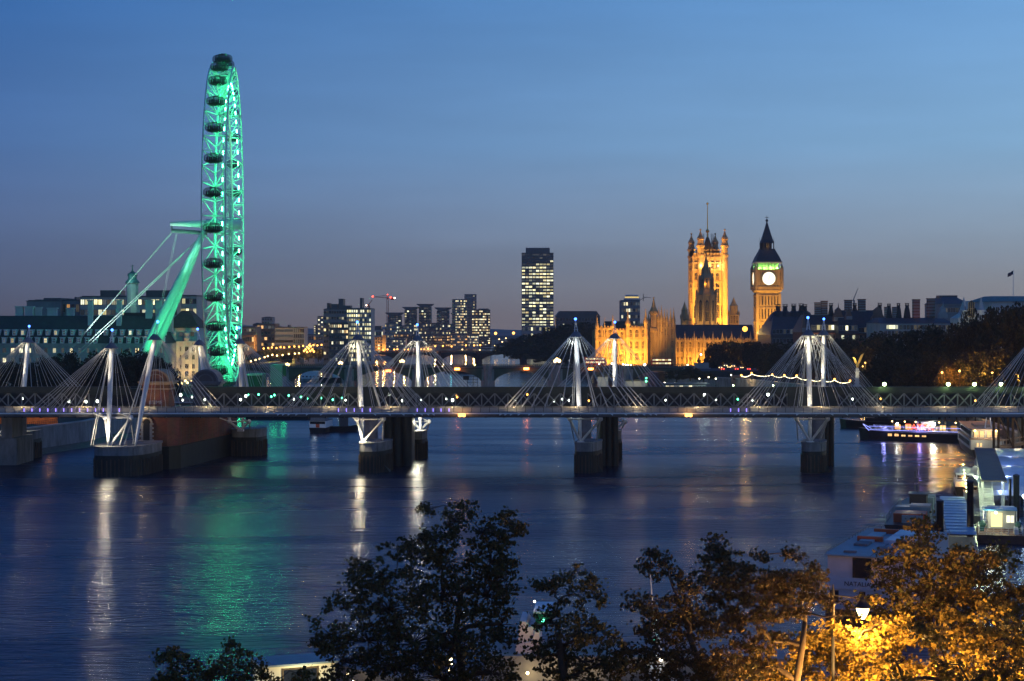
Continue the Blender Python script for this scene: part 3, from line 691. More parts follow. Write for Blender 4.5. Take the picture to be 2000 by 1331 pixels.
MB().tube((-20.5, 0, .2), (-7, 0, .2), .75, 1.5, 16).tube((-7, 0, .2), (6.5, 0, 0), 1.9, 1.9, 16).lathe([(2.9, -3.8), (2.9, -3.2)], (0, 0, 0), 4).tube((3, 0, 0), (3.6, 0, 0), 2.8, 2.8, 18).tube((-3.9, 0, 0), (-3.3, 0, 0), 2.8, 2.8, 18).build('hub_spindle', GR, wh, True, w=False)
MB().tube((-20, 0, -2.4), (-6.5, 0, -3.3), .8, .8, 12).tube((-20, 0, -2.4), (-20, 0, 0), .3, .3, 8).build('hub_gangway', M['deckgrey'], wh, w=False)
im = wh.matrix_basis.copy()
def lo(p): return Matrix.Rotation(-R(6), 4, 'Z') @ (Vector(p) - Vector((WX, WY, WZ)))
for sy in (-1, 1):
    a = lo((X(399, WY), WY + sy * 1.4, Z(452, WY))); b = lo((X(254, WY), WY + sy * 12, 5.2))
    n = 7; pts = [a.lerp(b, t / n) for t in range(n + 1)]
    MB().path(pts, [.7, 1.1, 1.4, 1.6, 1.65, 1.55, 1.3, .8], 16).build('support_leg', GR, wh, True, w=False)
for (p0, p1, r) in (((339, 449), (95, 735), .11), ((339, 452), (88, 738), .11), ((393, 462), (98, 738), .16), ((391, 465), (104, 742), .16), ((345, 452), (293, 690), .06), ((347, 452), (297, 690), .06)):
    a = lo(P(*p0, WY)); b = lo(P(*p1, WY + (14 if r < .1 else 0)))
    d = b - a; o = put(CABLE, 'stay_cable', wh, a); o.rotation_euler = d.to_track_quat('Z', 'Y').to_euler(); o.scale = (r * 1.05, r * 1.05, d.length)
o = light('SPOT', 'leg_floodlight', (0, 0, 0), 60000, GREEN, wh, 1, None, 55); o.location = lo((X(325, 630), 622, 8)); o.rotation_euler = (lo(P(340, 580, WY)) - o.location).to_track_quat('-Z', 'Y').to_euler()
o = light('SPOT', 'hub_floodlight', (0, 0, 0), 26000, (.2, 1, .6), wh, 1, None, 70); o.location = (-12, -22, -24); o.rotation_euler = (Vector((-12, 0, 0)) - o.location).to_track_quat('-Z', 'Y').to_euler()
o = light('SPOT', 'stay_floodlight', (0, 0, 0), 300000, (.7, 1, .97), wh, 1, None, 32); o.location = lo((X(120, 650), 640, 6)); o.rotation_euler = (lo(P(230, 580, WY)) - o.location).to_track_quat('-Z', 'Y').to_euler()
# boarding platform at the foot
bp = thing('boarding_platform', 'green lit glass boarding platform at the foot of the big wheel', 'boarding platform', (-103, 640, 5))
mb = MB().bx(-112, -86, 628, 672, 2.5, 5.8).bx(-118, -86, 634, 666, 5.8, 6.2); mb.build('deck', M['deckgrey'], bp)
for k in range(6): MB().tube((-108 + k * 4, 630, -1), (-108 + k * 4, 630, 2.5), .5, .5, 10).build('pile', M['tide'], bp)
MB().bx(-100, -93.5, 636, 646, 6.2, 13.5).bx(-91, -86.5, 640, 650, 6.2, 17).build('glazed_hall', M['office_grey'], bp)
MB().bx(-86.45, -86.3, 640.5, 649.5, 12.5, 16.6).bx(-100, -93.6, 635.8, 635.95, 7, 13).build('lit_glazing', emat('green_lit_glazing', (.05, .5, .3), .06), bp)
MB().bx(-118, -86, 627.8, 627.95, 6.2, 7.4).build('railing', M['mesh'], bp)
light('POINT', 'platform_light', (-104, 632, 12), 1500, GREEN, bp, 1); light('POINT', 'platform_light', (-92, 655, 20), 1200, GREEN, bp, 1)
light('POINT', 'platform_light', (-84, 625, 6), 700, GREEN, bp, 1)
# ---------------------------------------------------------------- buildings
def winmesh(w, h, m, fr='office_grey', d=.12, bars=1):
    mb = MB().bx(-w / 2, w / 2, -.06, .02, -h / 2, h / 2, 0)
    t = min(w, h) * .07
    mb.bx(-w / 2 - t, w / 2 + t, -.12, .02, h / 2, h / 2 + t, 1).bx(-w / 2 - t, w / 2 + t, -.16, .02, -h / 2 - t * 1.6, -h / 2, 1)
    for i in range(bars + 2):
        x = -w / 2 + w * i / (bars + 1); mb.bx(x - t * .5, x + t * .5, -.1, .02, -h / 2, h / 2, 1)
    return mb.mesh('window', [M[m], M[fr]])
def setup(par, wins, meshes):
    """wins: (x, y, z, kind[, sx, sz]); the 90 lit or largest first as parts, the rest as one"""
    wins = sorted(wins, key=lambda q: q[3] == 'dark')
    for q in wins[:95]:
        put(meshes[q[3]], 'window', par, q[:3], scale=(q[4], 1, q[5]) if len(q) > 4 else None)
    rest = wins[95:]
    if rest:
        by = {}
        for q in rest: by.setdefault(q[3], []).append(q)
        vs = []; fs = []; mi = []; mats = []
        for kd, l in by.items():
            me = meshes[kd]; base = len(mats); mats += list(me.materials)
            for q in l:
                b = len(vs); vs += [(v.co.x + q[0], v.co.y + q[1], v.co.z + q[2]) for v in me.vertices]
                for p in me.polygons: fs.append(tuple(i + b for i in p.vertices)); mi.append(base + p.material_index)
        me = bpy.data.meshes.new('window_rows'); me.from_pydata(vs, [], fs)
        for m in mats: me.materials.append(m)
        me.polygons.foreach_set('material_index', mi); me.update()
        o = bpy.data.objects.new('window_rows', me); sc.collection.objects.link(o); adopt(o, par); o['kind'] = 'stuff'
def block(name, label, cat, px0, px1, ytop, Y, depth, wall, bays=0, floors=0, lit=.3, wm='w_yel', wfill=(.7, .5), roof='flat', roofm='office_dark', group=None, seed=0, y0=None, plant=(), pattern=None, dim=.3, fr='office_grey', zb=GZ, ztop_win=.06, zbot_win=None):
    """a building whose front lies at depth Y between two photo columns; windows as parts"""
    r = random.Random(seed + int(px0))
    xa, xb = X(px0, Y), X(px1, Y); w = xb - xa; zt = Z(ytop, Y); xc = (xa + xb) / 2
    t = thing(name, label, cat, (xc, Y, zb), 0, group)
    h = zt - zb; hw = w / 2
    mb = MB().bx(-hw, hw, 0, depth, -2, h)
    if floors:
        for i in range(1, floors): mb.bx(-hw - .12, hw + .12, -.14, depth, h * i / floors - .14, h * i / floors + .14)
    mb.build('wall', M[wall], t, w=False)
    rb = MB()
    if roof == 'flat':
        rb.bx(-hw - .3, hw + .3, -.3, depth + .3, h, h + .35).bx(-hw + .6, hw - .6, .6, depth - .6, h + .353, h + .7)
    elif roof == 'gable':
        rb.prism([(-hw - .5, h), (hw + .5, h), (hw - w * .08, h + w * .22 if w < 20 else h + 5), (-hw + w * .08, h + w * .22 if w < 20 else h + 5)], -.4, depth + .4, 'y')
    elif roof == 'wing':
        rb.prism([(-hw - w * .18, h + 3.4), (-hw * .75, h), (hw * .75, h), (hw + w * .18, h + 3.4), (hw + w * .18, h + 4.2), (-hw - w * .18, h + 4.2)], -2, depth + 2, 'y')
    ro = rb.build('roof', M[roofm], t, w=False)
    for (a, b, yt, ) in plant:
        MB().bx(X(a, Y) - xc, X(b, Y) - xc, depth * .25, depth * .75, h + (.7 if roof == 'flat' else 0), Z(yt, Y) - zb).build('rooftop_plant', M['office_dark'], ro, w=False)
    if bays and floors:
        fw, fh = w / bays, h / floors
        ms = {'lit': winmesh(fw * wfill[0], fh * wfill[1], wm, fr), 'dim': winmesh(fw * wfill[0], fh * wfill[1], 'w_dim', fr), 'dark': winmesh(fw * wfill[0], fh * wfill[1], 'glassdark', fr)}
        wins = []
        for f in range(floors):
            rowlit = r.random()
            for b in range(bays):
                p = pattern(b, f) if pattern else lit * (.5 + rowlit)
                q = r.random()
                k = 'lit' if q < p else ('dim' if q < p + dim else 'dark')
                wins.append((-hw + fw * (b + .5), -.02, fh * (f + .52), k))
        setup(t, wins, ms)
    return t

# ---- gothic palace parts
PW = {}
def gothwin(w, h):
    mb = MB().prism([(-w / 2, 0), (w / 2, 0), (w / 2, h * .86), (0, h), (-w / 2, h * .86)], -.05, .05, 'y', 0)
    for x in (-w / 2, -w / 6, w / 6, w / 2): mb.bx(x - .09, x + .09, -.22, .02, 0, h * .87, 1)
    mb.bx(-w / 2, w / 2, -.2, .02, h * .45, h * .45 + .22, 1); mb.bx(-w / 2 - .2, w / 2 + .2, -.3, .02, -.3, -.003, 1)
    return mb.mesh('window', [M['glassdark'], M['stone']])
def turretmesh(r, h, m='stone'):
    mb = MB().lathe([(r, 0), (r, h * .55), (r * 1.2, h * .56), (r * 1.2, h * .6), (r * .92, h * .61), (r * .92, h * .78), (r * 1.15, h * .79), (r * 1.1, h * .82), (r * .55, h * .88), (r * .25, h * .95), (r * .07, h)], (0, 0, 0), 8)
    mb.ball((0, 0, h), r * .22, 6, 4)
    return mb.mesh('corner_turret', M[m])
def pinmesh(w, h, m='stone'):
    mb = MB().bx(-w / 2, w / 2, -w / 2, w / 2, 0, h * .55).lathe([(w * .75, h * .55), (w * .8, h * .6), (w * .3, h * .75), (w * .04, h)], (0, 0, 0), 4, 0, math.pi / 4)
    return mb.mesh('pinnacle', M[m])
def gothic(name, label, cat, px0, px1, ypar, Y, depth, bays, rows, turrets=(), zb=GZ, m='stone', pin_h=4.0, winf=(.5, .62), zlo=None, crest=True, par=None, roof_h=0):
    xa, xb = X(px0, Y), X(px1, Y); w = xb - xa; zt = Z(ypar, Y); xc = (xa + xb) / 2; h = zt - zb; hw = w / 2
    t = par or thing(name, label, cat, (xc, Y, zb)); ox, oy = (0, 0) if par is None else (xc - rootloc(par).x, Y - rootloc(par).y)
    sh = Matrix.Translation((ox, oy, 0))
    mb = MB().bx(-hw, hw, 0, depth, -2, h)
    bw = w / bays
    for i in range(bays + 1):
        x = -hw + bw * i; mb.bx(x - bw * .11, x + bw * .11, -.7, 0, -2, h - .5); mb.bx(x - bw * .15, x + bw * .15, -1.0, 0, -2, h * .42)
    nside = max(2, int(depth / (bw * 1.2)))
    for i in range(nside + 1):
        y = depth * i / nside
        mb.bx(-hw - .7, -hw, y - bw * .11, y + bw * .11, -2, h - .5)
    for k in range(rows + 1):
        z = h * k / rows - .1; mb.bx(-hw - .4, hw + .4, -.45, 0, z - .25, z + .25); mb.bx(-hw - .4, -hw, 0, depth, z - .25, z + .25)
        if k < rows:
            z = h * (k + .13) / rows; mb.bx(-hw, hw, -.3, 0, z - .14, z + .14)
            # tracery panels between the rows
            for i in range(bays):
                for q in range(3):
                    x = -hw + bw * (i + .25 + q * .25); mb.bx(x - .1, x + .1, -.26, 0, h * k / rows + .2, h * (k + .12) / rows)
    # battlements
    n = max(4, int(w / 1.6))
    for i in range(n):
        x = -hw + w * (i + .25) / n; mb.bx(x, x + w * .5 / n, -.3, .3, h, h + 1.1)
    mb.bx(-hw, hw, -.3, .3, h - .6, h + .35)
    mb.v = [tuple(sh @ Vector(v)) for v in mb.v]
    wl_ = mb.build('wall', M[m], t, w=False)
    wm_ = gothwin(bw * winf[0], h / rows * winf[1])
    for k in range(rows):
        for i in range(bays): put(wm_, 'window', t, (ox - hw + bw * (i + .5), oy - .06, h * (k + .22) / rows))
    if crest:
        pm = pinmesh(min(1.1, bw * .22), pin_h, m)
        for i in range(bays + 1):
            if pin_h: put(pm, 'pinnacle', t, (ox - hw + bw * i, oy - .4, h - .4))
    if roof_h:
        rb = MB().prism([(0.8, h + .2), (depth - .8, h + .2), (depth / 2, h + roof_h)], -hw + .6, hw - .6, 'x')
        rb.v = [tuple(sh @ Vector(v)) for v in rb.v]; rb.build('roof', M['slate'], t, w=False)
    for (px, r_, yt) in turrets:
        zt_ = Z(yt, Y) - zb; tm = turretmesh(r_, zt_ - h * .0, m)
        o = put(tm, 'corner_turret', t, (X(px, Y) - xc + ox, oy + r_ * .4, 0))
    return t
def flood(par, x, y, z, tx, ty, tz, p, cone=80, col=PAL): return light('SPOT', 'floodlight', (x, y, z), p, col, par, .6, (tx, ty, tz), cone, .7)

# Riverside block of the palace, floodlit
Yp = 930
pb = gothic('palace_pavilion', 'golden floodlit gothic riverside pavilion with two square towers beside the dark unlit block', 'palace', 1166, 1263, 646, Yp, 40, 9, 4, (), zb=4, pin_h=0, roof_h=0)
gothic('', '', '', 1165, 1197, 641, Yp - 1.5, 10, 3, 4, ((1166, 1.1, 616), (1197, 1.1, 616), (1181, .6, 621)), zb=4, par=pb, pin_h=0)
gothic('', '', '', 1225, 1263, 641, Yp - 1.5, 12, 3, 4, ((1226.5, 1.3, 609), (1261.5, 1.3, 605)), zb=4, par=pb, pin_h=0)
pm = pinmesh(.7, 3.2)
for i in range(9): put(pm, 'pinnacle', pb, (X(1232 + i * 3.2, Yp) - rootloc(pb).x, 5, Z(640, Yp) - 4))
MB().prism([(X(1180, Yp), Z(646, Yp)), (X(1245, Yp), Z(646, Yp)), (X(1240, Yp), Z(628, Yp)), (X(1186, Yp), Z(628, Yp))], Yp + 14, Yp + 30, 'y').build('roof', M['slate'], pb)
xL, xR = X(1165, Yp), X(1263, Yp)
for i in range(5):
    x = xL + (xR - xL) * (i + .5) / 5; flood(pb, x, Yp - 17, 5.2, x, Yp, 22, 52000 if i > 1 else 36000, 85)
# dark unlit block
db = gothic('palace_block', 'dark unlit gothic palace block crowded with pinnacles between two floodlit wings', 'palace', 1264, 1318, 640, Yp + 6, 34, 5, 4, ((1277, 2.2, 582), (1267, .9, 609), (1287, .9, 600), (1292, .9, 597), (1298, .8, 604), (1303, .8, 604), (1310, .8, 603), (1316, .9, 602)), zb=4, pin_h=4)
MB().prism([(X(1272, Yp), Z(640, Yp)), (X(1312, Yp), Z(640, Yp)), (X(1306, Yp), Z(622, Yp)), (X(1278, Yp), Z(622, Yp))], Yp + 14, Yp + 30, 'y').build('roof', M['slate'], db)
light('POINT', 'courtyard_spill', (X(1290, Yp), Yp - 20, 8), 2200, PAL, db, 1)
# lit north wing
Yw = 985
nw = gothic('palace_wing', 'long golden floodlit gothic palace wing with a row of roof pinnacles behind dark trees', 'palace', 1319, 1476, 665, Yw, 22, 19, 2, (), zb=4.5, pin_h=3, winf=(.5, .66), roof_h=9)
tm = turretmesh(.8, Z(648, Yw) - 4.5)
for i in range(9): put(tm, 'corner_turret', nw, (X(1319 + i * 18.3, Yw) - rootloc(nw).x, -.8, 0))
for i in range(9):
    x = X(1326 + i * 17, Yw); flood(nw, x, Yw - 11, 5, x, Yw, 13, (17000, 26000, 34000, 24000, 16000, 12000, 12000, 10000, 10000)[i], 95)
light('POINT', 'roof_spill', (X(1400, Yw), Yw + 40, 30), 4000, PAL, nw, 1)
# Great square tower
Yv = 1330
def towerface(mb, hw, depth, h, n):
    for i in range(n + 1):
        x = -hw + 2 * hw * i / n; mb.bx(x - .45, x + .45, -.8, 0, 0, h); y = depth * i / n; mb.bx(-hw - .8, -hw, y - .45, y + .45, 0, h)
vt = thing('square_tower', 'huge golden floodlit square gothic tower with four corner turrets and a tall flagstaff', 'tower', (X(1385.5, Yv), Yv, 5))
hv = Z(500, Yv) - 5; hwv = (X(1418, Yv) - X(1355, Yv)) / 2
mb = MB().bx(-hwv, hwv, 0, 2 * hwv, -3, hv)
towerface(mb, hwv, 2 * hwv, hv, 6)
for f in (.18, .36, .52, .68, .74, .86, .93, .985):
    mb.bx(-hwv - .9, hwv + .9, -.95, 0, hv * f - .5, hv * f + .5); mb.bx(-hwv - .95, -hwv, 0, 2 * hwv, hv * f - .5, hv * f + .5)
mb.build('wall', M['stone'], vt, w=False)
gw = gothwin(3.0, hv * .14); gs = gothwin(2.3, hv * .07); gb = gothwin(4.6, hv * .2)
for i in range(6):
    x = -hwv + 2 * hwv * (i + .5) / 6
    put(gs, 'window', vt, (x, -.1, hv * .76)); put(gs, 'window', vt, (x, -.1, hv * .875))
    if i not in (2, 3): put(gw, 'window', vt, (x, -.1, hv * .2)); put(gw, 'window', vt, (x, -.1, hv * .38))
for x in (-5.4, 0, 5.4): put(gb, 'window', vt, (x, -.12, hv * .53))
put(gb, 'window', vt, (0, -.12, hv * .2))
hp = Z(488, Yv) - 5
mb = MB()
for s in range(4):
    for i in range(11):
        a = -hwv + 2 * hwv * i / 10
        for (x, y) in ((a, 0), (a, 2 * hwv), (-hwv, a + hwv), (hwv, a + hwv)): mb.bx(x - .35, x + .35, y - .35, y + .35, hv, hp)
mb.bx(-hwv, hwv, -.3, .3, hv, hv + 2.2).bx(-hwv, hwv, 2 * hwv - .3, 2 * hwv + .3, hv, hv + 2.2).bx(-hwv, hwv, -.32, .32, hp - .5, hp)
mb.build('parapet_lattice', M['stone'], vt, w=False)
tt = None
for (px, yt, yy) in ((1354, 453, 2 * hwv), (1365, 448, 0), (1403, 453, 2 * hwv), (1414, 448, 0)):
    ht = Z(yt, Yv) - 5; r_ = 2.5
    mb = MB().lathe([(r_, 0), (r_, hv * .98), (r_ * 1.25, hv), (r_ * 1.25, hv + 1), (r_ * .95, hv + 1.2), (r_ * .95, ht - 14.5), (r_ * 1.3, ht - 14), (r_ * 1.3, ht - 12.6), (r_ * .9, ht - 12), (r_ * .9, ht - 8.3), (r_ * 1.15, ht - 8), (r_ * .95, ht - 6.5), (r_ * .5, ht - 4.5), (r_ * .18, ht - 2), (.1, ht - .8)], (0, 0, 0), 8)
    mb.ball((0, 0, ht - .5), .8, 8, 6)
    for k in range(8):
        t = math.pi * (k + .5) / 4; mb.bx(r_ * math.cos(t) - .2, r_ * math.cos(t) + .2, r_ * math.sin(t) - .2, r_ * math.sin(t) + .2, ht - 13, ht - 10.8)
    mb.build('corner_turret', M['stone'], vt, w=False, loc=(X(px, Yv) - rootloc(vt).x + (1.2 if px < 1385 else .6), yy, 0))
mb = MB().lathe([(6.5, hv), (6.5, hv + 2), (3.0, hv + 11), (1.4, hv + 15)], (0, hwv, 0), 4, 0, math.pi / 4)
for k in range(8):
    t = math.pi * k / 4; mb.tube((5.6 * math.cos(t), hwv + 5.6 * math.sin(t), hv), (4.4 * math.cos(t), hwv + 4.4 * math.sin(t), hv + 18), .5, .15, 5)
mb.build('lantern_roof', M['bronze'], vt, w=False)
ft = Z(397, Yv) - 5
MB().tube((0, hwv, hv + 12), (0, hwv, ft), .55, .25, 8).ball((0, hwv, ft + .4), .9, 8, 6).ball((0, hwv, hv + 20), 1.5, 8, 6).build('flagstaff', M['gold'], vt, w=False)
for (dx, dy, dz, tz, p) in ((-22, -34, 22, 50, 150000), (20, -34, 22, 45, 260000), (0, -42, 28, 78, 260000), (-34, 12, 26, 60, 130000), (12, -18, 12, 30, 90000)):
    flood(vt, X(1385, Yv) + dx, Yv + dy, 5 + dz, X(1385, Yv) + dx * .2, Yv, 5 + tz, p, 85)
for dx in (-7, 0, 7): light('POINT', 'parapet_light', (X(1386, Yv) + dx, Yv - 3.2, 5 + hv * .9), 2600, (1, .74, .3), vt, .6)
light('POINT', 'roof_light', (X(1386, Yv), Yv + 3, 5 + hv + 3), 6000, PAL, vt, .6)
for px in (1354, 1403): light('POINT', 'turret_light', (X(px, Yv) + 1, Yv - 4, 5 + hv + 5), 1800, PAL, vt, .5)
# central octagonal spire
Ys = 1180
ct = thing('octagonal_spire', 'dark gothic octagonal lantern spire standing before the golden square tower', 'spire', (X(1379, Ys), Ys, 5))
H = lambda py: Z(py, Ys) - 5
mb = MB().lathe([(6.6, -2), (6.6, H(578)), (7.0, H(576)), (5.8, H(574)), (4.4, H(566)), (4.2, H(545)), (4.6, H(544)), (4.4, H(541)), (2.6, H(532)), (2.2, H(526)), (1.4, H(514)), (.15, H(498))], (0, 0, 0), 8, 0, math.pi / 8)
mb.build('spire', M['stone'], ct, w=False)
mb = MB()
for k in range(8):
    t = math.pi * (k + .5) / 4
    for r_, z0, z1 in ((7.0, 0, H(566)), (4.7, H(575), H(536)), (2.7, H(540), H(521))):
        mb.lathe([(.75, z0), (.75, z1 - 3), (.15, z1)], (r_ * math.cos(t), r_ * math.sin(t), 0), 4)
mb.build('buttress_rib', M['stone'], ct, w=False)
gw = gothwin(2.4, H(582) - H(625)); g2 = gothwin(1.5, H(546) - H(562))
for k in range(8):
    t = math.pi * k / 4; put(gw, 'window', ct, (6.15 * math.cos(t), 6.15 * math.sin(t), H(628)), (0, 0, t + math.pi / 2)); put(g2, 'window', ct, (4.1 * math.cos(t), 4.1 * math.sin(t), H(562)), (0, 0, t + math.pi / 2))
for dx in (-12, 11): flood(ct, X(1379, Ys) + dx, Ys - 14, 27, X(1379, Ys), Ys, 40, 9000, 70, (1, .62, .16))
light('POINT', 'lantern_light', (X(1379, Ys) - 1, Ys - 5.2, Z(556, Ys)), 500, PAL, ct, .4)
# smaller ventilation tower by the clock tower
st = thing('ventilation_tower', 'slim dim stone turret with pointed cap between the square tower and clock tower', 'tower', (X(1433, 1120), 1120, 5))
H = lambda py: Z(py, 1120) - 5
mb = MB().bx(-3.1, 3.1, -3.1, 3.1, -2, H(617)).bx(-3.5, 3.5, -3.5, 3.5, H(617), H(615)).lathe([(3.0, H(615)), (2.6, H(600)), (3, H(599)), (1.5, H(592)), (.7, H(586)), (.1, H(581))], (0, 0, 0), 8)
for x in (-3.1, 3.1):
    for y in (-3.1, 3.1): mb.lathe([(.5, H(617)), (.5, H(611)), (.05, H(606))], (x, y, 0), 6)
mb.build('wall', M['stone'], st, w=False)
for k in range(3): put(gothwin(1.2, 5), 'window', st, (-1.8 + k * 1.8, -3.16, H(632)))
flood(st, X(1425, 1120), 1100, 20, X(1433, 1120), 1120, 30, 9000, 80)
s2 = dup(st, (X(1337, 1100), 1100, 5), label='small dark turret with a pointed cap just beside the square tower foot', scale=(.75, .75, .93))
for c_ in list(s2.children):
    if c_.type == 'LIGHT': bpy.data.objects.remove(c_)
# clock tower
Yb = 1080
bb = thing('clock_tower', 'tall gothic clock tower with glowing white dials, green lit belfry and dark spire', 'clock tower', (X(1501, Yb), Yb, 5))
H = lambda py: Z(py, Yb) - 5
W = lambda p: p * Yb / F
cx0 = 0; hw = W(21.5); dp = 2 * hw
mb = MB().bx(-hw, hw, 0, dp, -2, H(572))
for i in range(8):
    x = -hw + 2 * hw * i / 7
    for (a, b, c_, d_) in ((x - .32, x + .32, -.5, 0), (-hw - .5, -hw, (x + hw) - .32, (x + hw) + .32)): mb.bx(a, b, c_, d_, -2, H(574))
for sx in (-1, 1):
    mb.bx(sx * hw - .9, sx * hw + .9, -.9, .6, -2, H(573))
for py in (690, 662, 630, 602, 578): mb.bx(-hw - .8, hw + .8, -.85, dp + .5, H(py) - .35, H(py) + .35)
mb.build('shaft', M['stone'], bb, w=False)
gwb = MB().bx(-.3, .3, -.06, .04, 0, 6.4).mesh('window', M['glassdark'])
for py in (712, 688, 659, 627, 600):
    for i in range(7): put(gwb, 'window', bb, (-hw + 2 * hw * (i + .5) / 7, -.03, H(py) + 1.2))
hs = W(25.5); y0 = hw - hs
mb = MB().lathe([(hw * 1.414, H(573)), (hs * 1.44, H(568)), (hs * 1.44, H(566.5))], (0, hw, 0), 4, 0, math.pi / 4)
mb.bx(-hs, hs, y0, hw + hs, H(567), H(528)).bx(-hs - .5, hs + .5, y0 - .5, hw + hs + .5, H(529), H(526.5)).bx(-hs - .4, hs + .4, y0 - .4, hw + hs + .4, H(562), H(560))
for sx in (-1, 1):
    for k in (-1, 1): mb.lathe([(1.1, H(566)), (1.1, H(524)), (.2, H(517))], (sx * hs, hw + k * hs, 0), 8)
mb.build('clock_stage', M['stone'], bb, w=False)
rc = W(12.6)
dial = MB()
dial.lathe([(rc, 0), (rc, .25)], (0, 0, 0), 40)
dm = dial.mesh('clock_dial', M['clock'])
rim = MB()
for i in range(40):
    a, b = 2 * math.pi * i / 40, 2 * math.pi * (i + 1) / 40
    rim.prism([(rc * math.cos(a), rc * math.sin(a)), (rc * 1.1 * math.cos(a), rc * 1.1 * math.sin(a)), (rc * 1.1 * math.cos(b), rc * 1.1 * math.sin(b)), (rc * math.cos(b), rc * math.sin(b))], 0, .5)
for i in range(12):
    t = 2 * math.pi * i / 12; rim.tube((rc * .8 * math.cos(t), rc * .8 * math.sin(t), .32), (rc * .9 * math.cos(t), rc * .9 * math.sin(t), .32), .09, .09, 4)
rmm = rim.mesh('dial_rim', M['gold'])
hands = MB().tube((0, -.5, .4), (.5, 2.6, .4), .16, .07, 5).tube((0, .6, .45), (-.3, -3.4, .45), .12, .06, 5).mesh('clock_hand', M['black'])
zc = H(544.5)
for (loc, rot) in (((0, y0 - .05, zc), (R(90), 0, 0)), ((-hs - .05, hw, zc), (R(90), 0, R(-90)))):
    d = put(dm, 'clock_dial', bb, loc, rot); put(rmm, 'dial_rim', d); put(hands, 'clock_hand', d)
# spandrels corners framing
mb = MB()
for sx in (-1, 1): mb.bx(sx * rc * 1.18 - .2, sx * rc * 1.18 + .2, y0 - .3, y0, H(560), H(529))
mb.build('dial_frame', M['gold'], bb, w=False)
# belfry
mb = MB(); hbf = hs * .97
for i in range(9):
    x = -hbf + 2 * hbf * i / 8
    mb.bx(x - .28, x + .28, hw - hbf, hw - hbf + .6, H(526.5), H(514)); mb.bx(-hbf, -hbf + .6, hw + x - .28, hw + x + .28, H(526.5), H(514))
mb.bx(-hbf + 1.6, hbf - 1.6, hw - hbf + 1.6, hw + hbf - 1.6, H(526.5), H(514)).bx(-hbf - .6, hbf + .6, hw - hbf - .6, hw + hbf + .6, H(514), H(512))
mb.build('belfry', M['stone_pale'], bb, w=False)
for i in range(4):
    light('POINT', 'belfry_light', (X(1501, Yb) - hbf * .75 + hbf * .5 * i, Yb + hw - hbf + 1.0, Z(524.5, Yb)), 1300, (.3, 1, .1), bb, .3)
light('POINT', 'belfry_light', (X(1501, Yb) - hbf + 1.0, Yb + hw, Z(524.5, Yb)), 1300, (.3, 1, .1), bb, .3)
q = math.sqrt(2)
mb = MB().lathe([(hs * q * 1.0, H(512)), (hs * q * .86, H(503)), (hs * q * .68, H(494)), (hs * q * .56, H(488)), (hs * q * .56, H(486))], (0, hw, 0), 4, 0, math.pi / 4)
r2 = W(11.6)
for i in range(6):
    x = -r2 + 2 * r2 * i / 5; mb.bx(x - .3, x + .3, hw - r2 - .3, hw - r2 + .3, H(487), H(474)); mb.bx(-r2 - .3, -r2 + .3, hw + x - .3, hw + x + .3, H(487), H(474))
mb.bx(-r2 + 1.2, r2 - 1.2, hw - r2 + 1.2, hw + r2 - 1.2, H(487), H(474))
mb.lathe([(r2 * q * 1.1, H(474)), (r2 * q * .92, H(469)), (r2 * q * .62, H(457)), (r2 * q * .3, H(443)), (.35, H(432)), (.12, H(420))], (0, hw, 0), 4, 0, math.pi / 4)
for sx in (-1, 1):
    for k in (-1, 1): mb.tube((sx * r2, hw + k * r2, H(475)), (sx * r2 * 1.05, hw + k * r2, H(463)), .18, .05, 5)
mb.ball((0, hw, H(430)), .9, 8, 6).bx(-1.2, 1.2, hw - .1, hw + .1, H(424.5), H(423.5))
mb.build('spire', M['slate'], bb, w=False)
light('POINT', 'lantern_glow', (X(1501, Yb), Yb + hw - r2 - 1.2, Z(481, Yb)), 160, PAL, bb, .4)
for (dx, dy, dz, tz, p) in ((-4, -26, 16, 34, 34000), (12, -24, 16, 40, 34000), (-26, 8, 16, 40, 20000)):
    flood(bb, X(1501, Yb) + dx, Yb + dy, dz, X(1501, Yb), Yb, tz, p * 2.4, 75, (1, .53, .09))

# ---- the tower block and the skyline behind
def mill(b, f): return 0 if f > 25 else (.04 if f > 24 else (.88 if f in (3, 4, 5, 7, 12, 15, 18, 20, 21, 22, 23, 6) else (.55 if f > 2 else .12)))
t = block('office_tower', 'tall dark slab office tower with bright rows of lit windows standing alone', 'office tower', 1019, 1081, 495, 2050, 26, 'office_dark', 9, 28, .6, 'w_white', (.84, .5), plant=((1027, 1074, 484),), pattern=mill, dim=.35, zb=5)
mb = MB()
for k in range(9): x = (k - 4) * 3.2; mb.tube((x, 10, Z(484, 2050) - 5), (x, 10, Z(484 - rnd.uniform(1, 5), 2050) - 5), .25, .1, 4)
mb.build('aerial_spoke', M['dark'], t, w=False)
block('office_block', 'low dark office podium with few lit windows at the foot of the slab tower', 'office block', 1020, 1085, 637, 1900, 30, 'mauve', 12, 3, .3, 'w_white', seed=5)
block('office_block', 'broad dark block rising behind black trees next to the golden pavilion', 'office block', 1086, 1172, 619, 1500, 40, 'office_dark', 14, 6, .03, 'w_white', roof='gable', roofm='office_dark', seed=2, dim=.02)
t = block('round_tower', 'grey office tower with a lit round crown behind the golden riverside pavilion', 'office tower', 1213, 1250, 588, 1500, 24, 'office_grey', 8, 8, .25, 'w_yel', seed=9, dim=.5)
H = lambda py: Z(py, 1500) - GZ
MB().lathe([(7.2, H(588)), (7.2, H(583)), (6.0, H(582.5)), (6.0, H(578.5)), (6.4, H(578)), (5, H(576))], (2, 12, 0), 20).build('crown', M['stone_pale'], t, w=False)
MB().lathe([(6.15, H(582.3)), (6.15, H(579.5))], (2, 12, 0), 20).build('crown_glazing', emat('crown_glow', (1, .72, .25), .9, False), t, w=False)
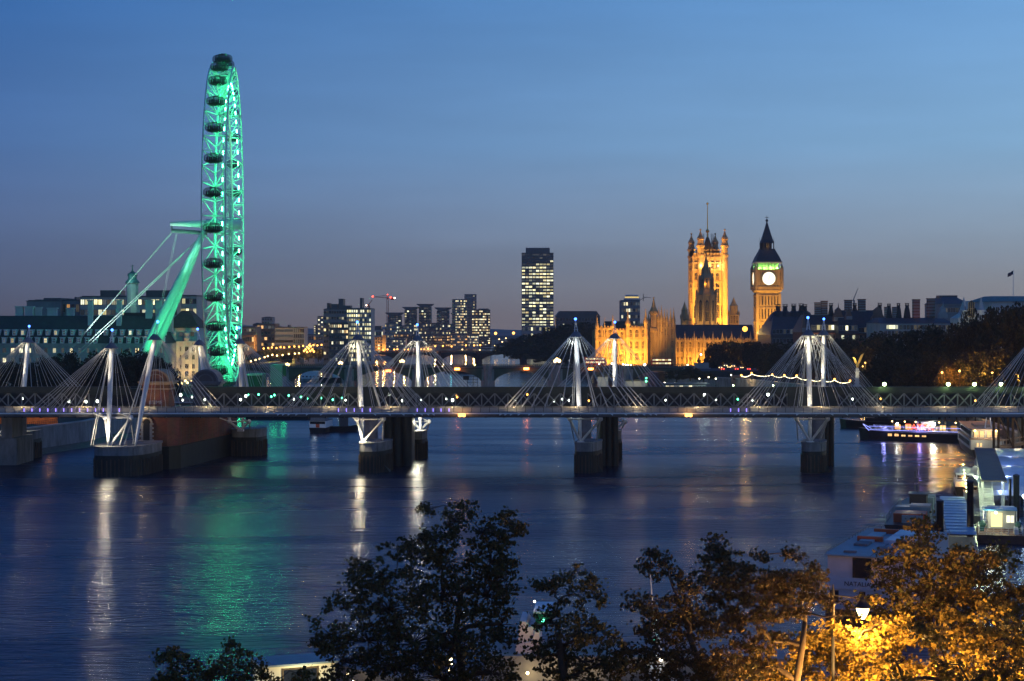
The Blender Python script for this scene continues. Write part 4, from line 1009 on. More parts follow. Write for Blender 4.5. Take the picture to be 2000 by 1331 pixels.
mb = MB().tube((7, 10, H(588)), (15, 10, H(580)), .25, .2, 5).tube((12, 10, H(588)), (12, 10, H(574)), .3, .3, 5).tube((12, 10, H(580)), (19, 10, H(582)), .2, .2, 5); mb.build('roof_gantry_frame', M['dark'], t, w=False)
# hospital blocks
block('hospital_block', 'tall grey concrete hospital block with few lights beside the bright windowed block', 'hospital', 632, 677, 605, 1150, 30, 'office_grey', 9, 9, .2, 'w_yel', plant=((636, 641, 592), (645, 657, 594), (659, 668, 583.5), (668, 682, 597)), seed=3, wfill=(.82, .42))
block('hospital_block', 'white gridded hospital block with almost every window brightly lit', 'hospital', 677, 725, 604, 1150, 30, 'office_pale', 11, 12, .85, 'w_white', plant=((701, 705.5, 582),), seed=4, wfill=(.66, .56), pattern=lambda b, f: .9 if b < 6 else .6, dim=.3)
block('hospital_block', 'dark glazed lower hospital block with warm lit upper floors in front of the grey one', 'hospital', 643, 680, 632, 1138, 10, 'office_dark', 9, 7, .3, 'w_yel', seed=6, pattern=lambda b, f: .75 if f > 4 else .1)
block('apartment_tower', 'slim apartment slab with a zigzag strip of yellow stair lights', 'apartments', 620, 632, 619, 1700, 16, 'mauve', 2, 14, .5, 'w_yel', seed=1, pattern=lambda b, f: .95 if b == (f % 2) else .1, wfill=(.5, .6))
block('apartment_tower', 'slim lower apartment slab with one bright vertical strip of light', 'apartments', 613, 620, 636, 1720, 16, 'mauve', 2, 10, .5, 'w_yel', seed=1, pattern=lambda b, f: .95 if b == 0 else .0)
# east bank offices
block('office_block', 'dark office block directly beside the foot of the big wheel', 'office block', 472, 500, 640, 1200, 26, 'office_dark', 6, 6, .15, 'w_yel', seed=11)
block('apartment_tower', 'distant mauve tower block alone above the brick offices', 'apartments', 511, 532, 621, 1900, 20, 'mauve', 4, 8, .05, 'w_yel', plant=((516, 527, 619),), seed=12)
block('brick_offices', 'brown brick office block with a few orange lit windows', 'office block', 494, 537, 634, 1240, 24, 'brick_far', 6, 6, .22, 'w_or', seed=13, plant=((497, 503, 631),))
block('office_block', 'pale banded office block without lights beside the brick offices', 'office block', 537, 573, 641, 1200, 22, 'office_pale', 1, 6, 0, 'w_yel', wfill=(.97, .42), seed=14, plant=((540, 548, 638), (560, 563, 635)))
block('office_block', 'pale glazed office block softly lit from inside at the end of the lamp row', 'office block', 573, 594, 641, 1200, 22, 'office_pale', 5, 6, .6, 'w_dim', wfill=(.8, .7), seed=15)
block('terrace_block', 'low dark terrace behind the row of orange street lamps', 'terrace', 470, 496, 655, 1160, 14, 'brick_far', 6, 3, .3, 'w_or', seed=16)
block('office_block', 'long low purple block behind the yellow lit trees', 'office block', 594, 640, 655, 1400, 20, 'mauve', 10, 3, .12, 'w_or', seed=17)
block('office_block', 'small white office with vertical fins beneath the red tower crane', 'office block', 725, 748, 645, 1500, 20, 'office_pale', 8, 3, .2, 'w_white', seed=18, plant=((727, 744, 637),))
# winged riverside towers
for i, (a, b, yt, Yd, lb) in enumerate(((757, 783, 617, 2250, 'lowest winged roof glass tower just under the red crane'), (790, 813, 606, 2280, 'winged roof glass tower second along the river, paler rows of light'), (818, 842, 600, 2300, 'tallest winged roof glass tower with a light under its roof'), (853, 877, 607, 2280, 'winged roof glass tower with greenish lit top floors'), (884, 905, 618, 2250, 'low winged roof glass tower in front of the twin core tower'))):
    block('winged_tower', lb, 'apartments', a, b, yt, Yd, 22, 'office_dark', 5, 12, .16, 'w_white', roof='wing', roofm='office_dark', seed=20 + i, dim=.5)
k = 0
for (a, b, yt, Yd, m, lit_, wmm, lb) in (
    (752, 775, 633, 2150, 'office_pale', .2, 'w_yel', 'stepped pale apartment block under the lowest winged tower'), (775, 806, 637, 2150, 'office_grey', .25, 'w_white', 'stepped grey apartment block between winged towers'),
    (806, 832, 634, 2180, 'office_grey', .35, 'w_yel', 'stepped apartment block below the tallest winged tower'), (832, 862, 632, 2150, 'office_dark', .3, 'w_yel', 'dark stepped apartment block with yellow windows below winged roofs'),
    (862, 892, 634, 2150, 'office_grey', .3, 'w_white', 'greenish glass stepped block below the winged roofs'), (892, 925, 640, 2120, 'office_dark', .3, 'w_yel', 'dark stepped block in front of the twin core tower'),
    (770, 800, 653, 1800, 'brick_far', .3, 'w_or', 'brown brick riverside flats under the pylon cables'), (800, 846, 657, 1820, 'office_dark', .25, 'w_yel', 'long dark riverside flats with scattered yellow windows'),
    (846, 878, 656, 1780, 'brick_far', .4, 'w_or', 'brown riverside flats with orange lit ground floor'), (878, 915, 655, 1800, 'office_pale', .35, 'w_or', 'pale riverside flats with even rows of small windows'),
    (915, 934, 656, 1790, 'office_pale', .7, 'w_yel', 'brightly lit riverside block next to the river bend'), (934, 960, 660, 1850, 'office_dark', .2, 'w_yel', 'dark riverside block at the end of the bank'),
    (722, 752, 662, 1500, 'mauve', .3, 'w_yel', 'low mauve block beside the orange lit gatehouse'), (752, 792, 664, 1560, 'office_pale', .2, 'w_yel', 'low pale block behind the orange lamps of the far bridge')):
    block('apartment_block', lb, 'apartments', a, b, yt, Yd, 18, m, max(4, int((b - a) / 2.4)), 5 if yt < 650 else 4, lit_, wmm, seed=40 + k, dim=.45, plant=((a + 4, a + 9, yt - 3),) if k % 2 else ()); k += 1
t = block('gatehouse', 'orange floodlit twin towered gatehouse on the far bank', 'gatehouse', 728, 747, 660, 1450, 10, 'stone', 4, 5, .4, 'w_white', seed=60)
for dx in (-5.5, 5.5): MB().bx(dx - 1.6, dx + 1.6, -1.2, 2, -2, Z(655, 1450) - GZ).build('tower', M['stone'], t, w=False)
light('POINT', 'gatehouse_light', (X(738, 1450), 1440, 9), 5200, SODIUM, t, 1)
light('POINT', 'gatehouse_light', (X(752, 1450), 1444, 9), 3000, SODIUM, t, 1)
block('twin_core_tower', 'mauve tower with blank concrete cores and a lit band of windows', 'office tower', 883, 912, 586, 1950, 24, 'mauve', 9, 17, .5, 'w_yel', seed=61, pattern=lambda b, f: .8 if b == 2 else (.55 if b > 2 else 0), dim=.2, wfill=(.8, .5))
block('core_tower', 'blank mauve concrete slab rising beside the lit twin core tower', 'office tower', 907, 930, 576, 1970, 24, 'mauve', 8, 17, .1, 'w_yel', seed=62, pattern=lambda b, f: .9 if b == 6 and f > 9 else 0, dim=.03, wfill=(.4, .5))
block('brick_tower', 'reddish office tower with long bands of yellow lit windows', 'office tower', 922, 957, 606, 1900, 24, 'brick_far', 10, 13, .6, 'w_yel', seed=63, plant=((934, 954, 603),), wfill=(.86, .48), dim=.2)
# cranes
c = thing('tower_crane', 'red tower crane with red and white lights above the far rooftops', 'crane', (X(757, 1900), 1900, 5))
H = lambda py: Z(py, 1900) - 5
mm = X(758, 1900) - X(757, 1900)
mb = MB()
def lattice_mast(mb, z0, z1, w, n):
    for sx in (-1, 1):
        for sy in (-1, 1): mb.tube((sx * w, sy * w, z0), (sx * w, sy * w, z1), .28, .28, 4)
    for i in range(n):
        a = z0 + (z1 - z0) * i / n; b = z0 + (z1 - z0) * (i + 1) / n; s = 1 if i % 2 else -1
        mb.tube((-w * s, -w, a), (w * s, -w, b), .16, .16, 4); mb.tube((-w, -w * s, a), (-w, w * s, b), .16, .16, 4)
RS = mat('red_crane_steel', (.4, .1, .07), .6, 0, .1)
lattice_mast(mb, 0, H(582), .9, 16); mb.build('mast_lattice', RS, c, w=False)
mb = MB()
x0, x1 = -29 * mm, 13 * mm; z = H(583)
mb.tube((x0, 0, z + 1.5), (x1, 0, z + .2), .3, .3, 5).tube((x0, 0, z + 1.5), (0, 0, z + 3.6), .22, .22, 4).tube((x1, 0, z + .2), (0, 0, z + 3.6), .2, .2, 4).tube((0, 0, z - 1), (0, 0, z + 3.8), .5, .3, 5).bx(x1 - 4, x1, -1, 1, z - 1.8, z)
for i in range(14): t_ = i / 14; mb.tube((x0 * (1 - t_), 0, z + 1.5 * (1 - t_)), (x0 * (1 - t_) * .97, 0, z + 1.5 + 2 * t_), .12, .12, 4)
mb.build('jib', RS, c, w=False)
CL = MB().ball((0, 0, 0), .9, 8, 6)
crl = CL.mesh('warning_light', M['bulb_r']); cwl = CL.mesh('warning_light', M['bulb_w'])
put(crl, 'warning_light', c, (x0, -1, z + 2)); put(crl, 'warning_light', c, (x1 - 4, -1, z + 1)); put(crl, 'warning_light', c, (0, -1.2, z + 4.2), scale=(.6,) * 3); put(cwl, 'warning_light', c, (x1 + .5, -1, z + .3))
c2 = thing('luffing_crane', 'small red luffing crane standing on the bright hospital block', 'crane', (X(721, 1165), 1165, Z(603, 1165)))
MB().tube((0, 0, -3), (0, 0, 2), .6, .6, 6).tube((-1, 0, 2), (2.2, 0, 6), .35, .2, 5).bx(-2.4, 0, -.8, .8, 1.4, 2.8).build('jib', RS, c2, w=False)
put(cwl, 'cab_light', c2, (-1.8, -1.1, 2.2), scale=(.5,) * 3)
c3 = thing('tower_crane', 'thin grey crane jib leaning above the brick mansion chimneys', 'crane', (X(1668, 1500), 1500, 5))
MB().tube((0, 0, 0), (0, 0, Z(586, 1500) - 5), .9, .9, 4).tube((-1, 0, Z(588, 1500) - 5), (3.6, 0, Z(563, 1500) - 5), .5, .25, 4).build('jib', M['office_grey'], c3, w=False)
# ---- west side: parliament offices and brick mansions with tall chimneys
Yn = 840
Hn = lambda py: Z(py, Yn) - GZ
def xn(px): return X(px, Yn)
def mansion(name, label, cat, px0, px1, yeave, yridge, Y, depth, wallm, roofm, chims, gables, wins, winm, group=None, inset=.12, dormers=0):
    xa, xb = X(px0, Y), X(px1, Y); xc = (xa + xb) / 2; hw = (xb - xa) / 2
    t = thing(name, label, cat, (xc, Y, GZ), 0, group); H = lambda py: Z(py, Y) - GZ
    he, hr = H(yeave), H(yridge)
    mb = MB().bx(-hw, hw, 0, depth, -1, he)
    for z in (he - .5, he * .66, he * .36): mb.bx(-hw - .3, hw + .3, -.35, 0, z - .3, z + .3)
    mb.build('wall', M[wallm], t, w=False)
    ins = hw * 2 * inset
    ro = MB().add([(-hw - .5, -.5, he), (hw + .5, -.5, he), (hw + .5, depth + .5, he), (-hw - .5, depth + .5, he), (-hw + ins, depth * .4, hr), (hw - ins, depth * .4, hr), (hw - ins, depth * .6, hr), (-hw + ins, depth * .6, hr)],
                  [(0, 1, 5, 4), (1, 2, 6, 5), (2, 3, 7, 6), (3, 0, 4, 7), (4, 5, 6, 7), (3, 2, 1, 0)]).build('roof', M[roofm], t, w=False)
    for (px, w, yt, yb_, kind) in chims:
        x = X(px, Y) - xc; w = w * Y / F; zt, zb_ = H(yt), H(yb_); yy = depth * .42
        mb = MB()
        if kind == 'round':
            bf = 1.9 if Y > 880 else 1.0
            mb.lathe([(w * bf, zb_ - 4), (w * bf * .64, zb_ + .6), (w * .5, zb_ + 1.6), (w * .42, zt - 1.6), (w * .55, zt - 1.3), (w * .55, zt - 1)], (x, yy, 0), 12)
            for q in range(6): tq = q * math.pi / 3; mb.tube((x + w * .42 * math.cos(tq), yy + w * .42 * math.sin(tq), zt - 1), (x + w * .42 * math.cos(tq), yy + w * .42 * math.sin(tq), zt - .25), .12, .12, 4)
            mb.lathe([(w * .56, zt - .25), (w * .56, zt)], (x, yy, 0), 12)
            m_ = M['dark']
        else:
            mb.bx(x - w / 2, x + w / 2, yy - w * .4, yy + w * .4, zb_ - 3, zt)
            n = 6
            for q in range(n): z = zb_ + (zt - zb_) * (q + .7) / n; mb.bx(x - w * .53, x + w * .53, yy - w * .43, yy + w * .43, z - .16, z + .16, 1)
            mb.bx(x - w * .56, x + w * .56, yy - w * .46, yy + w * .46, zt, zt + .4)
            m_ = [M['brick_far'] if kind == 'brick' else M['stone_pale'], M['stone_grey']]
        mb.build('chimney', m_, ro, w=False)
    for (px, w, yt, ya) in gables:
        x = X(px, Y) - xc; w = w * Y / F; zt, za = H(yt), H(ya)
        mb = MB().prism([(x - w / 2, za), (x + w / 2, za), (x + w / 2, za + (zt - za) * .3), (x + w * .3, za + (zt - za) * .55), (x + w * .28, za + (zt - za) * .8), (x, zt), (x - w * .28, za + (zt - za) * .8), (x - w * .3, za + (zt - za) * .55), (x - w / 2, za + (zt - za) * .3)], -.9, 3, 'y')
        for q in range(4): mb.bx(x - w * .48, x + w * .48, -1.05, -.9, za + (zt - za) * (.04 + q * .07), za + (zt - za) * (.06 + q * .07) + .15, 1)
        mb.tube((x, 0, zt - .3), (x, 0, zt + 2.2), .3, .05, 6)
        g = mb.build('gable', [M['brick_far' if wallm.startswith('brick') else 'stone_grey'], M['stone_grey']], ro, w=False)
    wm1 = winmesh(1.3, 2.3, winm, 'stone_grey'); wd = winmesh(1.3, 2.3, 'glassdark', 'stone_grey'); wdim = winmesh(1.3, 2.3, 'w_dim', 'stone_grey')
    for (a, b, n, py, litp) in wins:
        for i in range(n):
            x = X(a + (b - a) * i / max(1, n - 1), Y) - xc
            q = rnd.random(); put(wm1 if q < litp else (wdim if q < litp + .3 else wd), 'window', t, (x, -.03, H(py)))
    return t
m1 = mansion('parliament_offices', 'huge dark hipped roof block with a row of black funnel chimneys beside clock tower', 'office building', 1506, 1588, 655, 613, 900, 50, 'office_dark', 'slate',
        [(1532, 10, 594, 613, 'round'), (1546, 10, 594, 613, 'round'), (1563, 10, 593, 613, 'round'), (1578, 10, 592.5, 612, 'round'), (1585.5, 9, 594, 613, 'round')], [], [(1512, 1580, 11, 648, 0), (1512, 1580, 11, 666, .02)], 'w_yel', inset=.2)
m2 = mansion('brick_mansion', 'striped red brick mansion with banded chimneys, scrolled gable and white lit columns behind the pylons', 'mansion', 1568, 1640, 650, 615, 830, 30, 'brick_red', 'slate',
        [(1606, 11.5, 592, 618, 'brick'), (1619, 12, 589, 618, 'brick'), (1632.5, 8, 592, 612, 'round')], [(1637.5, 20, 601, 628), (1570, 8, 619, 650)], [(1587, 1632, 9, 640, .35), (1575, 1635, 10, 656, .08)], 'w_white')
m3 = mansion('brick_mansion', 'larger striped red brick mansion with domed gable, spike finials and tall banded chimneys', 'mansion', 1640, 1730, 652, 606, 820, 34, 'brick_red', 'slate',
        [(1668, 13.5, 587, 616, 'brick'), (1681, 8, 592, 609, 'round'), (1695, 13.5, 585.5, 616, 'brick'), (1731, 8, 591.5, 612, 'round')], [(1715, 26, 599.5, 632), (1658, 12, 602, 625)], [(1642, 1672, 6, 641, .3), (1680, 1722, 9, 645, .06), (1646, 1725, 12, 660, .08)], 'w_white', inset=.08)
m4 = mansion('stone_office', 'long pale stone office front with a slate roof, chimneys and four lit top windows', 'office building', 1719, 1860, 632, 621, 780, 30, 'stone_grey', 'slate',
        [(1742, 6, 601, 622, 'brick'), (1748, 7, 593, 606, 'round'), (1759, 8, 601, 622, 'brick'), (1767, 7, 592, 606, 'round'), (1784, 8, 592, 608, 'round'), (1802, 13, 586, 622, 'brick'), (1831, 14, 584, 620, 'brick')], [(1842, 16, 598, 622)], [(1734, 1751, 4, 631 + 7, .95), (1760, 1850, 14, 639, .0), (1730, 1850, 18, 652, .05)], 'w_white', inset=.04)
light('SPOT', 'roof_uplight', (X(1800, 780), 778, Z(628, 780)), 900, (1, .3, .1), m4, .3, (X(1800, 780), 793, Z(606, 780)), 60)
light('SPOT', 'front_lights', (X(1600, 830), 815, 20), 7000, (1, .8, .5), m2, .4, (X(1606, 830), 830, Z(645, 830)), 50)
t = mansion('stepped_office', 'bulky grey office block with a dark pyramid roof behind the stone office', 'office building', 1842, 1892, 594, 579, 900, 40, 'office_grey', 'slate', [], [], [(1848, 1890, 9, 606, .0)], 'w_yel', inset=.22)
MB().bx(-4.5, 5, 16, 24, Z(583, 900) - GZ, Z(576.5, 900) - GZ).build('rooftop_plant', M['office_dark'], t, w=False)
block('office_block', 'plain dark grey slab roof block behind the floodlit spires', 'office block', 1890, 1945, 596, 950, 30, 'office_grey', seed=70)
# floodlit spired hall
sp = thing('spired_hall', 'small white floodlit gothic hall with two slender spires half hidden by trees', 'hall', (X(1892, 640), 640, GZ))
H = lambda py: Z(py, 640) - GZ; xx = lambda px: X(px, 640) - X(1892, 640)
MB().prism([(xx(1872), 0), (xx(1918), 0), (xx(1918), H(622)), (xx(1906), H(612)), (xx(1897), H(588)), (xx(1888), H(612)), (xx(1872), H(622))], 0, 12, 'y').build('gable_wall', M['stone_pale'], sp, w=False)
for px, yt in ((1882, 580), (1915.5, 581)):
    MB().lathe([(1.3, 0), (1.3, H(608)), (1.6, H(607)), (1.1, H(604)), (.75, H(596)), (.06, H(yt))], (xx(px), -.4, 0), 8).build('spire', M['stone_pale'], sp, w=False)
put(gothwin(2.2, 6), 'window', sp, (xx(1897), -.1, H(618)))
light('POINT', 'hall_floodlight', (X(1890, 640), 631, 22), 3000, (1, .97, .7), sp, .5); light('POINT', 'hall_floodlight', (X(1913, 640), 632, 20), 2600, (1, .97, .7), sp, .5)
# ministry block with green roof and flagpole
mi = thing('ministry_block', 'pale stone block with shallow green copper roof at the edge of the trees', 'ministry', (X(1985, 760), 760, GZ))
H = lambda py: Z(py, 760) - GZ; xx = lambda px: X(px, 760) - X(1985, 760)
MB().bx(xx(1938), xx(2090), 0, 40, -1, H(590)).bx(xx(1936), xx(2092), -.6, 40.6, H(591), H(589.5)).build('wall', M['stone_pale'], mi, w=False)
MB().add([(xx(1935), -1, H(589)), (xx(2093), -1, H(589)), (xx(2093), 41, H(589)), (xx(1935), 41, H(589)), (xx(1955), 14, H(578)), (xx(2080), 14, H(578)), (xx(2080), 27, H(578)), (xx(1955), 27, H(578))], [(0, 1, 5, 4), (1, 2, 6, 5), (2, 3, 7, 6), (3, 0, 4, 7), (4, 5, 6, 7), (3, 2, 1, 0)]).build('roof', M['copper'], mi, w=False)
for i in range(10): put(winmesh(1.4, 3, 'glassdark', 'stone_pale'), 'window', mi, (xx(1948) + i * 3.2, -.03, H(607)))
fp = thing('flagpole', 'white flagpole with a dark flag flying above the green roof', 'flagpole', (X(1979, 770), 770, Z(578, 770)))
MB().tube((0, 0, 0), (0, 0, Z(527, 770) - Z(578, 770)), .14, .09, 8).build('pole', M['white'], fp, w=False)
zf = Z(528, 770) - Z(578, 770)
FL = mat('navy_flag_cloth', (.03, .035, .08), .8, 0, .4, .5)
mb = MB(); vs = []; fs = []
for i in range(9):
    for j in range(5): vs.append((-.1 - i * .3, .25 * math.sin(i * .9), zf - .3 - i * .16 - j * (.42) + .1 * math.sin(i * 1.3)))
for i in range(8):
    for j in range(4): fs.append((i * 5 + j, i * 5 + j + 1, (i + 1) * 5 + j + 1, (i + 1) * 5 + j))
mb.add(vs, fs); mb.build('flag', FL, fp, w=False)
# ---- County offices on the south bank
Yc = 720
ch = thing('county_offices', 'long pale stone riverside building with a dark green mansard roof and two rows of dormers', 'public building', (X(140, Yc), Yc, GZ))
H = lambda py: Z(py, Yc) - GZ; xx = lambda px: X(px, Yc) - X(140, Yc)
mb = MB().bx(xx(-70), xx(322), 0, 45, -1, H(672))
for py in (672, 676, 692, 712): mb.bx(xx(-71), xx(323), -.5, 0, H(py) - .25, H(py) + .25)
for i in range(24): x = xx(-64 + i * 16.6); mb.bx(x - .35, x + .35, -.28, 0, 0, H(676))
mb.build('wall', M['stone_grey'], ch, w=False)
rf = MB().add([(xx(-72), -.6, H(671)), (xx(322), -.6, H(671)), (xx(322), 46, H(671)), (xx(-72), 46, H(671)), (xx(-60), 9, H(617)), (xx(288), 9, H(617)), (xx(288), 36, H(617)), (xx(-60), 36, H(617))], [(0, 1, 5, 4), (1, 2, 6, 5), (2, 3, 7, 6), (3, 0, 4, 7), (4, 5, 6, 7), (3, 2, 1, 0)]).build('roof', mat('dark_green_slate', (.03, .045, .04), .6, 0, .3, .6), ch, w=False)
MB().bx(xx(232), xx(286), 9.2, 30, H(617), H(611)).build('roof_walkway_edging', M['dark'], rf, w=False)
for (a, b, yt, yb_, yy) in ((165, 174.5, 588, 640, 5.5), (221, 231, 588, 640, 5.5), (276, 289, 588, 634, 8), (292, 304, 588, 640, 12), (306, 322, 590, 640, 16), (3, 18, 600, 618, 20), (22, 38, 600, 618, 20), (40, 52, 602, 618, 22), (62, 80, 603, 618, 24), (101, 115, 603, 618, 24)):
    w = xx(b) - xx(a)
    MB().bx(xx(a), xx(b), yy, yy + w * .7, H(yb_) - 2, H(yt)).bx(xx(a) - .3, xx(b) + .3, yy - .3, yy + w * .7 + .3, H(yt), H(yt) + .5).bx(xx(a) - .15, xx(b) + .15, yy - .15, yy + w * .7 + .15, H(yt + 22) - .3, H(yt + 22) + .1).build('chimney', M['stone_pale'], rf, w=False)
def dormer(m, w, h):
    mb = MB().bx(-w / 2, w / 2, -.2, 3, 0, h, 1).bx(-w * .62, w * .62, -.4, 3, h, h + .3, 1).bx(-w * .34, w * .34, -.26, -.2, h * .15, h * .88, 0)
    for k in (-.5, 0, .5): mb.bx(w * .34 * k * 2 - .07, w * .34 * k * 2 + .07, -.32, -.26, h * .15, h * .88, 1)
    mb.bx(-w * .34, w * .34, -.32, -.26, h * .5, h * .56, 1)
    return mb.mesh('dormer', [M[m], M['white']])
D1 = dormer('w_dim', 1.75, 2.3); D2 = dormer('w_yel', 1.75, 2.3)
for i in range(23):
    px = -38 + i * 16.2
    if 160 < px < 168: continue
    put(D2 if i in (9, 18, 5) else D1, 'dormer', ch, (xx(px), .9, H(655.5)), scale=(.9, 1, .95))
    if i not in (15,): put(D2 if i in (4, 8, 21) else D1, 'dormer', ch, (xx(px - 2), -.4, H(671)), scale=(1, 1, 1.0))
WL = winmesh(1.5, 1.9, 'w_yel', 'stone_grey'); WD = winmesh(1.5, 1.9, 'w_dim', 'stone_grey')
for i in range(24):
    px = -56 + i * 16.2
    for py, lit_ in ((685, (5, 6, 7, 10, 12, 20)), (704, (3, 4)), (722, ())):
        put(WL if i in lit_ else WD, 'window', ch, (xx(px), -.03, H(py)), scale=(1, 1, 1))
cu = MB().lathe([(3.4, H(612)), (3.4, H(598)), (3.6, H(597)), (2.6, H(596)), (2.6, H(553)), (3.1, H(552)), (3.1, H(551))], (xx(238), 20, 0), 8).build('clock_turret', M['stone_grey'], rf, w=False)
mb = MB().lathe([(3.3, H(551)), (2.3, H(545)), (1.9, H(543)), (1.9, H(537)), (2.3, H(536.5)), (1.9, H(532)), (.8, H(529)), (.3, H(526)), (.2, H(519)), (.1, H(514))], (xx(238), 20, 0), 10)
mb.tube((xx(238) - .9, 20, H(517.5)), (xx(238) + .9, 20, H(516.5)), .12, .12, 4); tu = mb.build('turret_dome', M['copper'], rf, w=False)
light('POINT', 'turret_light', (X(238, Yc) - .4, Yc + 15, Z(545, Yc) + .4), 420, (.4, .95, 1), ch, .3)
light('POINT', 'turret_light', (X(243, Yc), Yc + 12, Z(588, Yc)), 600, (.5, 1, .85), ch, .3)
# end pavilion, floodlit orange
ep = thing('end_pavilion', 'orange floodlit stone end pavilion with steep hipped roof next to the big wheel', 'public building', (X(352, 745)  , 745, GZ))
H = lambda py: Z(py, 745) - GZ; xx = lambda px: X(px, 745) - X(352, 745)
mb = MB().bx(xx(316), xx(386), 0, 30, -1, H(667)).bx(xx(315), xx(387), -.6, 30, H(670), H(667)).bx(xx(322), xx(384), 2, 26, H(667), H(641))
for px in (322, 334, 348, 358, 372, 384): mb.bx(xx(px) - .8, xx(px) + .8, -.5, 0, 0, H(670))
for px in (338, 365): mb.lathe([(1.2, H(667)), (1.5, H(661)), (1.1, H(657)), (1.3, H(651)), (.7, H(647))], (xx(px), .4, 0), 10)
mb.build('wall', M['stone_pale'], ep, w=False)
MB().add([(xx(318), 1.4, H(641)), (xx(388), 1.4, H(641)), (xx(388), 27, H(641)), (xx(318), 27, H(641)), (xx(346), 10, H(607)), (xx(362), 10, H(607)), (xx(362), 18, H(607)), (xx(346), 18, H(607))], [(0, 1, 5, 4), (1, 2, 6, 5), (2, 3, 7, 6), (3, 0, 4, 7), (4, 5, 6, 7), (3, 2, 1, 0)]).build('roof', M['tile'], ep, w=False)
for px in (330, 341, 353, 365, 378):
    for py in (682, 698, 716, 730): put(WD, 'window', ep, (xx(px), -.03, H(py)))
for px in (330, 352, 374): put(WD, 'window', ep, (xx(px), 1.97, H(653)))
for px in (330, 352, 372): flood(ep, X(px, 745), 733, 6, X(px, 745), 745, 20, 9000, 95, (1, .58, .2))
# slab offices behind
block('slab_offices', 'white slab office block with bright window bands behind the green mansard roof', 'office block', 157, 346, 581, 840, 24, 'office_pale', 22, 8, .5, 'w_white', plant=((190, 229, 567), (280, 342, 567)), seed=80, wfill=(.86, .5), pattern=lambda b, f: .6 if f > 4 else .2, dim=.4)
block('slab_offices', 'end wing of the white slab offices with lit bands next to the green leg', 'office block', 348, 384, 579, 850, 30, 'office_pale', 5, 8, .5, 'w_white', seed=81, wfill=(.86, .5), dim=.4)
block('grey_block', 'plain grey blank block behind the green mansard roof', 'office block', 52, 118, 589, 850, 30, 'office_grey', plant=((60, 73, 585), (77, 111, 582)), seed=82)
block('grey_block', 'narrow grey block with roof machinery between the blank block and the slab offices', 'office block', 120, 156, 588, 855, 30, 'office_grey', 4, 5, .15, 'w_or', plant=((122, 128, 583), (138, 142, 580)), seed=83)
# ---------------------------------------------------------------- arched bridges further up the river
def archbridge(name, label, Y, w, piers, x0, x1, deck_py, crown_py, spring_py, base_m, parap, railm):
    """piers: photo columns of the pier centres with half widths"""
    br = thing(name, label, 'road bridge', (0, Y, Z(deck_py, Y)))
    zt = Z(deck_py, Y); zc = Z(crown_py, Y); zs = Z(spring_py, Y)
    xs = [(X(p, Y), h * Y / F) for p, h in piers]
    for i in range(len(xs) - 1):
        a = xs[i][0] + xs[i][1]; b = xs[i + 1][0] - xs[i + 1][1]; m = (a + b) / 2; hw = (b - a) / 2; n = 18
        top = [(a + 2 * hw * k / n, zs + (zc - zs) * math.sin(math.pi * k / n) ** .62) for k in range(n + 1)]
        mb = MB()
        for k in range(n): mb.prism([(top[k][0], top[k][1]), (top[k + 1][0], top[k + 1][1]), (top[k + 1][0], zt - .95), (top[k][0], zt - .95)], Y, Y + w, 'y')
        for k in range(n): mb.prism([(top[k][0], top[k][1]), (top[k + 1][0], top[k + 1][1]), (top[k + 1][0], top[k + 1][1] + .5), (top[k][0], top[k][1] + .5)], Y - .35, Y, 'y')
        for k in range(1, n): mb.bx(top[k][0] - .08, top[k][0] + .08, Y - .18, Y, top[k][1] + .5, zt - .95)
        mb.build('arch_span', base_m, br)
    for x, h in xs:
        mb = MB().bx(x - h, x + h, Y - 1.2, Y + w + 1.2, -2, zt - .95).prism([(x - h * 1.15, Y - 1.3), (x, Y - 3.4), (x + h * 1.15, Y - 1.3)], -2, zs + .6)
        mb.lathe([(h * .62, -1), (h * .62, zt - 1), (h * .75, zt - .8), (h * .75, zt + .9)], (x, Y - .9, 0), 8)
        mb.build('pier', M['concrete'] if base_m is not M['red_iron'] else base_m, br)
    MB().bx(x0, x1, Y - .4, Y + w + .4, zt - .947, zt - .3).build('road_deck', M['asphalt'], br)
    for y in (Y - .4, Y + w + .1):
        mb = MB().bx(x0, x1, y, y + .3, zt + .75, zt + .95).bx(x0, x1, y, y + .3, zt - .297, zt - .1)
        n = int((x1 - x0) / 1.1)
        for i in range(n): x = x0 + (x1 - x0) * i / n; mb.bx(x, x + .35, y + .05, y + .25, zt - .1, zt + .75)
        mb.build('parapet_railing', railm, br)
    return br
M['green_iron'] = mat('pale_green_ironwork', (.06, .078, .055), .6, .1, .25, .4)
M['red_iron'] = mat('dark_red_ironwork', (.07, .03, .03), .6, .1, .25, .4)
YB = 862
wb = archbridge('arched_bridge', 'low green iron road bridge with stone piers and wide flat arches', YB, 24, ((430, 7), (556, 8), (682, 9), (816, 10.5), (953, 12), (1085, 13.5), (1222, 14), (1345, 14)), X(425, YB), X(1352, YB), 717.5, 724.5, 746, M['green_iron'], 0, M['green_iron'])
NV = MB().ball((-.62, 0, 0), .42, 8, 6).ball((.62, 0, 0), .42, 8, 6).bx(-1.3, 1.3, .25, .5, -.5, .5).mesh('navigation_light', M['bulb_ro'])
for px, py in ((758, 724.5), (893, 721), (1028, 720.5), (1154, 721)):
    put(NV, 'navigation_light', wb, (X(px, YB - 1.2), YB - 1.2, Z(py, YB)), world=True)
    light('POINT', 'navigation_lamp_light', (X(px, YB), YB - 3, Z(py, YB)), 900, (1, .25, .05), wb, .4)
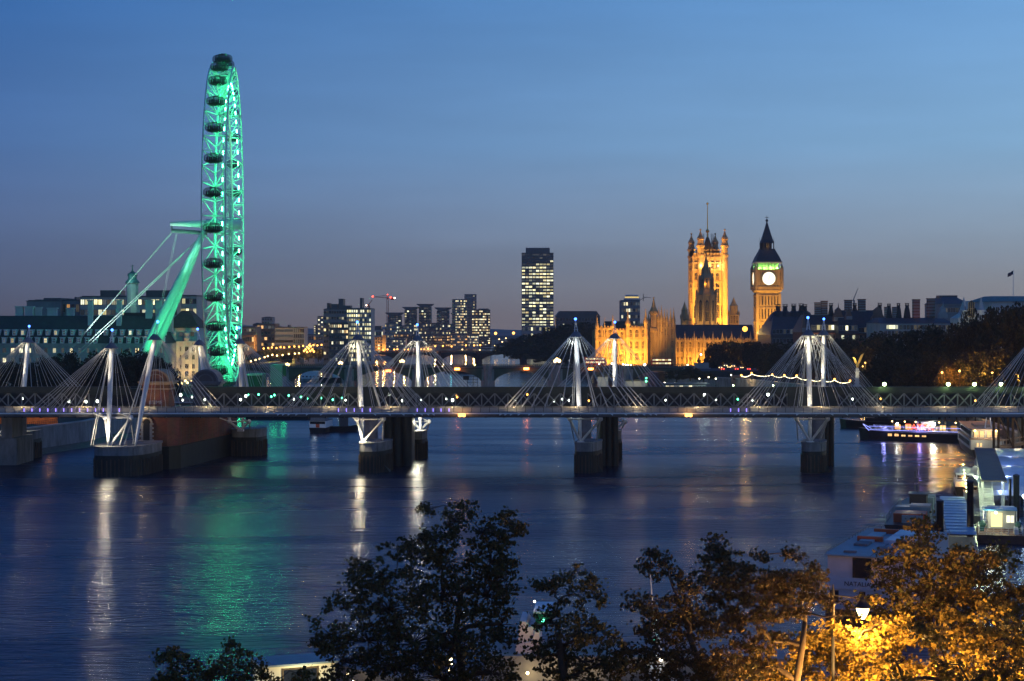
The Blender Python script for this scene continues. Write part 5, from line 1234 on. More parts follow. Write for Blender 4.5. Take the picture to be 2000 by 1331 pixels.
lb = archbridge('arched_bridge', 'dark red steel arched bridge far up the river under a row of orange lamps', 1300, 18, ((700, 5), (776, 5), (858, 5.5), (935, 6), (1022, 6), (1110, 6)), X(690, 1300), X(1115, 1300), 689, 692.5, 704, M['red_iron'], 0, M['red_iron'])

# ---------------------------------------------------------------- lamps
def lampthing(name, post_h, globes, gm, cat='street lamp', arm=0):
    t = thing(name, '', cat, (0, 0, -500))
    mb = MB().lathe([(.28, 0), (.2, .5), (.1, .8), (.07, post_h)], (0, 0, 0), 8)
    for gx, gz in globes:
        if abs(gx) > .01: mb.tube((0, 0, post_h - .5), (gx, 0, post_h + gz - .3), .06, .05, 5)
    mb.build('post', M['dark'], t, w=False)
    for gx, gz in globes: MB().ball((gx, 0, post_h + gz), gm[1], 8, 6).build('lamp_globe', gm[0], t, w=False)
    return t
LP = {}
def lamps(key, pts, Y, h, gm, label, group, globes=((0, 0),), light_p=0, col=SODIUM, every=1, yfun=None, size=None):
    for i, q in enumerate(pts):
        px, py = q[:2]; y = yfun(px, py) if yfun else Y
        loc = P(px, py, y); loc.z -= h + globes[0][1]
        if key not in LP:
            t = lampthing('street_lamp', h, globes, gm); t.location = loc; ROOT[t.name] = loc; tag(t, label, None, group); LP[key] = t
        else:
            t = dup(LP[key], loc, label=label)
            for c_ in list(t.children):
                if c_.type == 'LIGHT': bpy.data.objects.remove(c_)
        if light_p and i % every == 0: light('POINT', 'lamp_light', loc + Vector((0, -.8, h + .2)), light_p, col, t, .4)
        sz = (q[2] if len(q) > 2 else 1) * (size or 1)
        for c_ in t.children:
            if c_.name.startswith('lamp_globe') and sz != 1:
                c_.location = (0, 0, h * (1 - sz)); c_.scale = (sz, sz, sz)
yfar = lambda px, py: 28 * F / max(20, (py + 10 - YH)) * 1.0
lamps('alb', [(490, 706), (499, 703.5), (507, 701), (517, 698), (523, 696), (532, 693.5), (541, 695), (552, 694), (564, 692), (576, 691), (584, 690.5), (597, 691), (612, 690), (626, 689), (638, 689.5), (649, 688)], 1200, 6, (M['bulb_y'], 0.54), 'white globe lamp in the row along the far river wall', 'lamps along the far river wall', light_p=500, every=3, col=WARM, yfun=lambda px, py: 1010 + (px - 490) * 1.6)
lamps('alb2', [(515, 681), (524, 680), (531, 679), (540, 680), (548, 678.5), (555, 679), (565, 678), (575, 677), (584, 677.5), (592, 676), (600, 678), (604, 675), (612, 674.5), (620, 675), (628, 674)], 1158, 8, (M['bulb_o'], 0.58), 'orange street lamp above the yellow lit trees', 'orange lamps above the lit trees', light_p=9000, every=2, col=(1, .6, .12))
lamps('cl', [(597, 683), (603, 681), (606, 686), (610, 683), (613, 687), (600, 688), (607, 677), (594, 686)], 1150, 5, (M['bulb_o'], 0.68), 'one of the clustered bright orange lamps by the bridge ramp', 'cluster of orange lamps', light_p=2500, every=3)
lamps('lam', [(748, 683.5), (757, 683), (770, 683), (776, 682.5), (790, 683), (797, 683), (822, 682.5), (829, 682.5), (836, 682), (842, 682.5), (730, 683.5)], 1302, 5, (M['bulb_o'], 0.58), 'orange lamp in the row along the dark red bridge', 'orange lamps on the far bridge', light_p=5000, every=2)
lamps('riv', [(850, 676.5), (865, 676), (910, 675), (926, 675), (938, 674.5), (882, 677)], 1700, 6, (M['bulb_o'], 0.79), 'orange lamp beside the river bend below the flats', 'orange lamps at the river bend', light_p=26000, every=1)
lamps('rivw', [(903, 683), (937, 684), (967, 685), (994, 686), (955, 670), (975, 663), (981, 668), (988, 661), (966, 676), (972, 679)], 1500, 6, (M['bulb_y'], 0.50), 'small warm lamp scattered by the dark trees at the far bridge end', 'scattered far lamps')
lamps('big', [(968, 651.5, 1.5), (1003, 651)], 1600, 10, (M['bulb_o'], 0.86), 'bright orange lamp on a tall post over the far trees', 'tall far orange lamps')
lamps('wbl', [(561, 711.5), (665, 708), (785, 704.5), (1088, 703.5, 1.5)], 866, 3.0, (M['bulb_y'], .62), 'bright triple globe lamp standing on the green arched bridge', 'globe lamps on the arched bridge', globes=((0, .3), (-.7, -.1), (.7, -.1)), light_p=900, col=WARM)
lamps('wbs', [(1195, 710.5), (1217, 712), (1222, 713), (1227, 713.5), (1232, 714), (1259, 713, 1.7), (1170, 711)], 864, 2.4, (M['bulb_w'], .42), 'small white lamp near the golden pavilion end of the arched bridge', 'white lamps at the bridge end')
lamps('fl', [(1455, 643, 1.0)], 968, 24, (emat('floodlight_yellow', (1, .5, .07), 3.5), 1.5), 'very bright yellow floodlight on a tall mast between the turret and clock tower', 'yellow floodlight')
light('POINT', 'mast_light', P(1455, 643, 964), 9000, (1, .6, .15), LP['fl'], .6)
lamps('pal', [(1369, 693), (1393, 693), (1422, 702), (1388, 709), (1343, 714)], 950, 5, (M['bulb_w'], .55), 'small white lamp before the golden palace wing', 'white lamps before the palace wing')
lamps('emb', [(1840, 728), (1874, 725), (1938, 728), (1962, 739), (1990, 738)], 470, 6, (emat('street_sodium', (1, .45, .1), 8), .28), 'orange street lamp glowing inside the dark embankment trees', 'lamps inside the embankment trees', light_p=5000, col=(1, .45, .07), yfun=lambda px, py: 470 if px > 1800 else 690)
lamps('mon', [(1690, 709), (1685, 716)], 690, 6, (emat('street_sodium_dim', (1, .45, .1), 6), .28), 'small orange lamp in the yellow lit trees by the eagle monument', 'lamps by the eagle monument', light_p=1800, col=(1, .5, .1))
lamps('car', [(1397, 722), (1403, 709), (1300, 714), (1310, 716), (1327, 715.5)], 900, 4, (M['bulb_o'], .5), 'low orange lamp by the road traffic at the bridge end', 'low orange lamps')
lamps('pier', [(1318, 749), (1338, 751), (1298, 748), (1384, 737), (1366, 740), (1398, 740), (1428, 733)], 780, 3.5, (M['bulb_w'], .32), 'white lamp on the low riverside pier building', 'white pier lamps', light_p=260, col=(.9, 1, .8))
lamps('tl', [(1262, 739), (1262, 745)], 800, 4, (M['bulb_g'], .45), 'green signal lamp on a post by the pier', 'green signal lamps')
lamps('sb', [(4, 735), (11, 734), (95, 719), (270, 745), (278, 744), (290, 746), (356, 749), (366, 748), (348, 750), (362, 744), (374, 746)], 600, 4, (M['bulb_y'], .4), 'warm lamp glimpsed between the south bank trees', 'lamps among the south bank trees', light_p=500, col=WARM)
light('POINT', 'promenade_light', P(60, 800, 470), 0, SODIUM)
# festoon along the embankment
fs_ = thing('festoon_lights', 'looping string of warm bulbs hung between posts along the embankment', 'festoon lights', P(1560, 760, 720))
posts = [(1448, 735, 785), (1468, 731, 775), (1508, 733, 755), (1532, 735, 745), (1556, 736, 735), (1582, 741, 722), (1606, 742, 710), (1630, 743, 697), (1660, 746.5, 680)]
pp = [P(*q) for q in posts]
for i, p in enumerate(pp):
    MB().tube((p.x, p.y, GZ), p, .1, .07, 6).ball(p + Vector((0, 0, .4)), .45, 8, 6, 1).build('post', [M['dark'], M['bulb_o']], fs_)
mb = MB()
for i in range(len(pp) - 1):
    a, b = pp[i], pp[i + 1]; pts = []
    for k in range(11): t = k / 10; q = a.lerp(b, t); q.z -= .8 * 4 * t * (1 - t); pts.append(q)
    mb.path(pts, .085, 5)
mb.build('bulb_string', M['festoon'], fs_)
for i in range(0, 9, 2): light('POINT', 'festoon_light', pp[i] + Vector((2, 1, -1)), 900, (1, .6, .25), fs_, .5)

# ---------------------------------------------------------------- vehicles on the far road
def car(label, col):
    t = thing('car', label, 'car', (0, 0, -500))
    mb = MB().prism([(-2.1, .3), (2.1, .3), (2.15, .75), (1.9, .9), (1.0, .95), (.5, 1.45), (-1.2, 1.45), (-1.8, .95), (-2.15, .9)], -.85, .85, 'y'); mb.build('body', col, t, w=False)
    MB().prism([(.42, 1.4), (.86, .98), (-1.55, .98), (-1.15, 1.4)], -.86, .86, 'y').build('side_glass', M['glassdark'], t, w=False)
    for x in (-1.3, 1.3):
        for y in (-.8, .8): MB().tube((x, y - .1, .32), (x, y + .1, .32), .32, .32, 12).build('wheel', M['black'], t, w=False)
    for y in (-.6, .6):
        MB().bx(-2.2, -2.1, y - .22, y + .22, .55, .85).build('tail_light', M['bulb_r'], t, w=False); MB().bx(2.1, 2.2, y - .2, y + .2, .5, .78).build('headlight', M['bulb_y'], t, w=False)
    return t
c0 = car('small car with glowing lamps in the queue under the palace trees', M['office_grey'])
spots = [(1408, 719), (1414, 722), (1421, 718), (1427, 723), (1433, 716), (1438, 722), (1445, 719), (1449, 725), (1456, 727), (1462, 722), (1467, 729), (1473, 724), (1417, 715), (1440, 728)]
for i, (px, py) in enumerate(spots):
    Yq = 850 + (i % 4) * 8; loc = P(px, py + 1.5, Yq); rz = R(90 if i % 2 else -90) + R(rnd.uniform(-25, 25))
    if i == 0: c0.location = loc; c0.rotation_euler.z = rz; tag(c0, None, None, 'queue of cars under the palace trees')
    else: dup(c0, loc, rz)
# raised approach carrying that traffic
tag(MB().bx(X(1345, 840), X(1490, 840), 838, 900, 4.9, Z(722.5, 860)).build('bridge_approach', M['asphalt']), None, None, None, 'structure')
for px in (1415, 1440, 1465): light('POINT', 'traffic_glow', P(px, 716, 846), 22000, (1, .4, .1), c0, .5)
bus = thing('double_decker_bus', 'red double decker bus with lit windows crossing behind the dark palace block end', 'bus', P(1292, 716.5, 868), R(0), 'red buses on the arched bridge')
MB().prism([(-5.3, .35), (5.3, .35), (5.35, 2.4), (5.1, 4.3), (-5.2, 4.35), (-5.35, 2.4)], -1.25, 1.25, 'y').build('body', M['red_paint'], bus, w=False)
for z in (1.75, 3.45):
    for k in range(6): MB().bx(-4.7 + k * 1.6, -3.3 + k * 1.6, -1.3, 1.3, z - .4, z + .4).build('window', M['w_yel'], bus, w=False)
for x in (-3.4, 3.2):
    for y in (-1.15, 1.15): MB().tube((x, y - .15, .48), (x, y + .15, .48), .48, .48, 14).build('wheel', M['black'], bus, w=False)
dup(bus, P(1162, 714.5, 866), 0, 'red double decker bus crossing the arched bridge in front of the golden pavilion')
# monument with gilded eagle, chariot statue
mo = thing('eagle_monument', 'pale stone monument pillar topped by a gilded eagle with raised wings', 'monument', (X(1674, 655), 655, GZ))
H = lambda py: Z(py, 655) - GZ
MB().bx(-1.2, 1.2, -1.2, 1.2, -1, H(752)).lathe([(1.0, H(752)), (.85, H(728)), (1.2, H(727)), (1.2, H(725.5))], (0, 0, 0), 4, 0, math.pi / 4).ball((0, 0, H(722)), .75, 10, 8).build('pillar', M['stone_pale'], mo, w=False)
mb = MB().path([(0, 0, H(719)), (.15, -.2, H(714)), (.0, -.2, H(710)), (-.5, -.3, H(708))], [.3, .65, .4, .12], 8)
mb.prism([(.2, H(715)), (1.1, H(708)), (2.6, H(690)), (1.4, H(694)), (.3, H(707))], -.35, -.05, 'y').prism([(-.2, H(714)), (-.9, H(709)), (-1.5, H(698)), (-.6, H(700)), (0, H(708))], .05, .35, 'y')
mb.build('eagle', M['gold'], mo, w=False)
light('SPOT', 'monument_light', P(1666, 752, 648), 3500, (1, .85, .55), mo, .3, P(1674, 715, 655), 50)
light('SPOT', 'monument_light', P(1680, 700, 648), 900, (1, .85, .5), mo, .3, P(1676, 712, 655), 90)
cs = thing('chariot_statue', 'dark bronze statue of a chariot with rearing horses on a stone plinth', 'statue', (X(1370, 880), 880, GZ))
H = lambda py: Z(py, 880) - GZ
MB().bx(-4.6, 4.6, -2.4, 2.4, -1, H(719)).bx(-3.6, 3.6, -1.8, 1.8, H(719), H(709)).build('plinth', M['stone_grey'], cs, w=False)
mb = MB(); z = H(709)
for s in (-.7, .7):
    mb.path([(1.2, s, z + 1.3), (2.0, s, z + 1.9), (2.8, s, z + 2.7), (3.3, s, z + 3.5), (3.9, s, z + 3.4)], [.45, .5, .4, .28, .12], 7)
    for (x0_, x1_) in ((1.2, 1.0), (1.5, 1.6)): mb.path([(x0_, s, z + 1.3), (x1_, s, z + .6), (x1_ - .2, s, z)], [.2, .12, .1], 5)
    mb.path([(2.5, s, z + 2.2), (3.3, s, z + 2.3), (3.4, s, z + 1.7)], [.16, .1, .09], 5)
mb.bx(-2.2, -.2, -.8, .8, z + .6, z + 1.6).tube((-1.2, -1, z + .7), (-1.2, -.85, z + .7), .7, .7, 14).tube((-1.2, .85, z + .7), (-1.2, 1, z + .7), .7, .7, 14)
mb.path([(-1.3, 0, z + 1.4), (-1.25, 0, z + 2.6), (-1.15, 0, z + 3.5)], [.42, .4, .2], 8).ball((-1.1, 0, z + 3.85), .3, 8, 6).path([(-1.2, .2, z + 3.3), (-.7, .7, z + 4.0), (-.6, .9, z + 4.8)], [.15, .11, .08], 5).path([(-1.2, -.2, z + 3.3), (-.6, -.7, z + 3.7), (-.3, -.9, z + 4.4)], [.15, .11, .08], 5)
mb.build('chariot_group', M['bronze'], cs, w=False)
# riverside pier building and kiosks
k1 = thing('pier_building', 'long low glazed pier building with lit windows at the water beyond the railway bridge', 'pier building', (X(1352, 770), 770, 0))
MB().bx(X(1295, 770) - k1.location.x, X(1425, 770) - k1.location.x, 0, 9, -.6, 1.2).build('pontoon', M['black'], k1, w=False)
MB().bx(X(1298, 770) - k1.location.x, X(1380, 770) - k1.location.x, 1, 8, 1.2, 4.6).bx(X(1294, 770) - k1.location.x, X(1386, 770) - k1.location.x, .2, 9, 4.6, 5).build('hall', M['deckgrey'], k1, w=False)
for i in range(9): put(winmesh(1.6, 2.2, 'w_yel' if i in (0, 1, 3, 5) else 'w_dim', 'white'), 'window', k1, (X(1304 + i * 9, 770) - k1.location.x, .97, 2.9))
block('kiosk', 'dark little kiosk with a lit doorway on the embankment by the bridge approach', 'kiosk', 1430, 1472, 737, 800, 5, 'office_dark', 6, 1, .3, 'w_dim', seed=90)
light('POINT', 'pier_light', P(1376, 742, 764), 900, (.7, 1, .85), k1, .4)
block('floodlit_wall', 'low cream floodlit wall panel by the water under the golden pavilion', 'wall', 1167, 1188, 737, 850, 2, 'stone_pale', seed=91, zb=0)
block('floodlit_wall', 'long low cream floodlit wall panel between the golden pavilion and the pier building', 'wall', 1221, 1264, 745, 845, 2, 'stone_pale', seed=92, zb=0)
light('POINT', 'wall_light', P(1178, 742, 843), 700, (1, .85, .5), None, .3); light('POINT', 'wall_light', P(1243, 748, 838), 900, (1, .85, .5), None, .3)
# ---------------------------------------------------------------- trees
def leafmat(name, c1, c2, trans=.25):
    m = bpy.data.materials.new(name); m.use_nodes = True; n = m.node_tree.nodes; l = m.node_tree.links; b = n['Principled BSDF']
    ge = n.new('ShaderNodeNewGeometry'); rp = n.new('ShaderNodeValToRGB'); rp.color_ramp.elements[0].color = tuple(c1) + (1,); rp.color_ramp.elements[1].color = tuple(c2) + (1,)
    l.new(ge.outputs['Random Per Island'], rp.inputs[0]); l.new(rp.outputs[0], b.inputs['Base Color']); b.inputs['Roughness'].default_value = .6; b.inputs['Specular IOR Level'].default_value = .2
    tr = n.new('ShaderNodeBsdfTranslucent'); l.new(rp.outputs[0], tr.inputs[0]); ms = n.new('ShaderNodeMixShader'); ms.inputs[0].default_value = trans
    l.new(b.outputs[0], ms.inputs[1]); l.new(tr.outputs[0], ms.inputs[2]); l.new(ms.outputs[0], n['Material Output'].inputs[0])
    return m
LM_DARK = leafmat('dark_green_leaves', (.026, .034, .011), (.10, .08, .025))
LM_MID = leafmat('turning_plane_leaves', (.05, .06, .015), (.16, .10, .025))
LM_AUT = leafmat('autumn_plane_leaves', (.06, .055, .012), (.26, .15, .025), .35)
LM_BROWN = leafmat('brown_turning_leaves', (.025, .03, .01), (.10, .06, .018))
LM_LAMPLIT = leafmat('lamplit_plane_leaves', (.16, .12, .02), (.42, .29, .05), .4)  # yellow autumn leaves, brightened with lantern glow in the colour
LM_FAR = leafmat('far_tree_leaves', (.02, .026, .014), (.05, .045, .02))
LM_FARLIT = leafmat('far_lamplit_leaves', (.05, .05, .02), (.16, .10, .03))  # far leaves made paler, street lamp glow put into the colour
def leaves(name, pts, size, seed, m, par, shape='kite', w=True):
    """one crown: every leaf its own little folded blade"""
    rg = np.random.default_rng(seed); n = len(pts); pts = np.asarray(pts, dtype=np.float64)
    if par is not None and w:
        r0 = rootloc(par); pts = pts - np.array((r0.x, r0.y, r0.z))
    d = rg.normal(size=(n, 3)); d /= np.linalg.norm(d, axis=1, keepdims=True)
    e = rg.normal(size=(n, 3)); e -= d * (e * d).sum(1, keepdims=True); e /= np.linalg.norm(e, axis=1, keepdims=True)
    nn = np.cross(d, e)
    s = (size * rg.uniform(.6, 1.35, n))[:, None]
    tpl = [(-.55, 0, 0), (-.12, -.5, .12), (.22, -.38, .1), (.6, 0, -.05), (.22, .38, .1), (-.12, .5, .12)] if shape == 'leaf' else [(-.5, 0, 0), (0, -.5, .12), (.55, 0, 0), (0, .5, .12)]
    k = len(tpl); V = np.empty((n, k, 3))
    for i, (a, b, c) in enumerate(tpl): V[:, i] = pts + s * (a * d + b * e + c * nn)
    me = bpy.data.meshes.new(name); me.vertices.add(n * k); me.vertices.foreach_set('co', V.reshape(-1)); me.loops.add(n * k)
    me.loops.foreach_set('vertex_index', np.arange(n * k, dtype=np.int32)); me.polygons.add(n); me.polygons.foreach_set('loop_start', np.arange(0, n * k, k, dtype=np.int32)); me.polygons.foreach_set('loop_total', np.full(n, k, dtype=np.int32))
    me.materials.append(m); me.update(calc_edges=True); me.validate()
    o = bpy.data.objects.new(name, me); sc.collection.objects.link(o); adopt(o, par); return o
# far trees: unit crowns (about 1 wide, base at 0, top at 1), three kinds
def far_tree(seed, m, n=4600, name='embankment_tree'):
    rg = np.random.default_rng(seed)
    t = thing(name, '', 'tree', (0, 0, -500))
    cl = []
    NC = 46
    for i in range(NC):
        a = rg.uniform(0, 2 * math.pi); h = rg.uniform(.2, .93); r = .5 * math.sqrt(max(0.02, 1 - ((h - .5) / .52) ** 2)) * rg.uniform(.35, .95)
        cl.append((r * math.cos(a), r * math.sin(a), h, rg.uniform(.07, .13)))
    pts = []
    for c in cl:
        q = rg.normal(size=(n // NC, 3)); q /= np.linalg.norm(q, axis=1, keepdims=True); q *= (rg.uniform(.3, 1, (n // NC, 1))) ** .5 * c[3] * 1.25
        pts.append(q + np.array(c[:3]))
    leaves('crown', np.concatenate(pts), .042, seed, m, t, w=False)
    mb = MB().path([(0, 0, -.02), (.01, 0, .2), (0, .01, .45)], [.03, .022, .012], 7)
    for c in cl[:9]: mb.path([(0, 0, .25), (c[0] * .5, c[1] * .5, c[2] * .55 + .12), c[:3]], [.014, .009, .003], 5)
    mb.build('trunk', M['bark_dark'], t, w=False)
    return t
FT = [far_tree(3, LM_FAR), far_tree(4, LM_FAR, 5200), far_tree(5, LM_FARLIT, 4000)]
FTused = set()
def plant(kind, px, ytop, Y, wpx, label, group, zb=GZ, rz=None):
    zt = Z(ytop, Y); h = zt - zb; w = wpx * 1.5 * Y / F
    loc = (X(px, Y), Y, zb); scl = (w, w, h)
    rz = rnd.uniform(0, 6.28)
    if kind not in FTused:
        t = FT[kind]; FTused.add(kind); t.location = loc; t.scale = scl; t.rotation_euler.z = rz; ROOT[t.name] = Vector(loc)
    else: t = dup(FT[kind], loc, rz, scale=scl)
    t['label'] = label; t['group'] = group
    return t
dk = 'dark plane tree in the long black mass behind the railway bridge and below the mansions'
gd = 'dark embankment trees'
for px, yt, Y, w in ((1528, 668, 700, 60), (1560, 676, 690, 55), (1600, 672, 700, 60), (1640, 662, 690, 66), (1684, 660, 640, 66), (1722, 652, 600, 70), (1764, 650, 580, 74), (1806, 645, 560, 76), (1848, 640, 540, 72), (1884, 632, 520, 62), (1930, 612, 520, 80), (1968, 600, 500, 78), (2006, 604, 490, 80), (1908, 628, 540, 50), (2040, 610, 500, 80), (1740, 690, 520, 70), (1790, 700, 500, 70), (1835, 694, 490, 70), (1890, 690, 480, 76), (1945, 680, 470, 80), (1995, 690, 465, 70), (1700, 700, 620, 56), (1665, 712, 660, 40), (1510, 690, 720, 40)):
    if px < 1690: Y = 796 + (px % 7)
    elif px < 1725: Y = max(Y, 700)
    plant(rnd.choice((0, 1)), px, yt, Y, w, dk, gd)
plant(0, 1895, 604, 610, 34, 'rounded dark tree standing in front of the floodlit spired hall', 'tree before the spired hall')
for px, yt, w in ((1846, 722, 34), (1868, 724, 40), (1940, 726, 36), (1988, 732, 40), (1962, 734, 30), (1905, 736, 30)): plant(2, px, yt, 476, w, 'small tree lit orange from inside by a street lamp behind the railway bridge', 'orange lit embankment trees')
for px, yt, w in ((1690, 706, 26), (1655, 716, 26)): plant(2, px, yt, 700, w, 'little tree with yellow lit leaves beside the eagle monument', 'yellow lit trees by the monument')
for px, yt, Y, w, k in ((1393, 672, 900, 34, 1), (1420, 668, 905, 40, 2), (1445, 672, 900, 40, 2), (1472, 668, 895, 40, 1), (1500, 672, 890, 44, 0), (1488, 690, 880, 30, 0), (1406, 690, 890, 30, 0)):
    plant(k, px, yt, Y, w, 'tree against the golden palace wing above the queue of cars', 'trees before the palace wing')
for px, yt, Y, w in ((1348, 716, 800, 30), (1322, 722, 790, 34), (1374, 726, 795, 34)): plant(0, px, yt, Y, w, 'low black shrub tree by the chariot statue and pier building', 'low trees at the pier')
for px, yt, Y, w in ((1010, 662, 1250, 44), (1036, 654, 1250, 50), (1064, 650, 1240, 54), (1092, 640, 1230, 56), (1120, 634, 1220, 58), (1148, 630, 1210, 60), (1166, 640, 1200, 44), (985, 672, 1280, 36), (1050, 672, 1160, 50), (1085, 668, 1140, 52), (1118, 662, 1120, 56), (1150, 664, 1100, 56), (1020, 680, 1180, 44), (1140, 690, 1060, 50), (1105, 692, 1080, 50), (1070, 694, 1110, 44)):
    plant(rnd.choice((0, 1)), px, yt, Y, w, 'black tree in the riverside gardens between the slab tower and golden pavilion', 'trees of the riverside gardens')
for px, yt, Y, w in ((133, 690, 560, 40), (100, 698, 560, 40), (75, 706, 565, 36), (172, 702, 555, 46), (200, 690, 560, 56), (238, 700, 560, 50), (262, 684, 575, 56), (290, 692, 575, 46), (318, 712, 570, 36), (46, 712, 560, 40), (16, 708, 560, 44), (222, 716, 540, 50), (150, 716, 540, 50), (90, 720, 540, 46), (230, 694, 550, 60), (300, 700, 560, 60), (268, 698, 545, 56), (185, 712, 545, 60), (120, 706, 548, 56), (60, 716, 550, 50), (325, 722, 560, 40)):
    plant(rnd.choice((0, 1)), px, yt, Y, w, 'black bushy tree in front of the long mansard roofed building', 'trees before the county offices')
for px, yt, w in ((510, 686, 22), (528, 684, 24), (546, 684, 24), (564, 683, 24), (582, 682, 24), (602, 681, 22), (622, 682, 22)): plant(2, px, yt, 1172, w, 'yellow lit tree under the row of orange street lamps', 'yellow lit far trees')
for px, yt, Y, w in ((498, 690, 1080, 20), (648, 678, 1240, 30), (670, 680, 1240, 28), (560, 693, 1090, 18), (925, 682, 1650, 26), (950, 680, 1600, 26), (1000, 676, 1500, 26)): plant(0, px, yt, Y, w, 'dark low tree on the far bank between the lamps', 'dark far bank trees')

# ---- the plane trees below the viewpoint
def big_tree(name, label, Y, base, trunk, blobs, m, size, seed, th=4.0, dens=1.0, bark='bark_dark', gz=GZ):
    rg = np.random.default_rng(seed); rr = random.Random(seed)
    t = thing(name, label, 'tree', (X(base, Y), Y, gz))
    pts = []; mb = MB(); tw = MB()
    nodes = [Vector((X(base, Y), Y, gz - .3))]; rad = [.42]
    for (px, py, dy) in trunk: nodes.append(P(px, py, Y) + Vector((0, dy, 0)))
    n0 = len(nodes); rads = [.36 - .24 * i / n0 for i in range(n0)]
    if n0 > 1: mb.path(nodes, rads, 9)
    conn = [(p, r) for p, r in zip(nodes, rads)][max(0, n0 - 3):]
    cs_ = []
    for b in blobs:
        c = P(b[0], b[1], Y); c.y += rr.uniform(-th, th) * .7
        cs_.append((c, b[2] * Y / F, b[3] * Y / F, b[4] if len(b) > 4 else 1.0))
    last = conn[-1][0]
    for c, rx, rz_, dn in sorted(cs_, key=lambda q: (q[0] - last).length):
        j = min(range(len(conn)), key=lambda i: (conn[i][0] - c).length + (0 if conn[i][0].z < c.z + .5 else 3))
        p, r = conn[j]; mid = p.lerp(c, .5) + Vector((rr.uniform(-.5, .5), rr.uniform(-.5, .5), rr.uniform(-.2, .6)))
        r1 = max(.04, r * .55)
        mb.path([p, p.lerp(mid, .5) + Vector((rr.uniform(-.15, .15), 0, rr.uniform(-.1, .2))), mid, mid.lerp(c, .5) + Vector((rr.uniform(-.2, .2), rr.uniform(-.2, .2), 0)), c], [max(.05, r * .8), r * .7, r * .64, r1, r1 * .8], 6)
        conn.append((c, r1)); conn.append((mid, r * .64))
        ncl = max(7, int(rx * rz_ * 15.0 * dn * dens))
        for i in range(ncl):
            v = Vector(rg.normal(size=3)); v.normalize(); q = rg.uniform(.25, 1.05) ** .6
            cc = c + Vector((v.x * rx * q, v.y * th * .55 * q, v.z * rz_ * q))
            k = int(rg.integers(10, 30)); sg = rg.uniform(.11, .3)
            pts.append(rg.normal(size=(k, 3)) * np.array((sg * 1.15, sg, sg * .75)) + np.array(cc))
            m1 = c.lerp(cc, .5) + Vector((rr.uniform(-.2, .2), rr.uniform(-.2, .2), rr.uniform(.0, .25)))
            tw.path([c + (cc - c) * .08, m1, cc], [.028, .018, .008], 3)
    P0 = np.concatenate(pts)
    L0 = P(1685, 1200, 118.6); dl = P0 - np.array(L0)
    P0 = P0[~((np.abs(dl[:, 0]) < 1.0) & (dl[:, 2] > -.9) & (dl[:, 2] < 1.3) & (dl[:, 1] < 1.2))]     # the lantern hangs in a gap of the crown
    leaves('crown', P0, size, seed, m, t, 'leaf')
    b0 = len(mb.v); mb.v += tw.v; mb.f += [tuple(i + b0 for i in f) for f in tw.f]; mb.m += tw.m
    mb.build('trunk', M[bark], t, True)
    return t
big_tree('plane_tree', 'biggest dark plane tree spreading broad branches over the moored boats', 113, 905, [(900, 1420, 0), (905, 1330, 0), (890, 1240, 0), (900, 1160, 0)],
    [(885, 1020, 42, 34), (850, 1050, 50, 36), (832, 1005, 22, 16, .8), (905, 1000, 22, 16, .8), (940, 1040, 42, 28, .8), (975, 1050, 40, 44), (990, 1005, 18, 14, .7), (1012, 1030, 12, 14, .5), (880, 1090, 60, 40), (960, 1100, 52, 46), (815, 1085, 45, 34), (770, 1085, 40, 24, .8), (728, 1082, 42, 18, .8), (700, 1100, 26, 22, .7), (760, 1125, 60, 30), (700, 1150, 48, 34), (676, 1185, 40, 30), (760, 1190, 80, 46), (860, 1165, 80, 54), (950, 1170, 60, 54), (985, 1130, 34, 40), (650, 1230, 42, 36), (720, 1250, 70, 46), (810, 1250, 84, 50), (900, 1250, 84, 54), (980, 1230, 52, 50), (622, 1270, 26, 24, .8), (670, 1300, 60, 36), (760, 1315, 80, 40), (860, 1320, 90, 44), (960, 1310, 70, 44), (645, 1340, 60, 26), (800, 1370, 130, 40), (930, 1375, 90, 40)],
    LM_DARK, .205, 101, 4.5, .85)
big_tree('plane_tree', 'narrow dark plane tree beside the white ship superstructure', 111, 1110, [(1108, 1420, 0), (1100, 1330, 0), (1092, 1250, 0)],
    [(1130, 1112, 30, 16, .8), (1100, 1135, 30, 18, .7), (1150, 1130, 24, 14, .7), (1085, 1165, 32, 24, .8), (1130, 1165, 36, 26, .8), (1165, 1165, 18, 20, .5), (1060, 1145, 22, 14, .6), (1075, 1215, 40, 34), (1125, 1215, 44, 34), (1160, 1240, 36, 34, .9), (1100, 1265, 60, 30), (1160, 1290, 50, 30), (1050, 1290, 30, 30, .9), (1120, 1330, 80, 34), (1210, 1310, 40, 34, .8), (1200, 1240, 22, 20, .6), (1180, 1360, 70, 30)], LM_DARK, .205, 102, 3.5, .85)
big_tree('plane_tree', 'thin sparse plane tree with bare twigs in front of the lattice mast', 114, 1400, [(1394, 1420, 0), (1375, 1320, 0), (1345, 1240, 0)],
    [(1275, 1090, 14, 8, .7), (1298, 1098, 22, 14, .8), (1262, 1115, 16, 12, .6), (1312, 1130, 40, 26, .7), (1345, 1150, 30, 22, .7), (1255, 1165, 30, 16, .7), (1240, 1180, 20, 16, .7), (1280, 1175, 40, 26, .7), (1330, 1190, 46, 32, .8), (1300, 1235, 56, 34, .8), (1355, 1235, 48, 36, .9), (1262, 1230, 32, 26, .6), (1270, 1275, 50, 28, .8), (1330, 1285, 76, 36, 1), (1230, 1300, 36, 30, .9), (1400, 1290, 56, 40, 1), (1290, 1335, 90, 30, 1), (1220, 1260, 22, 18, .5), (1390, 1335, 70, 30, 1)], LM_BROWN, .2, 103, 3.5, 1.2)
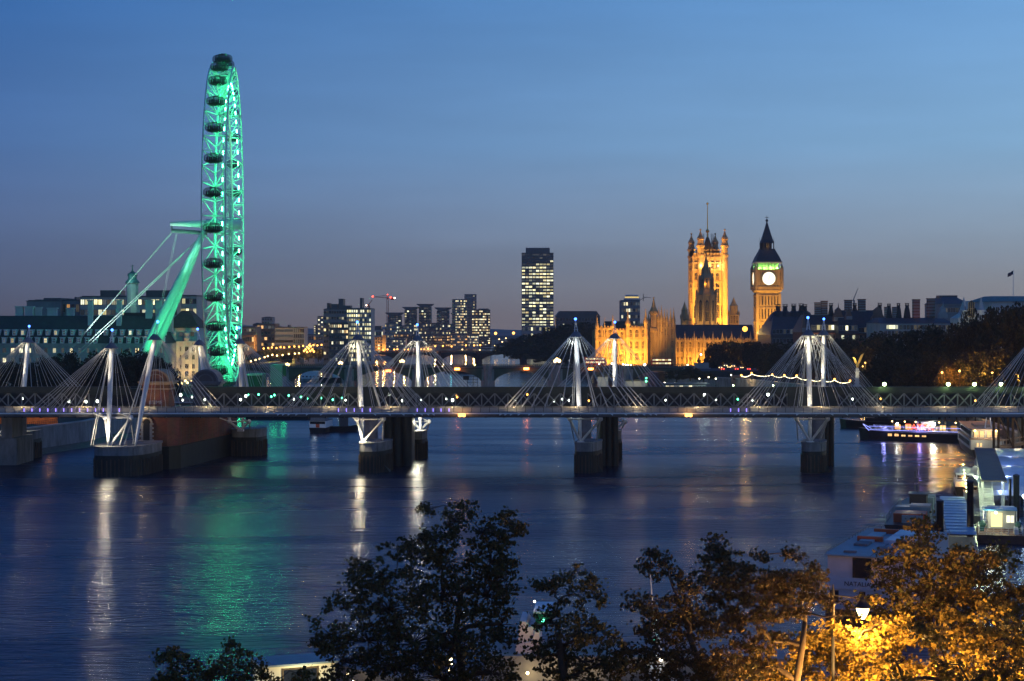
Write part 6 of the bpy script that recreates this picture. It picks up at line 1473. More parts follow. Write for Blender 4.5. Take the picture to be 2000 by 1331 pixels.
big_tree('plane_tree', 'plane tree with a dense dark tuft on top and a pale forked trunk', 116, 1530, [(1538, 1430, 0), (1556, 1331, 0), (1567, 1262, 0), (1572, 1215, 0)],
    [(1412, 1070, 22, 18, 1.2), (1400, 1092, 30, 24, 1.3), (1430, 1100, 32, 22, 1.1), (1378, 1112, 26, 16, 1), (1396, 1130, 40, 22, 1), (1445, 1128, 42, 24, 1), (1488, 1090, 24, 10, .8), (1478, 1118, 30, 18, .9), (1515, 1122, 30, 20, .9), (1557, 1088, 18, 14, .9), (1562, 1116, 30, 28, 1), (1592, 1132, 24, 22, .9), (1480, 1155, 60, 30, 1), (1425, 1168, 50, 30, 1), (1540, 1155, 50, 30, 1), (1588, 1168, 40, 28, .9), (1400, 1210, 56, 34, .9), (1470, 1205, 54, 30, .8), (1520, 1195, 40, 24, .8), (1560, 1200, 30, 22, .6), (1450, 1262, 50, 30, .8), (1505, 1250, 34, 24, .6), (1470, 1310, 60, 30, .9), (1620, 1170, 26, 16, .6), (1640, 1195, 26, 14, .5)], LM_BROWN, .2, 104, 3.2, 1.4, 'bark')
# lit autumn trees round the lamp
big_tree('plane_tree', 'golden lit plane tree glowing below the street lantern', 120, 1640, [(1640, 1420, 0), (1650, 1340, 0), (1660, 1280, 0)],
    [(1600, 1265, 34, 26, .9), (1640, 1245, 36, 24, .8), (1585, 1300, 34, 26, .9), (1640, 1290, 50, 30, 1), (1700, 1270, 46, 30, 1), (1745, 1255, 44, 30, 1), (1690, 1310, 60, 30, 1), (1610, 1335, 60, 26, 1), (1760, 1300, 50, 34, 1), (1540, 1320, 30, 26, .8), (1650, 1370, 90, 30, 1), (1720, 1225, 34, 20, .8), (1770, 1225, 34, 24, .8), (1620, 1215, 26, 14, .6), (1632, 1250, 18, 30, 1), (1560, 1265, 22, 20, .6), (1665, 1240, 26, 14, .8), (1800, 1262, 30, 24, .8)], LM_LAMPLIT, .25, 105, 3.0, 1.2, 'bark')
big_tree('plane_tree', 'tall plane tree hiding the white boat, green top fading to golden leaves', 124, 1830, [(1830, 1420, 0), (1825, 1300, 0), (1815, 1200, 0), (1810, 1130, 0)],
    [(1800, 1040, 30, 16, .8), (1822, 1028, 20, 12, .7), (1770, 1062, 36, 20, .9), (1815, 1072, 46, 26, 1), (1745, 1095, 32, 20, .8), (1860, 1075, 34, 22, .9), (1720, 1118, 26, 14, .6), (1790, 1110, 54, 32, 1), (1850, 1115, 52, 32, 1), (1740, 1145, 40, 24, .8), (1700, 1160, 30, 16, .6), (1800, 1160, 62, 34, 1), (1870, 1160, 52, 34, 1), (1725, 1185, 46, 20, .8), (1780, 1205, 56, 28, 1), (1850, 1205, 56, 30, 1), (1680, 1178, 26, 14, .6), (1740, 1215, 30, 16, .7)], LM_MID, .21, 106, 4.0, 1.3)
big_tree('plane_tree', 'broad golden green plane tree at the corner beside the floating pier', 122, 1960, [(1960, 1420, 0), (1955, 1300, 0), (1950, 1200, 0)],
    [(1915, 1085, 30, 16, .8), (1955, 1075, 26, 16, .7), (1985, 1100, 30, 22, .9), (1930, 1120, 44, 26, .9), (1905, 1160, 40, 28, .9), (1960, 1160, 50, 30, 1), (2005, 1150, 30, 34, 1), (1930, 1205, 56, 34, 1), (1990, 1210, 44, 36, 1), (1880, 1245, 50, 30, .9), (1940, 1260, 60, 34, 1), (2000, 1270, 40, 36, 1), (1850, 1270, 40, 24, .8), (1900, 1300, 60, 30, 1), (1970, 1320, 60, 34, 1), (1840, 1310, 50, 30, 1), (1860, 1360, 120, 26, 1)], LM_AUT, .21, 107, 4.0, 1.3)
big_tree('plane_tree', 'low golden lit plane tree filling the corner below the taller trees', 118, 1920, [(1920, 1430, 0), (1925, 1340, 0), (1925, 1270, 0)],
    [(1880, 1210, 34, 20, .7), (1930, 1190, 36, 20, .7), (1975, 1205, 34, 24, .8), (1860, 1245, 40, 24, .9), (1915, 1240, 44, 28, 1), (1970, 1250, 40, 30, 1), (1830, 1230, 26, 18, .7), (1890, 1285, 50, 28, 1), (1950, 1295, 50, 30, 1), (1995, 1290, 30, 34, 1), (1850, 1320, 60, 26, 1), (1930, 1335, 70, 26, 1), (1800, 1330, 44, 24, .9)], LM_LAMPLIT, .25, 111, 3.0, .9)
big_tree('plane_tree', 'low golden lit tree showing behind the pale forked trunk', 121, 1510, [(1510, 1430, 0), (1515, 1340, 0)],
    [(1500, 1285, 34, 24, .8), (1542, 1258, 26, 20, .7), (1575, 1300, 30, 26, .9), (1460, 1318, 34, 22, .8), (1530, 1322, 50, 24, 1), (1590, 1250, 22, 18, .7)], LM_LAMPLIT, .24, 112, 2.5, .9)
big_tree('plane_tree', 'dark green plane tree silhouetted before the golden leaves', 104, 1860, [(1860, 1430, 0), (1850, 1340, 0)],
    [(1800, 1225, 26, 16, .8), (1790, 1255, 30, 22, .9), (1835, 1250, 26, 20, .8), (1760, 1290, 24, 18, .7), (1760, 1325, 34, 18, .9), (1840, 1290, 30, 22, .8), (1880, 1325, 50, 20, 1), (1930, 1300, 30, 22, .8), (1965, 1290, 34, 24, .9), (1985, 1240, 20, 22, .7), (1940, 1335, 70, 22, 1), (1860, 1365, 110, 22, 1)], LM_DARK, .22, 108, 2.5)
big_tree('small_tree', 'small tree with brownish tips poking up alone beside open water', 108, 350, [(352, 1430, 0), (350, 1370, 0)],
    [(338, 1272, 12, 10, .9), (355, 1290, 22, 14, 1), (322, 1285, 10, 8, .7), (345, 1315, 30, 18, 1), (380, 1305, 16, 14, .8), (345, 1350, 40, 24, 1), (310, 1330, 14, 12, .7)], LM_MID, .2, 109, 2)
big_tree('small_tree', 'bushy brown tipped tree next to the bright cabin boat', 108, 465, [(465, 1430, 0), (460, 1370, 0)],
    [(448, 1268, 12, 12, .9), (440, 1290, 22, 14, 1), (465, 1290, 20, 14, .8), (425, 1310, 26, 16, 1), (460, 1315, 34, 18, 1), (498, 1300, 22, 12, .8), (510, 1322, 24, 14, .9), (405, 1325, 22, 12, .8), (460, 1350, 60, 22, 1), (530, 1335, 24, 12, .7), (556, 1330, 24, 14, .7), (590, 1330, 26, 14, .7)], LM_MID, .2, 110, 2.5)

# ---- street lanterns on the embankment below
def lantern(label, px, py, Y, power):
    t = thing('street_lantern', label, 'street lamp', (X(px - 58, Y), Y, GZ), 0, 'tall embankment lanterns')
    zl = Z(py, Y) - GZ; xl = X(px, Y) - X(px - 58, Y)
    MB().lathe([(.3, 0), (.26, .8), (.16, 1.2), (.1, zl + 1.1), (.12, zl + 1.15), (.04, zl + 1.9)], (0, 0, 0), 10).build('post', M['dark'], t, w=False)
    MB().tube((0, 0, zl + 1.15), (xl, 0, zl + .9), .05, .04, 6).tube((0, 0, zl + .4), (xl * .5, 0, zl + 1.0), .03, .03, 5).build('bracket', M['dark'], t, w=False)
    MB().lathe([(.62, .3), (.56, .38), (.34, .62), (.22, .8), (.24, .84), (.1, .95), (.04, 1.05)], (xl, 0, zl), 14).build('lantern_hood', M['dark'], t, True, w=False)
    MB().lathe([(.12, -.52), (.26, -.3), (.42, .05), (.46, .28)], (xl, 0, zl), 14).build('lantern_glass', emat('lantern_glow', (1, .72, .3), 9), t, True, w=False)
    light('POINT', 'lantern_light', (X(px, Y), Y - .2, GZ + zl - .9), power, SODIUM, t, .35)
    return t
lantern('glowing orange street lantern on a bracket among golden leaves', 1685, 1195, 118.6, 5500)
lantern('street lantern sunk in the golden leaves under the corner tree', 1905, 1410, 112.5, 15000)
lantern('street lantern buried below the golden tree crowns', 1630, 1400, 113, 15000)
lantern('street lantern buried under the green and golden tree', 1770, 1420, 113, 13000)
# ---------------------------------------------------------------- boats
def hull(L, B, h0, h1, sheer_=.4, blunt=.35, n=10, mi=0):
    """hull outline along x (bow at +L/2), open deck at h1"""
    mb = MB(); st = []
    for i in range(n + 1):
        t = i / n; x = -L / 2 + L * t
        w = B / 2 * (1 if t < 1 - blunt else math.sqrt(max(0.0, 1 - ((t - (1 - blunt)) / blunt) ** 2)) * .94 + .06) * (.9 + .1 * min(1, t * 6))
        z = h1 + sheer_ * max(0, (t - .5) * 2) ** 2
        st.append([(x - (.5 if t == 1 else 0), -w * .82, h0), (x, -w, z), (x, w, z), (x - (.5 if t == 1 else 0), w * .82, h0)])
    vs = [p for s in st for p in s]; fs = []
    for i in range(n):
        a = i * 4; b = a + 4
        fs += [(a, b, b + 1, a + 1), (a + 1, b + 1, b + 2, a + 2), (a + 2, b + 2, b + 3, a + 3), (a, a + 3, b + 3, b)]
    fs += [(0, 1, 2, 3), (n * 4 + 3, n * 4 + 2, n * 4 + 1, n * 4)]
    return mb.add(vs, fs, mi)
def rails(mb, pts, h=1.0, r=.035, rows=3, step=1.5):
    for a, b in zip(pts[:-1], pts[1:]):
        a = Vector(a); b = Vector(b); n = max(1, int((b - a).length / step))
        for i in range(n + 1): p = a.lerp(b, i / n); mb.tube(p, p + Vector((0, 0, h)), r, r, 4)
        for k in range(rows): z = Vector((0, 0, h * (k + 1) / rows)); mb.tube(a + z, b + z, r, r, 4)
    return mb
def boat(name, label, x, y, hx, hy, cat='boat', z=0):
    t = thing(name, label, cat, (x, y, z), math.atan2(hy, hx)); return t
def Wp(t, p): return t.matrix_basis @ Vector(p) if False else (Matrix.Translation(t.location) @ Matrix.Rotation(t.rotation_euler.z, 4, 'Z')) @ Vector(p)
def blight(t, p, power, col, size=.3):
    d = bpy.data.lights.new('boat_light', 'POINT'); d.energy = power; d.color = col; d.shadow_soft_size = size
    o = bpy.data.objects.new('boat_light', d); sc.collection.objects.link(o); o.location = p; adopt(o, t)
# party boat with red letters and blue rope light
pbt = boat('party_boat', 'dark hulled party boat strung with blue lights and glowing red letters', X(1788, 477), 477, -.90, .42, 'party boat')
hull(32, 6.4, -.3, 2.4, 1.0, .4).build('hull', M['black'], pbt, w=False)
MB().bx(-13, 9, -2.6, 2.6, 2.4, 2.9).bx(-12, 8, -2.3, 2.3, 2.9, 3.05).build('upper_deck', M['deckgrey'], pbt, w=False)
mb = rails(MB(), [(12, -2.6, 3), (-14, -3.0, 3)], 1.0); rails(mb, [(12, 2.6, 3), (-14, 3.0, 3)], 1.0); mb.build('railing', M['white'], pbt, w=False)
for y in (-3.06, 3.06):
    mb = MB()
    for z in (3.0, 4.0): mb.tube((12.5, y * .86, z), (-14, y, z), .045, .045, 4)
    mb.tube((12.5, y * .86, 2.75), (14.8, 0, 4.4), .055, .055, 4); mb.build('rope_light', M['neon_b'], pbt, w=False)
mb = MB().bx(-13, 6, -2.5, 2.5, 5.9, 6.05)
for x in (-12.8, -8, -3.5, 1, 5.8):
    for y in (-2.4, 2.4): mb.tube((x, y, 3), (x, y, 5.9), .06, .06, 5)
mb.build('awning_frame', M['dark'], pbt, w=False)
side = -1   # camera side in local y is decided below
def sidez(t):  # local y sign that faces the viewer
    return 1 if (Matrix.Rotation(t.rotation_euler.z, 4, 'Z') @ Vector((0, 1, 0))).y < 0 else -1
s = sidez(pbt)
MB().bx(-5.5, -2.0, s * 2.45, s * 2.5, 3.3, 5.6).bx(-1.4, -.9, s * 2.45, s * 2.5, 3.3, 5.6).build('striped_booth', M['stone_pale'], pbt, w=False)
mb = MB()
for x in (-12.5, -9.5, -6.2, 3.5, 5.5): mb.bx(x - .35, x + .35, s * .4, s * 1.6, 3.05, 4.3)
mb.bx(-4.8, -2.6, s * .5, s * 2.2, 3.05, 5.5); mb.build('bar_frame', M['timber'], pbt, w=False)
for x in (-11, -8, -3.8, 1.5, 4.5): MB().bx(x - .8, x + .8, s * 2.2, s * 2.28, 3.3, 4.7).build('deck_window', M['w_or'], pbt, w=False)
text('boat_lettering', 'TATTA', 2.5, pbt, (2.2, s * 2.75, 3.2) if s > 0 else (-9.0, s * 2.75, 3.2), (R(90), 0, R(180) if s > 0 else 0), M['neon_r'])
BW = winmesh(1.2, .7, 'w_or', 'dark'); 
for i in range(6): put(BW, 'cabin_window', pbt, (6.5 - i * 1.9, s * 3.02, 1.75), (0, 0, R(180) if s > 0 else 0))
gl = MB().ball((0, 0, 0), .22, 8, 6)
glm = gl.mesh('deck_lamp', M['bulb_y'])
for x in (6, 2.5, -.5, -7, -11.5): put(glm, 'deck_lamp', pbt, (x, s * 2.2, 5.5))
put(MB().ball((0, 0, 0), .42, 8, 6).mesh('deck_lamp', emat('work_light', (1, .95, .75), 170)), 'deck_lamp', pbt, (-5.6, s * 2.6, 5.0))
put(MB().ball((0, 0, 0), .3, 8, 6).mesh('bow_lamp', emat('bow_lamp_white', (.9, 1, .9), 110)), 'bow_lamp', pbt, (4.5, s * 2.9, 4.8))
blight(pbt, (-5.6, s * 3.2, 5.2), 1500, (1, .9, .65)); blight(pbt, (4, s * 1.0, 5), 260, (1, .7, .4)); blight(pbt, (8, s * 3.6, 3.6), 500, (.35, .35, 1)); blight(pbt, (-2, s * 3.8, 3.6), 500, (.4, .3, 1)); blight(pbt, (-10, s * 1.5, 5), 260, (1, .7, .4))
# white restaurant boat
rb_ = boat('restaurant_boat', 'white two deck restaurant boat with lit stern windows and a lit tripod mast', X(1915, 441) - .6, 441, .17, .98, 'boat')
hull(46, 8.2, -.3, 2.0, .6, .3).build('hull', M['black'], rb_, w=False)
MB().bx(-22.6, 14, -3.95, 3.95, 2.0, 4.4).build('lower_cabin', M['stone_pale'], rb_, w=False)
MB().bx(-18.5, 13, -3.4, 3.4, 4.62, 6.7).build('upper_cabin', M['stone_pale'], rb_, w=False)
MB().bx(-22.8, 14.2, -4.1, 4.1, 4.4, 4.62).bx(-19.2, 13.6, -3.9, 3.9, 6.7, 6.95).bx(-12, -2, -2, 2, 6.95, 7.5).build('roof', mat('tan_roof', (.3, .22, .18), .7, 0, .2, .5), rb_, w=False)
mb = rails(MB(), [(-22.6, -3.9, 4.6), (-22.6, 3.9, 4.6), (-19, 3.9, 4.6)], 1.0); rails(mb, [(-22.6, -3.9, 4.6), (-19, -3.9, 4.6)], 1.0); mb.build('railing', M['dark'], rb_, w=False)
SW = MB().bx(-.06, .06, -.7, .7, -.75, .75, 0).bx(-.1, .02, -.78, -.7, -.8, .8, 1).bx(-.1, .02, .7, .78, -.8, .8, 1)
swm = SW.mesh('stern_window', [emat('warm_cabin_light', (1, .6, .25), 1.6), M['dark']])
for y in (-2.4, -.9, .9, 2.2): put(swm, 'stern_window', rb_, (-18.55, y, 5.6), scale=(1, .8, 1))
for y in (2.3, 1.5): put(swm, 'stern_window', rb_, (-22.65, y, 3.2), scale=(1, .3, .6))
sd = winmesh(1.4, .9, 'w_dim', 'dark')
for i in range(9): put(sd, 'cabin_window', rb_, (-18 + i * 3.4, 3.97, 3.3), (0, 0, R(180))); put(sd, 'cabin_window', rb_, (-16 + i * 3.2, 3.42, 5.7), (0, 0, R(180)))
for y in (-2.6, 2.6): put(MB().ball((0, 0, 0), .3, 8, 6).mesh('stern_lamp', M['bulb_y']), 'stern_lamp', rb_, (-18.9, y, 6.45))
blight(rb_, (-21, 0, 6.2), 420, (1, .75, .45)); blight(rb_, (-25.5, 2, 4.4), 260, (1, .9, .65)); blight(rb_, (-26, -6, 8.5), 600, (.8, .85, 1))
tm = MB()
for a in range(4):
    q = math.pi / 4 + a * math.pi / 2; tm.tube((-15 + 1.1 * math.cos(q), -1 + 1.1 * math.sin(q), 6.95), (-15 + .3 * math.cos(q), -1 + .3 * math.sin(q), 11.4), .09, .07, 5)
tm.bx(-15.5, -14.5, -1.5, -.5, 11.4, 11.5); tm.build('tripod_mast', M['white'], rb_, w=False)
put(MB().ball((0, 0, 0), .4, 8, 6).mesh('mast_lamp', emat('mast_lamp_blue_white', (.7, .8, 1), 25)), 'mast_lamp', rb_, (-15, -1, 11.8))
blight(rb_, (-15, -1, 10.6), 260, (.7, .8, 1))
# dark barge behind the party boat
b1 = boat('barge', 'long low black barge moored behind the party boat', X(1718, 530), 530, -.85, .5, 'barge')
hull(26, 5.5, -.3, 2.3, .6, .4).build('hull', M['black'], b1, w=False); MB().bx(-10, 4, -2, 2, 2.3, 3.4).bx(-3, 1, -1.6, 1.6, 3.4, 5).build('cabin', M['dark'], b1, w=False)
# small white cruiser with an orange stern lamp
b2 = boat('cabin_cruiser', 'small white cruiser with a canvas top and orange stern light', X(1884, 338), 338, .22, .97, 'cruiser')
hull(14, 4.6, -.3, 1.5, .6, .45).build('hull', M['black'], b2, w=False)
MB().bx(-6.6, 2.5, -2.05, 2.05, 1.5, 2.5).bx(-2.5, 2.5, -1.7, 1.7, 2.5, 3.6).build('cabin', M['white'], b2, w=False)
MB().bx(-2.52, -2.48, -1.5, 1.5, 2.65, 3.4).bx(-2.4, 2.4, -1.73, 1.73, 2.7, 3.4).build('cabin_glass', M['glassdark'], b2, w=False)
MB().lathe([(2.1, 3.6), (1.7, 4.3), (.7, 4.7)], (2.2, 0, 0), 12).build('canvas_top', M['stone_pale'], b2, w=False)
mb = rails(MB(), [(-6.5, -2.0, 2.5), (-6.5, 2.0, 2.5), (-2.6, 2.0, 2.5)], .8, .03, 2); mb.build('railing', M['white'], b2, w=False)
MB().ball((-6.75, .2, 1.9), .42, 8, 6).build('stern_lamp', M['bulb_o'], b2, w=False); MB().ball((-6.4, .4, 3.1), .2, 8, 6).build('mast_lamp', M['bulb_y'], b2, w=False)
blight(b2, (-8.2, .2, 2.6), 260, SODIUM); blight(b2, (-4.5, -2.5, 4.6), 330, (.9, 1, .8))
# blue roofed pontoon shed
ps = boat('pontoon_shed', 'floating shed with a pale blue corrugated roof and lit open side', X(1868, 262), 262, .225, .975, 'pontoon')
MB().bx(-26, 26, -2.6, 2.6, -.4, .9).build('pontoon', M['deckgrey'], ps, w=False)
MB().bx(-25, 25, -1.9, 1.9, 4.0, 4.15).build('roof_base', M['dark'], ps, w=False)
mb = MB()
for i in range(13): mb.prism([(-25 + i * 3.86, 4.153), (-22.3 + i * 3.86, 4.153), (-22.6 + i * 3.86, 4.5), (-24.7 + i * 3.86, 4.5)], -2, 2, 'y')
mb.build('corrugated_roof', M['blue_roof'], ps, w=False)
mb = MB()
for x in (-24, -14, -4, 6, 16, 24):
    for y in (-1.8, 1.8): mb.tube((x, y, .9), (x, y, 4.1), .1, .1, 6)
mb.bx(-25, 25, 1.75, 1.9, .9, 2.2); mb.build('post_frame', M['white'], ps, w=False)
for x in (-23, -18): blight(ps, (x, -1, 3.2), 150, (1, .85, .5))
MB().bx(-25.2, -25.05, -1.7, 1.7, 1.2, 3.8).build('lit_end_glazing', M['w_dim'], ps, w=False)
# canopy over the gangway
cp_ = boat('pier_canopy', 'long brown grey flat canopy roof over the lit boarding gangway', 89.9, 320.5, .248, .969, 'canopy')
MB().bx(-37, 37, -1.9, 1.9, 7.0, 7.2).bx(-37.2, 37.2, -2.05, -1.9, 6.85, 7.3).bx(-37.2, 37.2, 1.9, 2.05, 6.85, 7.3).build('canopy_roof', M['awning'], cp_, w=False)
mb = MB()
for i in range(8):
    for y in (-1.7, 1.7): mb.tube((-33 + i * 9.6, y, 1.0), (-33 + i * 9.6, y, 7.0), .12, .12, 6)
mb.build('post_frame', M['white'], cp_, w=False)
MB().bx(-36, 36, -3.2, 4.6, -.5, 1.0).build('pontoon', M['deckgrey'], cp_, w=False)
glm2 = MB().ball((0, 0, 0), .16, 8, 6).mesh('gangway_lamp', emat('gangway_lamp_green_white', (.85, 1, .5), 7))
for i in range(9): put(glm2, 'gangway_lamp', cp_, (-36 + i * 8, 4.4, 5.2 - i * .1))
for x in (-40, -36, -30, -24, -14, 0, 16): blight(cp_, (x, 2.6, 6.3), 330, (.8, 1, .5))
for x in (-38, -30, -10): blight(cp_, (x, -1.2, 5.6), 420, (.85, 1, .6))
sg = boat('boarding_stairs', 'white boarding stairs with lamps climbing beside the canopy', X(1927, 288), 288, .248, .969, 'stairs')
MB().bx(-16, -11, -1.4, 1.4, .9, 1.1).build('landing', M['white'], sg, w=False)
mb = MB()
for i in range(22): mb.bx(-11 + i, -10.1 + i, -1.1, 1.1, .9 + i * .17, 1.05 + i * .17)
mb.build('stair_treads', M['white'], sg, w=False)
mb = rails(MB(), [(-11, -1.15, 1), (11, -1.15, 4.7)], 1.0, .045, 2); rails(mb, [(-11, 1.15, 1), (11, 1.15, 4.7)], 1.0, .045, 2); mb.build('railing', M['white'], sg, w=False)
# ticket kiosk barge
kb = boat('kiosk_barge', 'small brown hulled barge carrying a lit ticket kiosk with a blue awning', X(1952, 268), 268, .25, .97, 'barge')
MB().bx(-9.5, 8, -3.4, 3.4, -.3, 1.3).build('hull', mat('rust_brown_hull', (.13, .07, .05), .7, 0, .35, .7), kb, w=False)
mb = rails(MB(), [(-9.2, -3.2, 1.3), (-9.2, 3.2, 1.3), (-1, 3.2, 1.3)], 1.1, .035, 3, 1.0); rails(mb, [(-9.2, -3.2, 1.3), (4, -3.2, 1.3)], 1.1, .035, 3, 1.0); mb.build('railing', M['white'], kb, w=False)
MB().bx(-1, 5, -2.4, 1.8, 1.3, 4.3).build('kiosk_cabin', M['stone_pale'], kb, w=False)
MB().bx(-3, 1.5, -2.6, 2.6, 4.35, 4.5).build('blue_awning', mat('blue_awning_cloth', (.05, .25, .45), .6, 0, .1), kb, w=False)
MB().bx(-1.06, -1.0, -.4, 1.3, 1.6, 3.8).build('kiosk_door', emat('kiosk_door_glow', (1, .85, .35), 1.6), kb, w=False)
KW = winmesh(1.2, 1.1, 'w_yel', 'white')
put(KW, 'kiosk_window', kb, (-1.06, -1.6, 2.9), (0, 0, R(-90)))
for x in (1, 3.4): put(KW, 'kiosk_window', kb, (x, 1.83, 2.9), (0, 0, R(180)))
mb = MB()
for y in (-2.5, 2.5): mb.tube((-2.9, y, 1.3), (-2.9, y, 4.35), .06, .06, 5)
for k in range(3): mb.bx(-8 + k * 1.6, -7.4 + k * 1.6, -2.6, -2.0, 1.3, 2.1)
mb.build('awning_post_frame', M['white'], kb, w=False)
for y in (2.7, -2.7): MB().bx(-4.6, -3.9, y - .3, y + .3, 1.3, 2.0).ball((-4.2, y, 2.4), .55, 7, 5).build('planter', M['copper'], kb, w=False)
MB().ball((-2.6, .6, 4.0), .2, 8, 6).build('kiosk_lamp', M['bulb_w'], kb, w=False)
blight(kb, (-3.4, 1.5, 3.9), 260, (1, .95, .6)); blight(kb, (-7, 0, 3.2), 200, (.9, 1, .55)); blight(kb, (3, -5, 5), 330, (.35, .7, 1)); blight(kb, (-6, 5, 3), 200, (.95, 1, .6))
MB().tube((5, -4, 1.2), (5, -4, 5.6), .08, .08, 6).ball((5, -4, 5.9), .34, 8, 6, 1).build('work_lamp', [M['white'], emat('cold_lamp', (.6, .8, 1), 45)], kb, w=False)
# vaulted silver roofs on the shore side
for i in range(4):
    t = boat('vaulted_roof', ('ridge of silver blue vaulted roof nearest the railway bridge side of the pier', 'second silver blue vaulted roof of the pier, lit blue', 'third silver blue vaulted roof of the pier, lit blue', 'silver blue vaulted roof of the pier next to the thick pile')[i], X(2012, 372 - i * 22), 372 - i * 22, 1, -.12, 'roof')
    pts = [(math.cos(math.pi * k / 10) * 8.5, math.sin(math.pi * k / 10) * 2.4 + 3.4) for k in range(11)]
    mb = MB()
    for k in range(10): mb.prism([pts[k], pts[k + 1], (pts[k + 1][0], pts[k + 1][1] - .15), (pts[k][0], pts[k][1] - .15)], -10, 12, 'x')
    mb.build('vault', mat('silver_sheet', (.55, .58, .66), .3, .5, .1, .5) if i == 0 else bpy.data.materials['silver_sheet'], t, w=False)
    mb = MB()
    for x in (-9.5, 0, 9.5):
        for y in (-8.2, 8.2): mb.tube((x, y, -1), (x, y, 3.5), .15, .15, 6)
    mb.build('post_frame', M['dark'], t, w=False)
    blight(t, (-6, -10, 6.5), 500, (.35, .5, 1))
# piles
def pile(label, px, ytop, ybase, w, m='dark', green=False):
    Y = HC * F / (ybase - YH); r = w * Y / F / 2
    t = thing('mooring_pile', label, 'mooring pile', (X(px, Y), Y, 0), 0, None)
    zt = Z(ytop, Y)
    MB().lathe([(r, -2), (r, zt - .3), (r * 1.06, zt - .28), (r * 1.06, zt)], (0, 0, 0), 16).build('shaft', M[m], t, True, w=False)
    MB().lathe([(r * 1.02, zt), (r * .3, zt + r * .35)], (0, 0, 0), 16).build('cap', M['deckgrey'], t, w=False)
pile('thick dark mooring pile beside the blue corrugated roof', 1836, 978, 1062, 14)
pile('tall black mooring pile between the blue roof and the boarding stairs', 1895, 940, 1090, 13)
pile('stout greenish mooring pile at the vaulted roofs', 1985, 928, 1034, 12, 'steel')
pile('thin dark mooring pile next to the stout greenish one', 1973, 936, 1026, 5)
# work barge and tug beyond the large white boat
wk = boat('work_barge', 'cluttered dark work barge with hatches and a small wheelhouse between large white boat and pontoon shed', X(1792, 290), 290, .3, .95, 'barge')
wk['label'] = 'cluttered dark work barge with hatches and small wheelhouse behind the large white boat'
hull(44, 8, -.3, 1.6, .5, .3).build('hull', M['black'], wk, w=False)
mb = MB()
for i in range(12): x = -19 + i * 2.6; mb.bx(x, x + rnd.uniform(1, 2.2), rnd.uniform(-3, -.5), rnd.uniform(.2, 3), 1.6, 2.1 + rnd.uniform(.2, 1.6)); mb.tube((x, 3.6, 1.6), (x, 3.6, 2.8), .08, .08, 5)
mb.build('hatch_edging', M['deckteal'], wk, w=False)
MB().bx(-2, 2, -1.6, 1.2, 1.6, 4.4).bx(-2.3, 2.3, -1.9, 1.5, 4.4, 4.6).build('wheelhouse', M['dark'], wk, w=False)
MB().bx(-18, -13, -2.5, 2.5, 1.6, 3.0).build('hatch', M['orange_paint'], wk, w=False); MB().bx(-11, -7, -2.8, .5, 1.6, 3.6).build('deckhouse', M['office_pale'], wk, w=False)
mb = MB().tube((1, 0, 4.6), (1, 0, 8.5), .1, .06, 5).tube((8, 1, 1.6), (8, 1, 7.6), .12, .08, 5); mb.build('mast', M['dark'], wk, w=False)
blight(wk, (-6, 1, 6), 160, (1, .85, .6)); blight(wk, (8, 2, 5), 120, (.9, 1, .7))
for x in (10, 12): put(glm2, 'deck_lamp', wk, (x, 1.5, 3.2), scale=(.6,) * 3)
# large white passenger boat seen over its bow
nb = boat('passenger_boat', 'large white passenger boat with grey flat roof and pale roof hatch under the trees', 0, 0, 0, 1, 'passenger boat')
ang = math.atan2(24, 10)
cxy = Vector((X(1700, 190), 190, 0)) + Vector((.385, .923, 0)) * 12.5
nb.location = (cxy.x, cxy.y, 0); nb.rotation_euler.z = ang; ROOT[nb.name] = Vector(nb.location)
Lh, Bh = 12.5, 5.0
LILAC = mat('white_boat_paint', (.55, .5, .52), .5, 0, .08, .8)
MB().bx(-Lh - .3, Lh + .6, -Bh, Bh, -.4, 1.6).build('hull', M['black'], nb, w=False)
MB().bx(-Lh + .2, Lh - .1, -Bh + .2, Bh - .2, 1.6, 3.9).build('lower_cabin', LILAC, nb, w=False)
MB().bx(-Lh, Lh, -Bh, Bh, 3.9, 5.2).build('fascia', mat('fascia_paint', (.62, .56, .58), .5, 0, .06, .8), nb, w=False)
MB().bx(-Lh + .15, Lh - .15, -Bh + .15, Bh - .15, 5.2, 7.6).build('upper_cabin', LILAC, nb, w=False)
MB().bx(-Lh - .25, Lh + .3, -Bh - .2, Bh + .2, 7.6, 7.75).build('roof', M['deckteal'], nb, w=False)
MB().bx(-Lh * .1, Lh * .8, -Bh * .78, Bh * .1, 7.753, 8.15).bx(-Lh * .1 - .05, -Lh * .1, -Bh * .78, Bh * .1, 7.753, 8.2).bx(Lh * .33, Lh * .36, -Bh * .78, Bh * .1, 8.15, 8.2).build('roof_hatch', M['blue_roof'], nb, w=False)
for (a, b) in ((-.35, -.12), (-.08, .2), (.25, .62)): MB().bx(Lh * a, Lh * b, Bh * .38, Bh * .7, 7.753, 8.0).build('liferaft', M['stone_pale'] if a > -.2 else M['deckgrey'], nb, w=False)
MB().bx(Lh * .02, Lh * .08, Bh * .2, Bh * .8, 7.753, 8.3).bx(Lh * .66, Lh * .7, Bh * .1, Bh * .7, 7.753, 8.3).build('lifebuoy', M['orange_paint'], nb, w=False)
mb = rails(MB(), [(-Lh, Bh, 7.75), (Lh, Bh, 7.75), (Lh, -Bh, 7.75)], .35, .03, 1, 1.6); mb.build('roof_rail', M['dark'], nb, w=False)
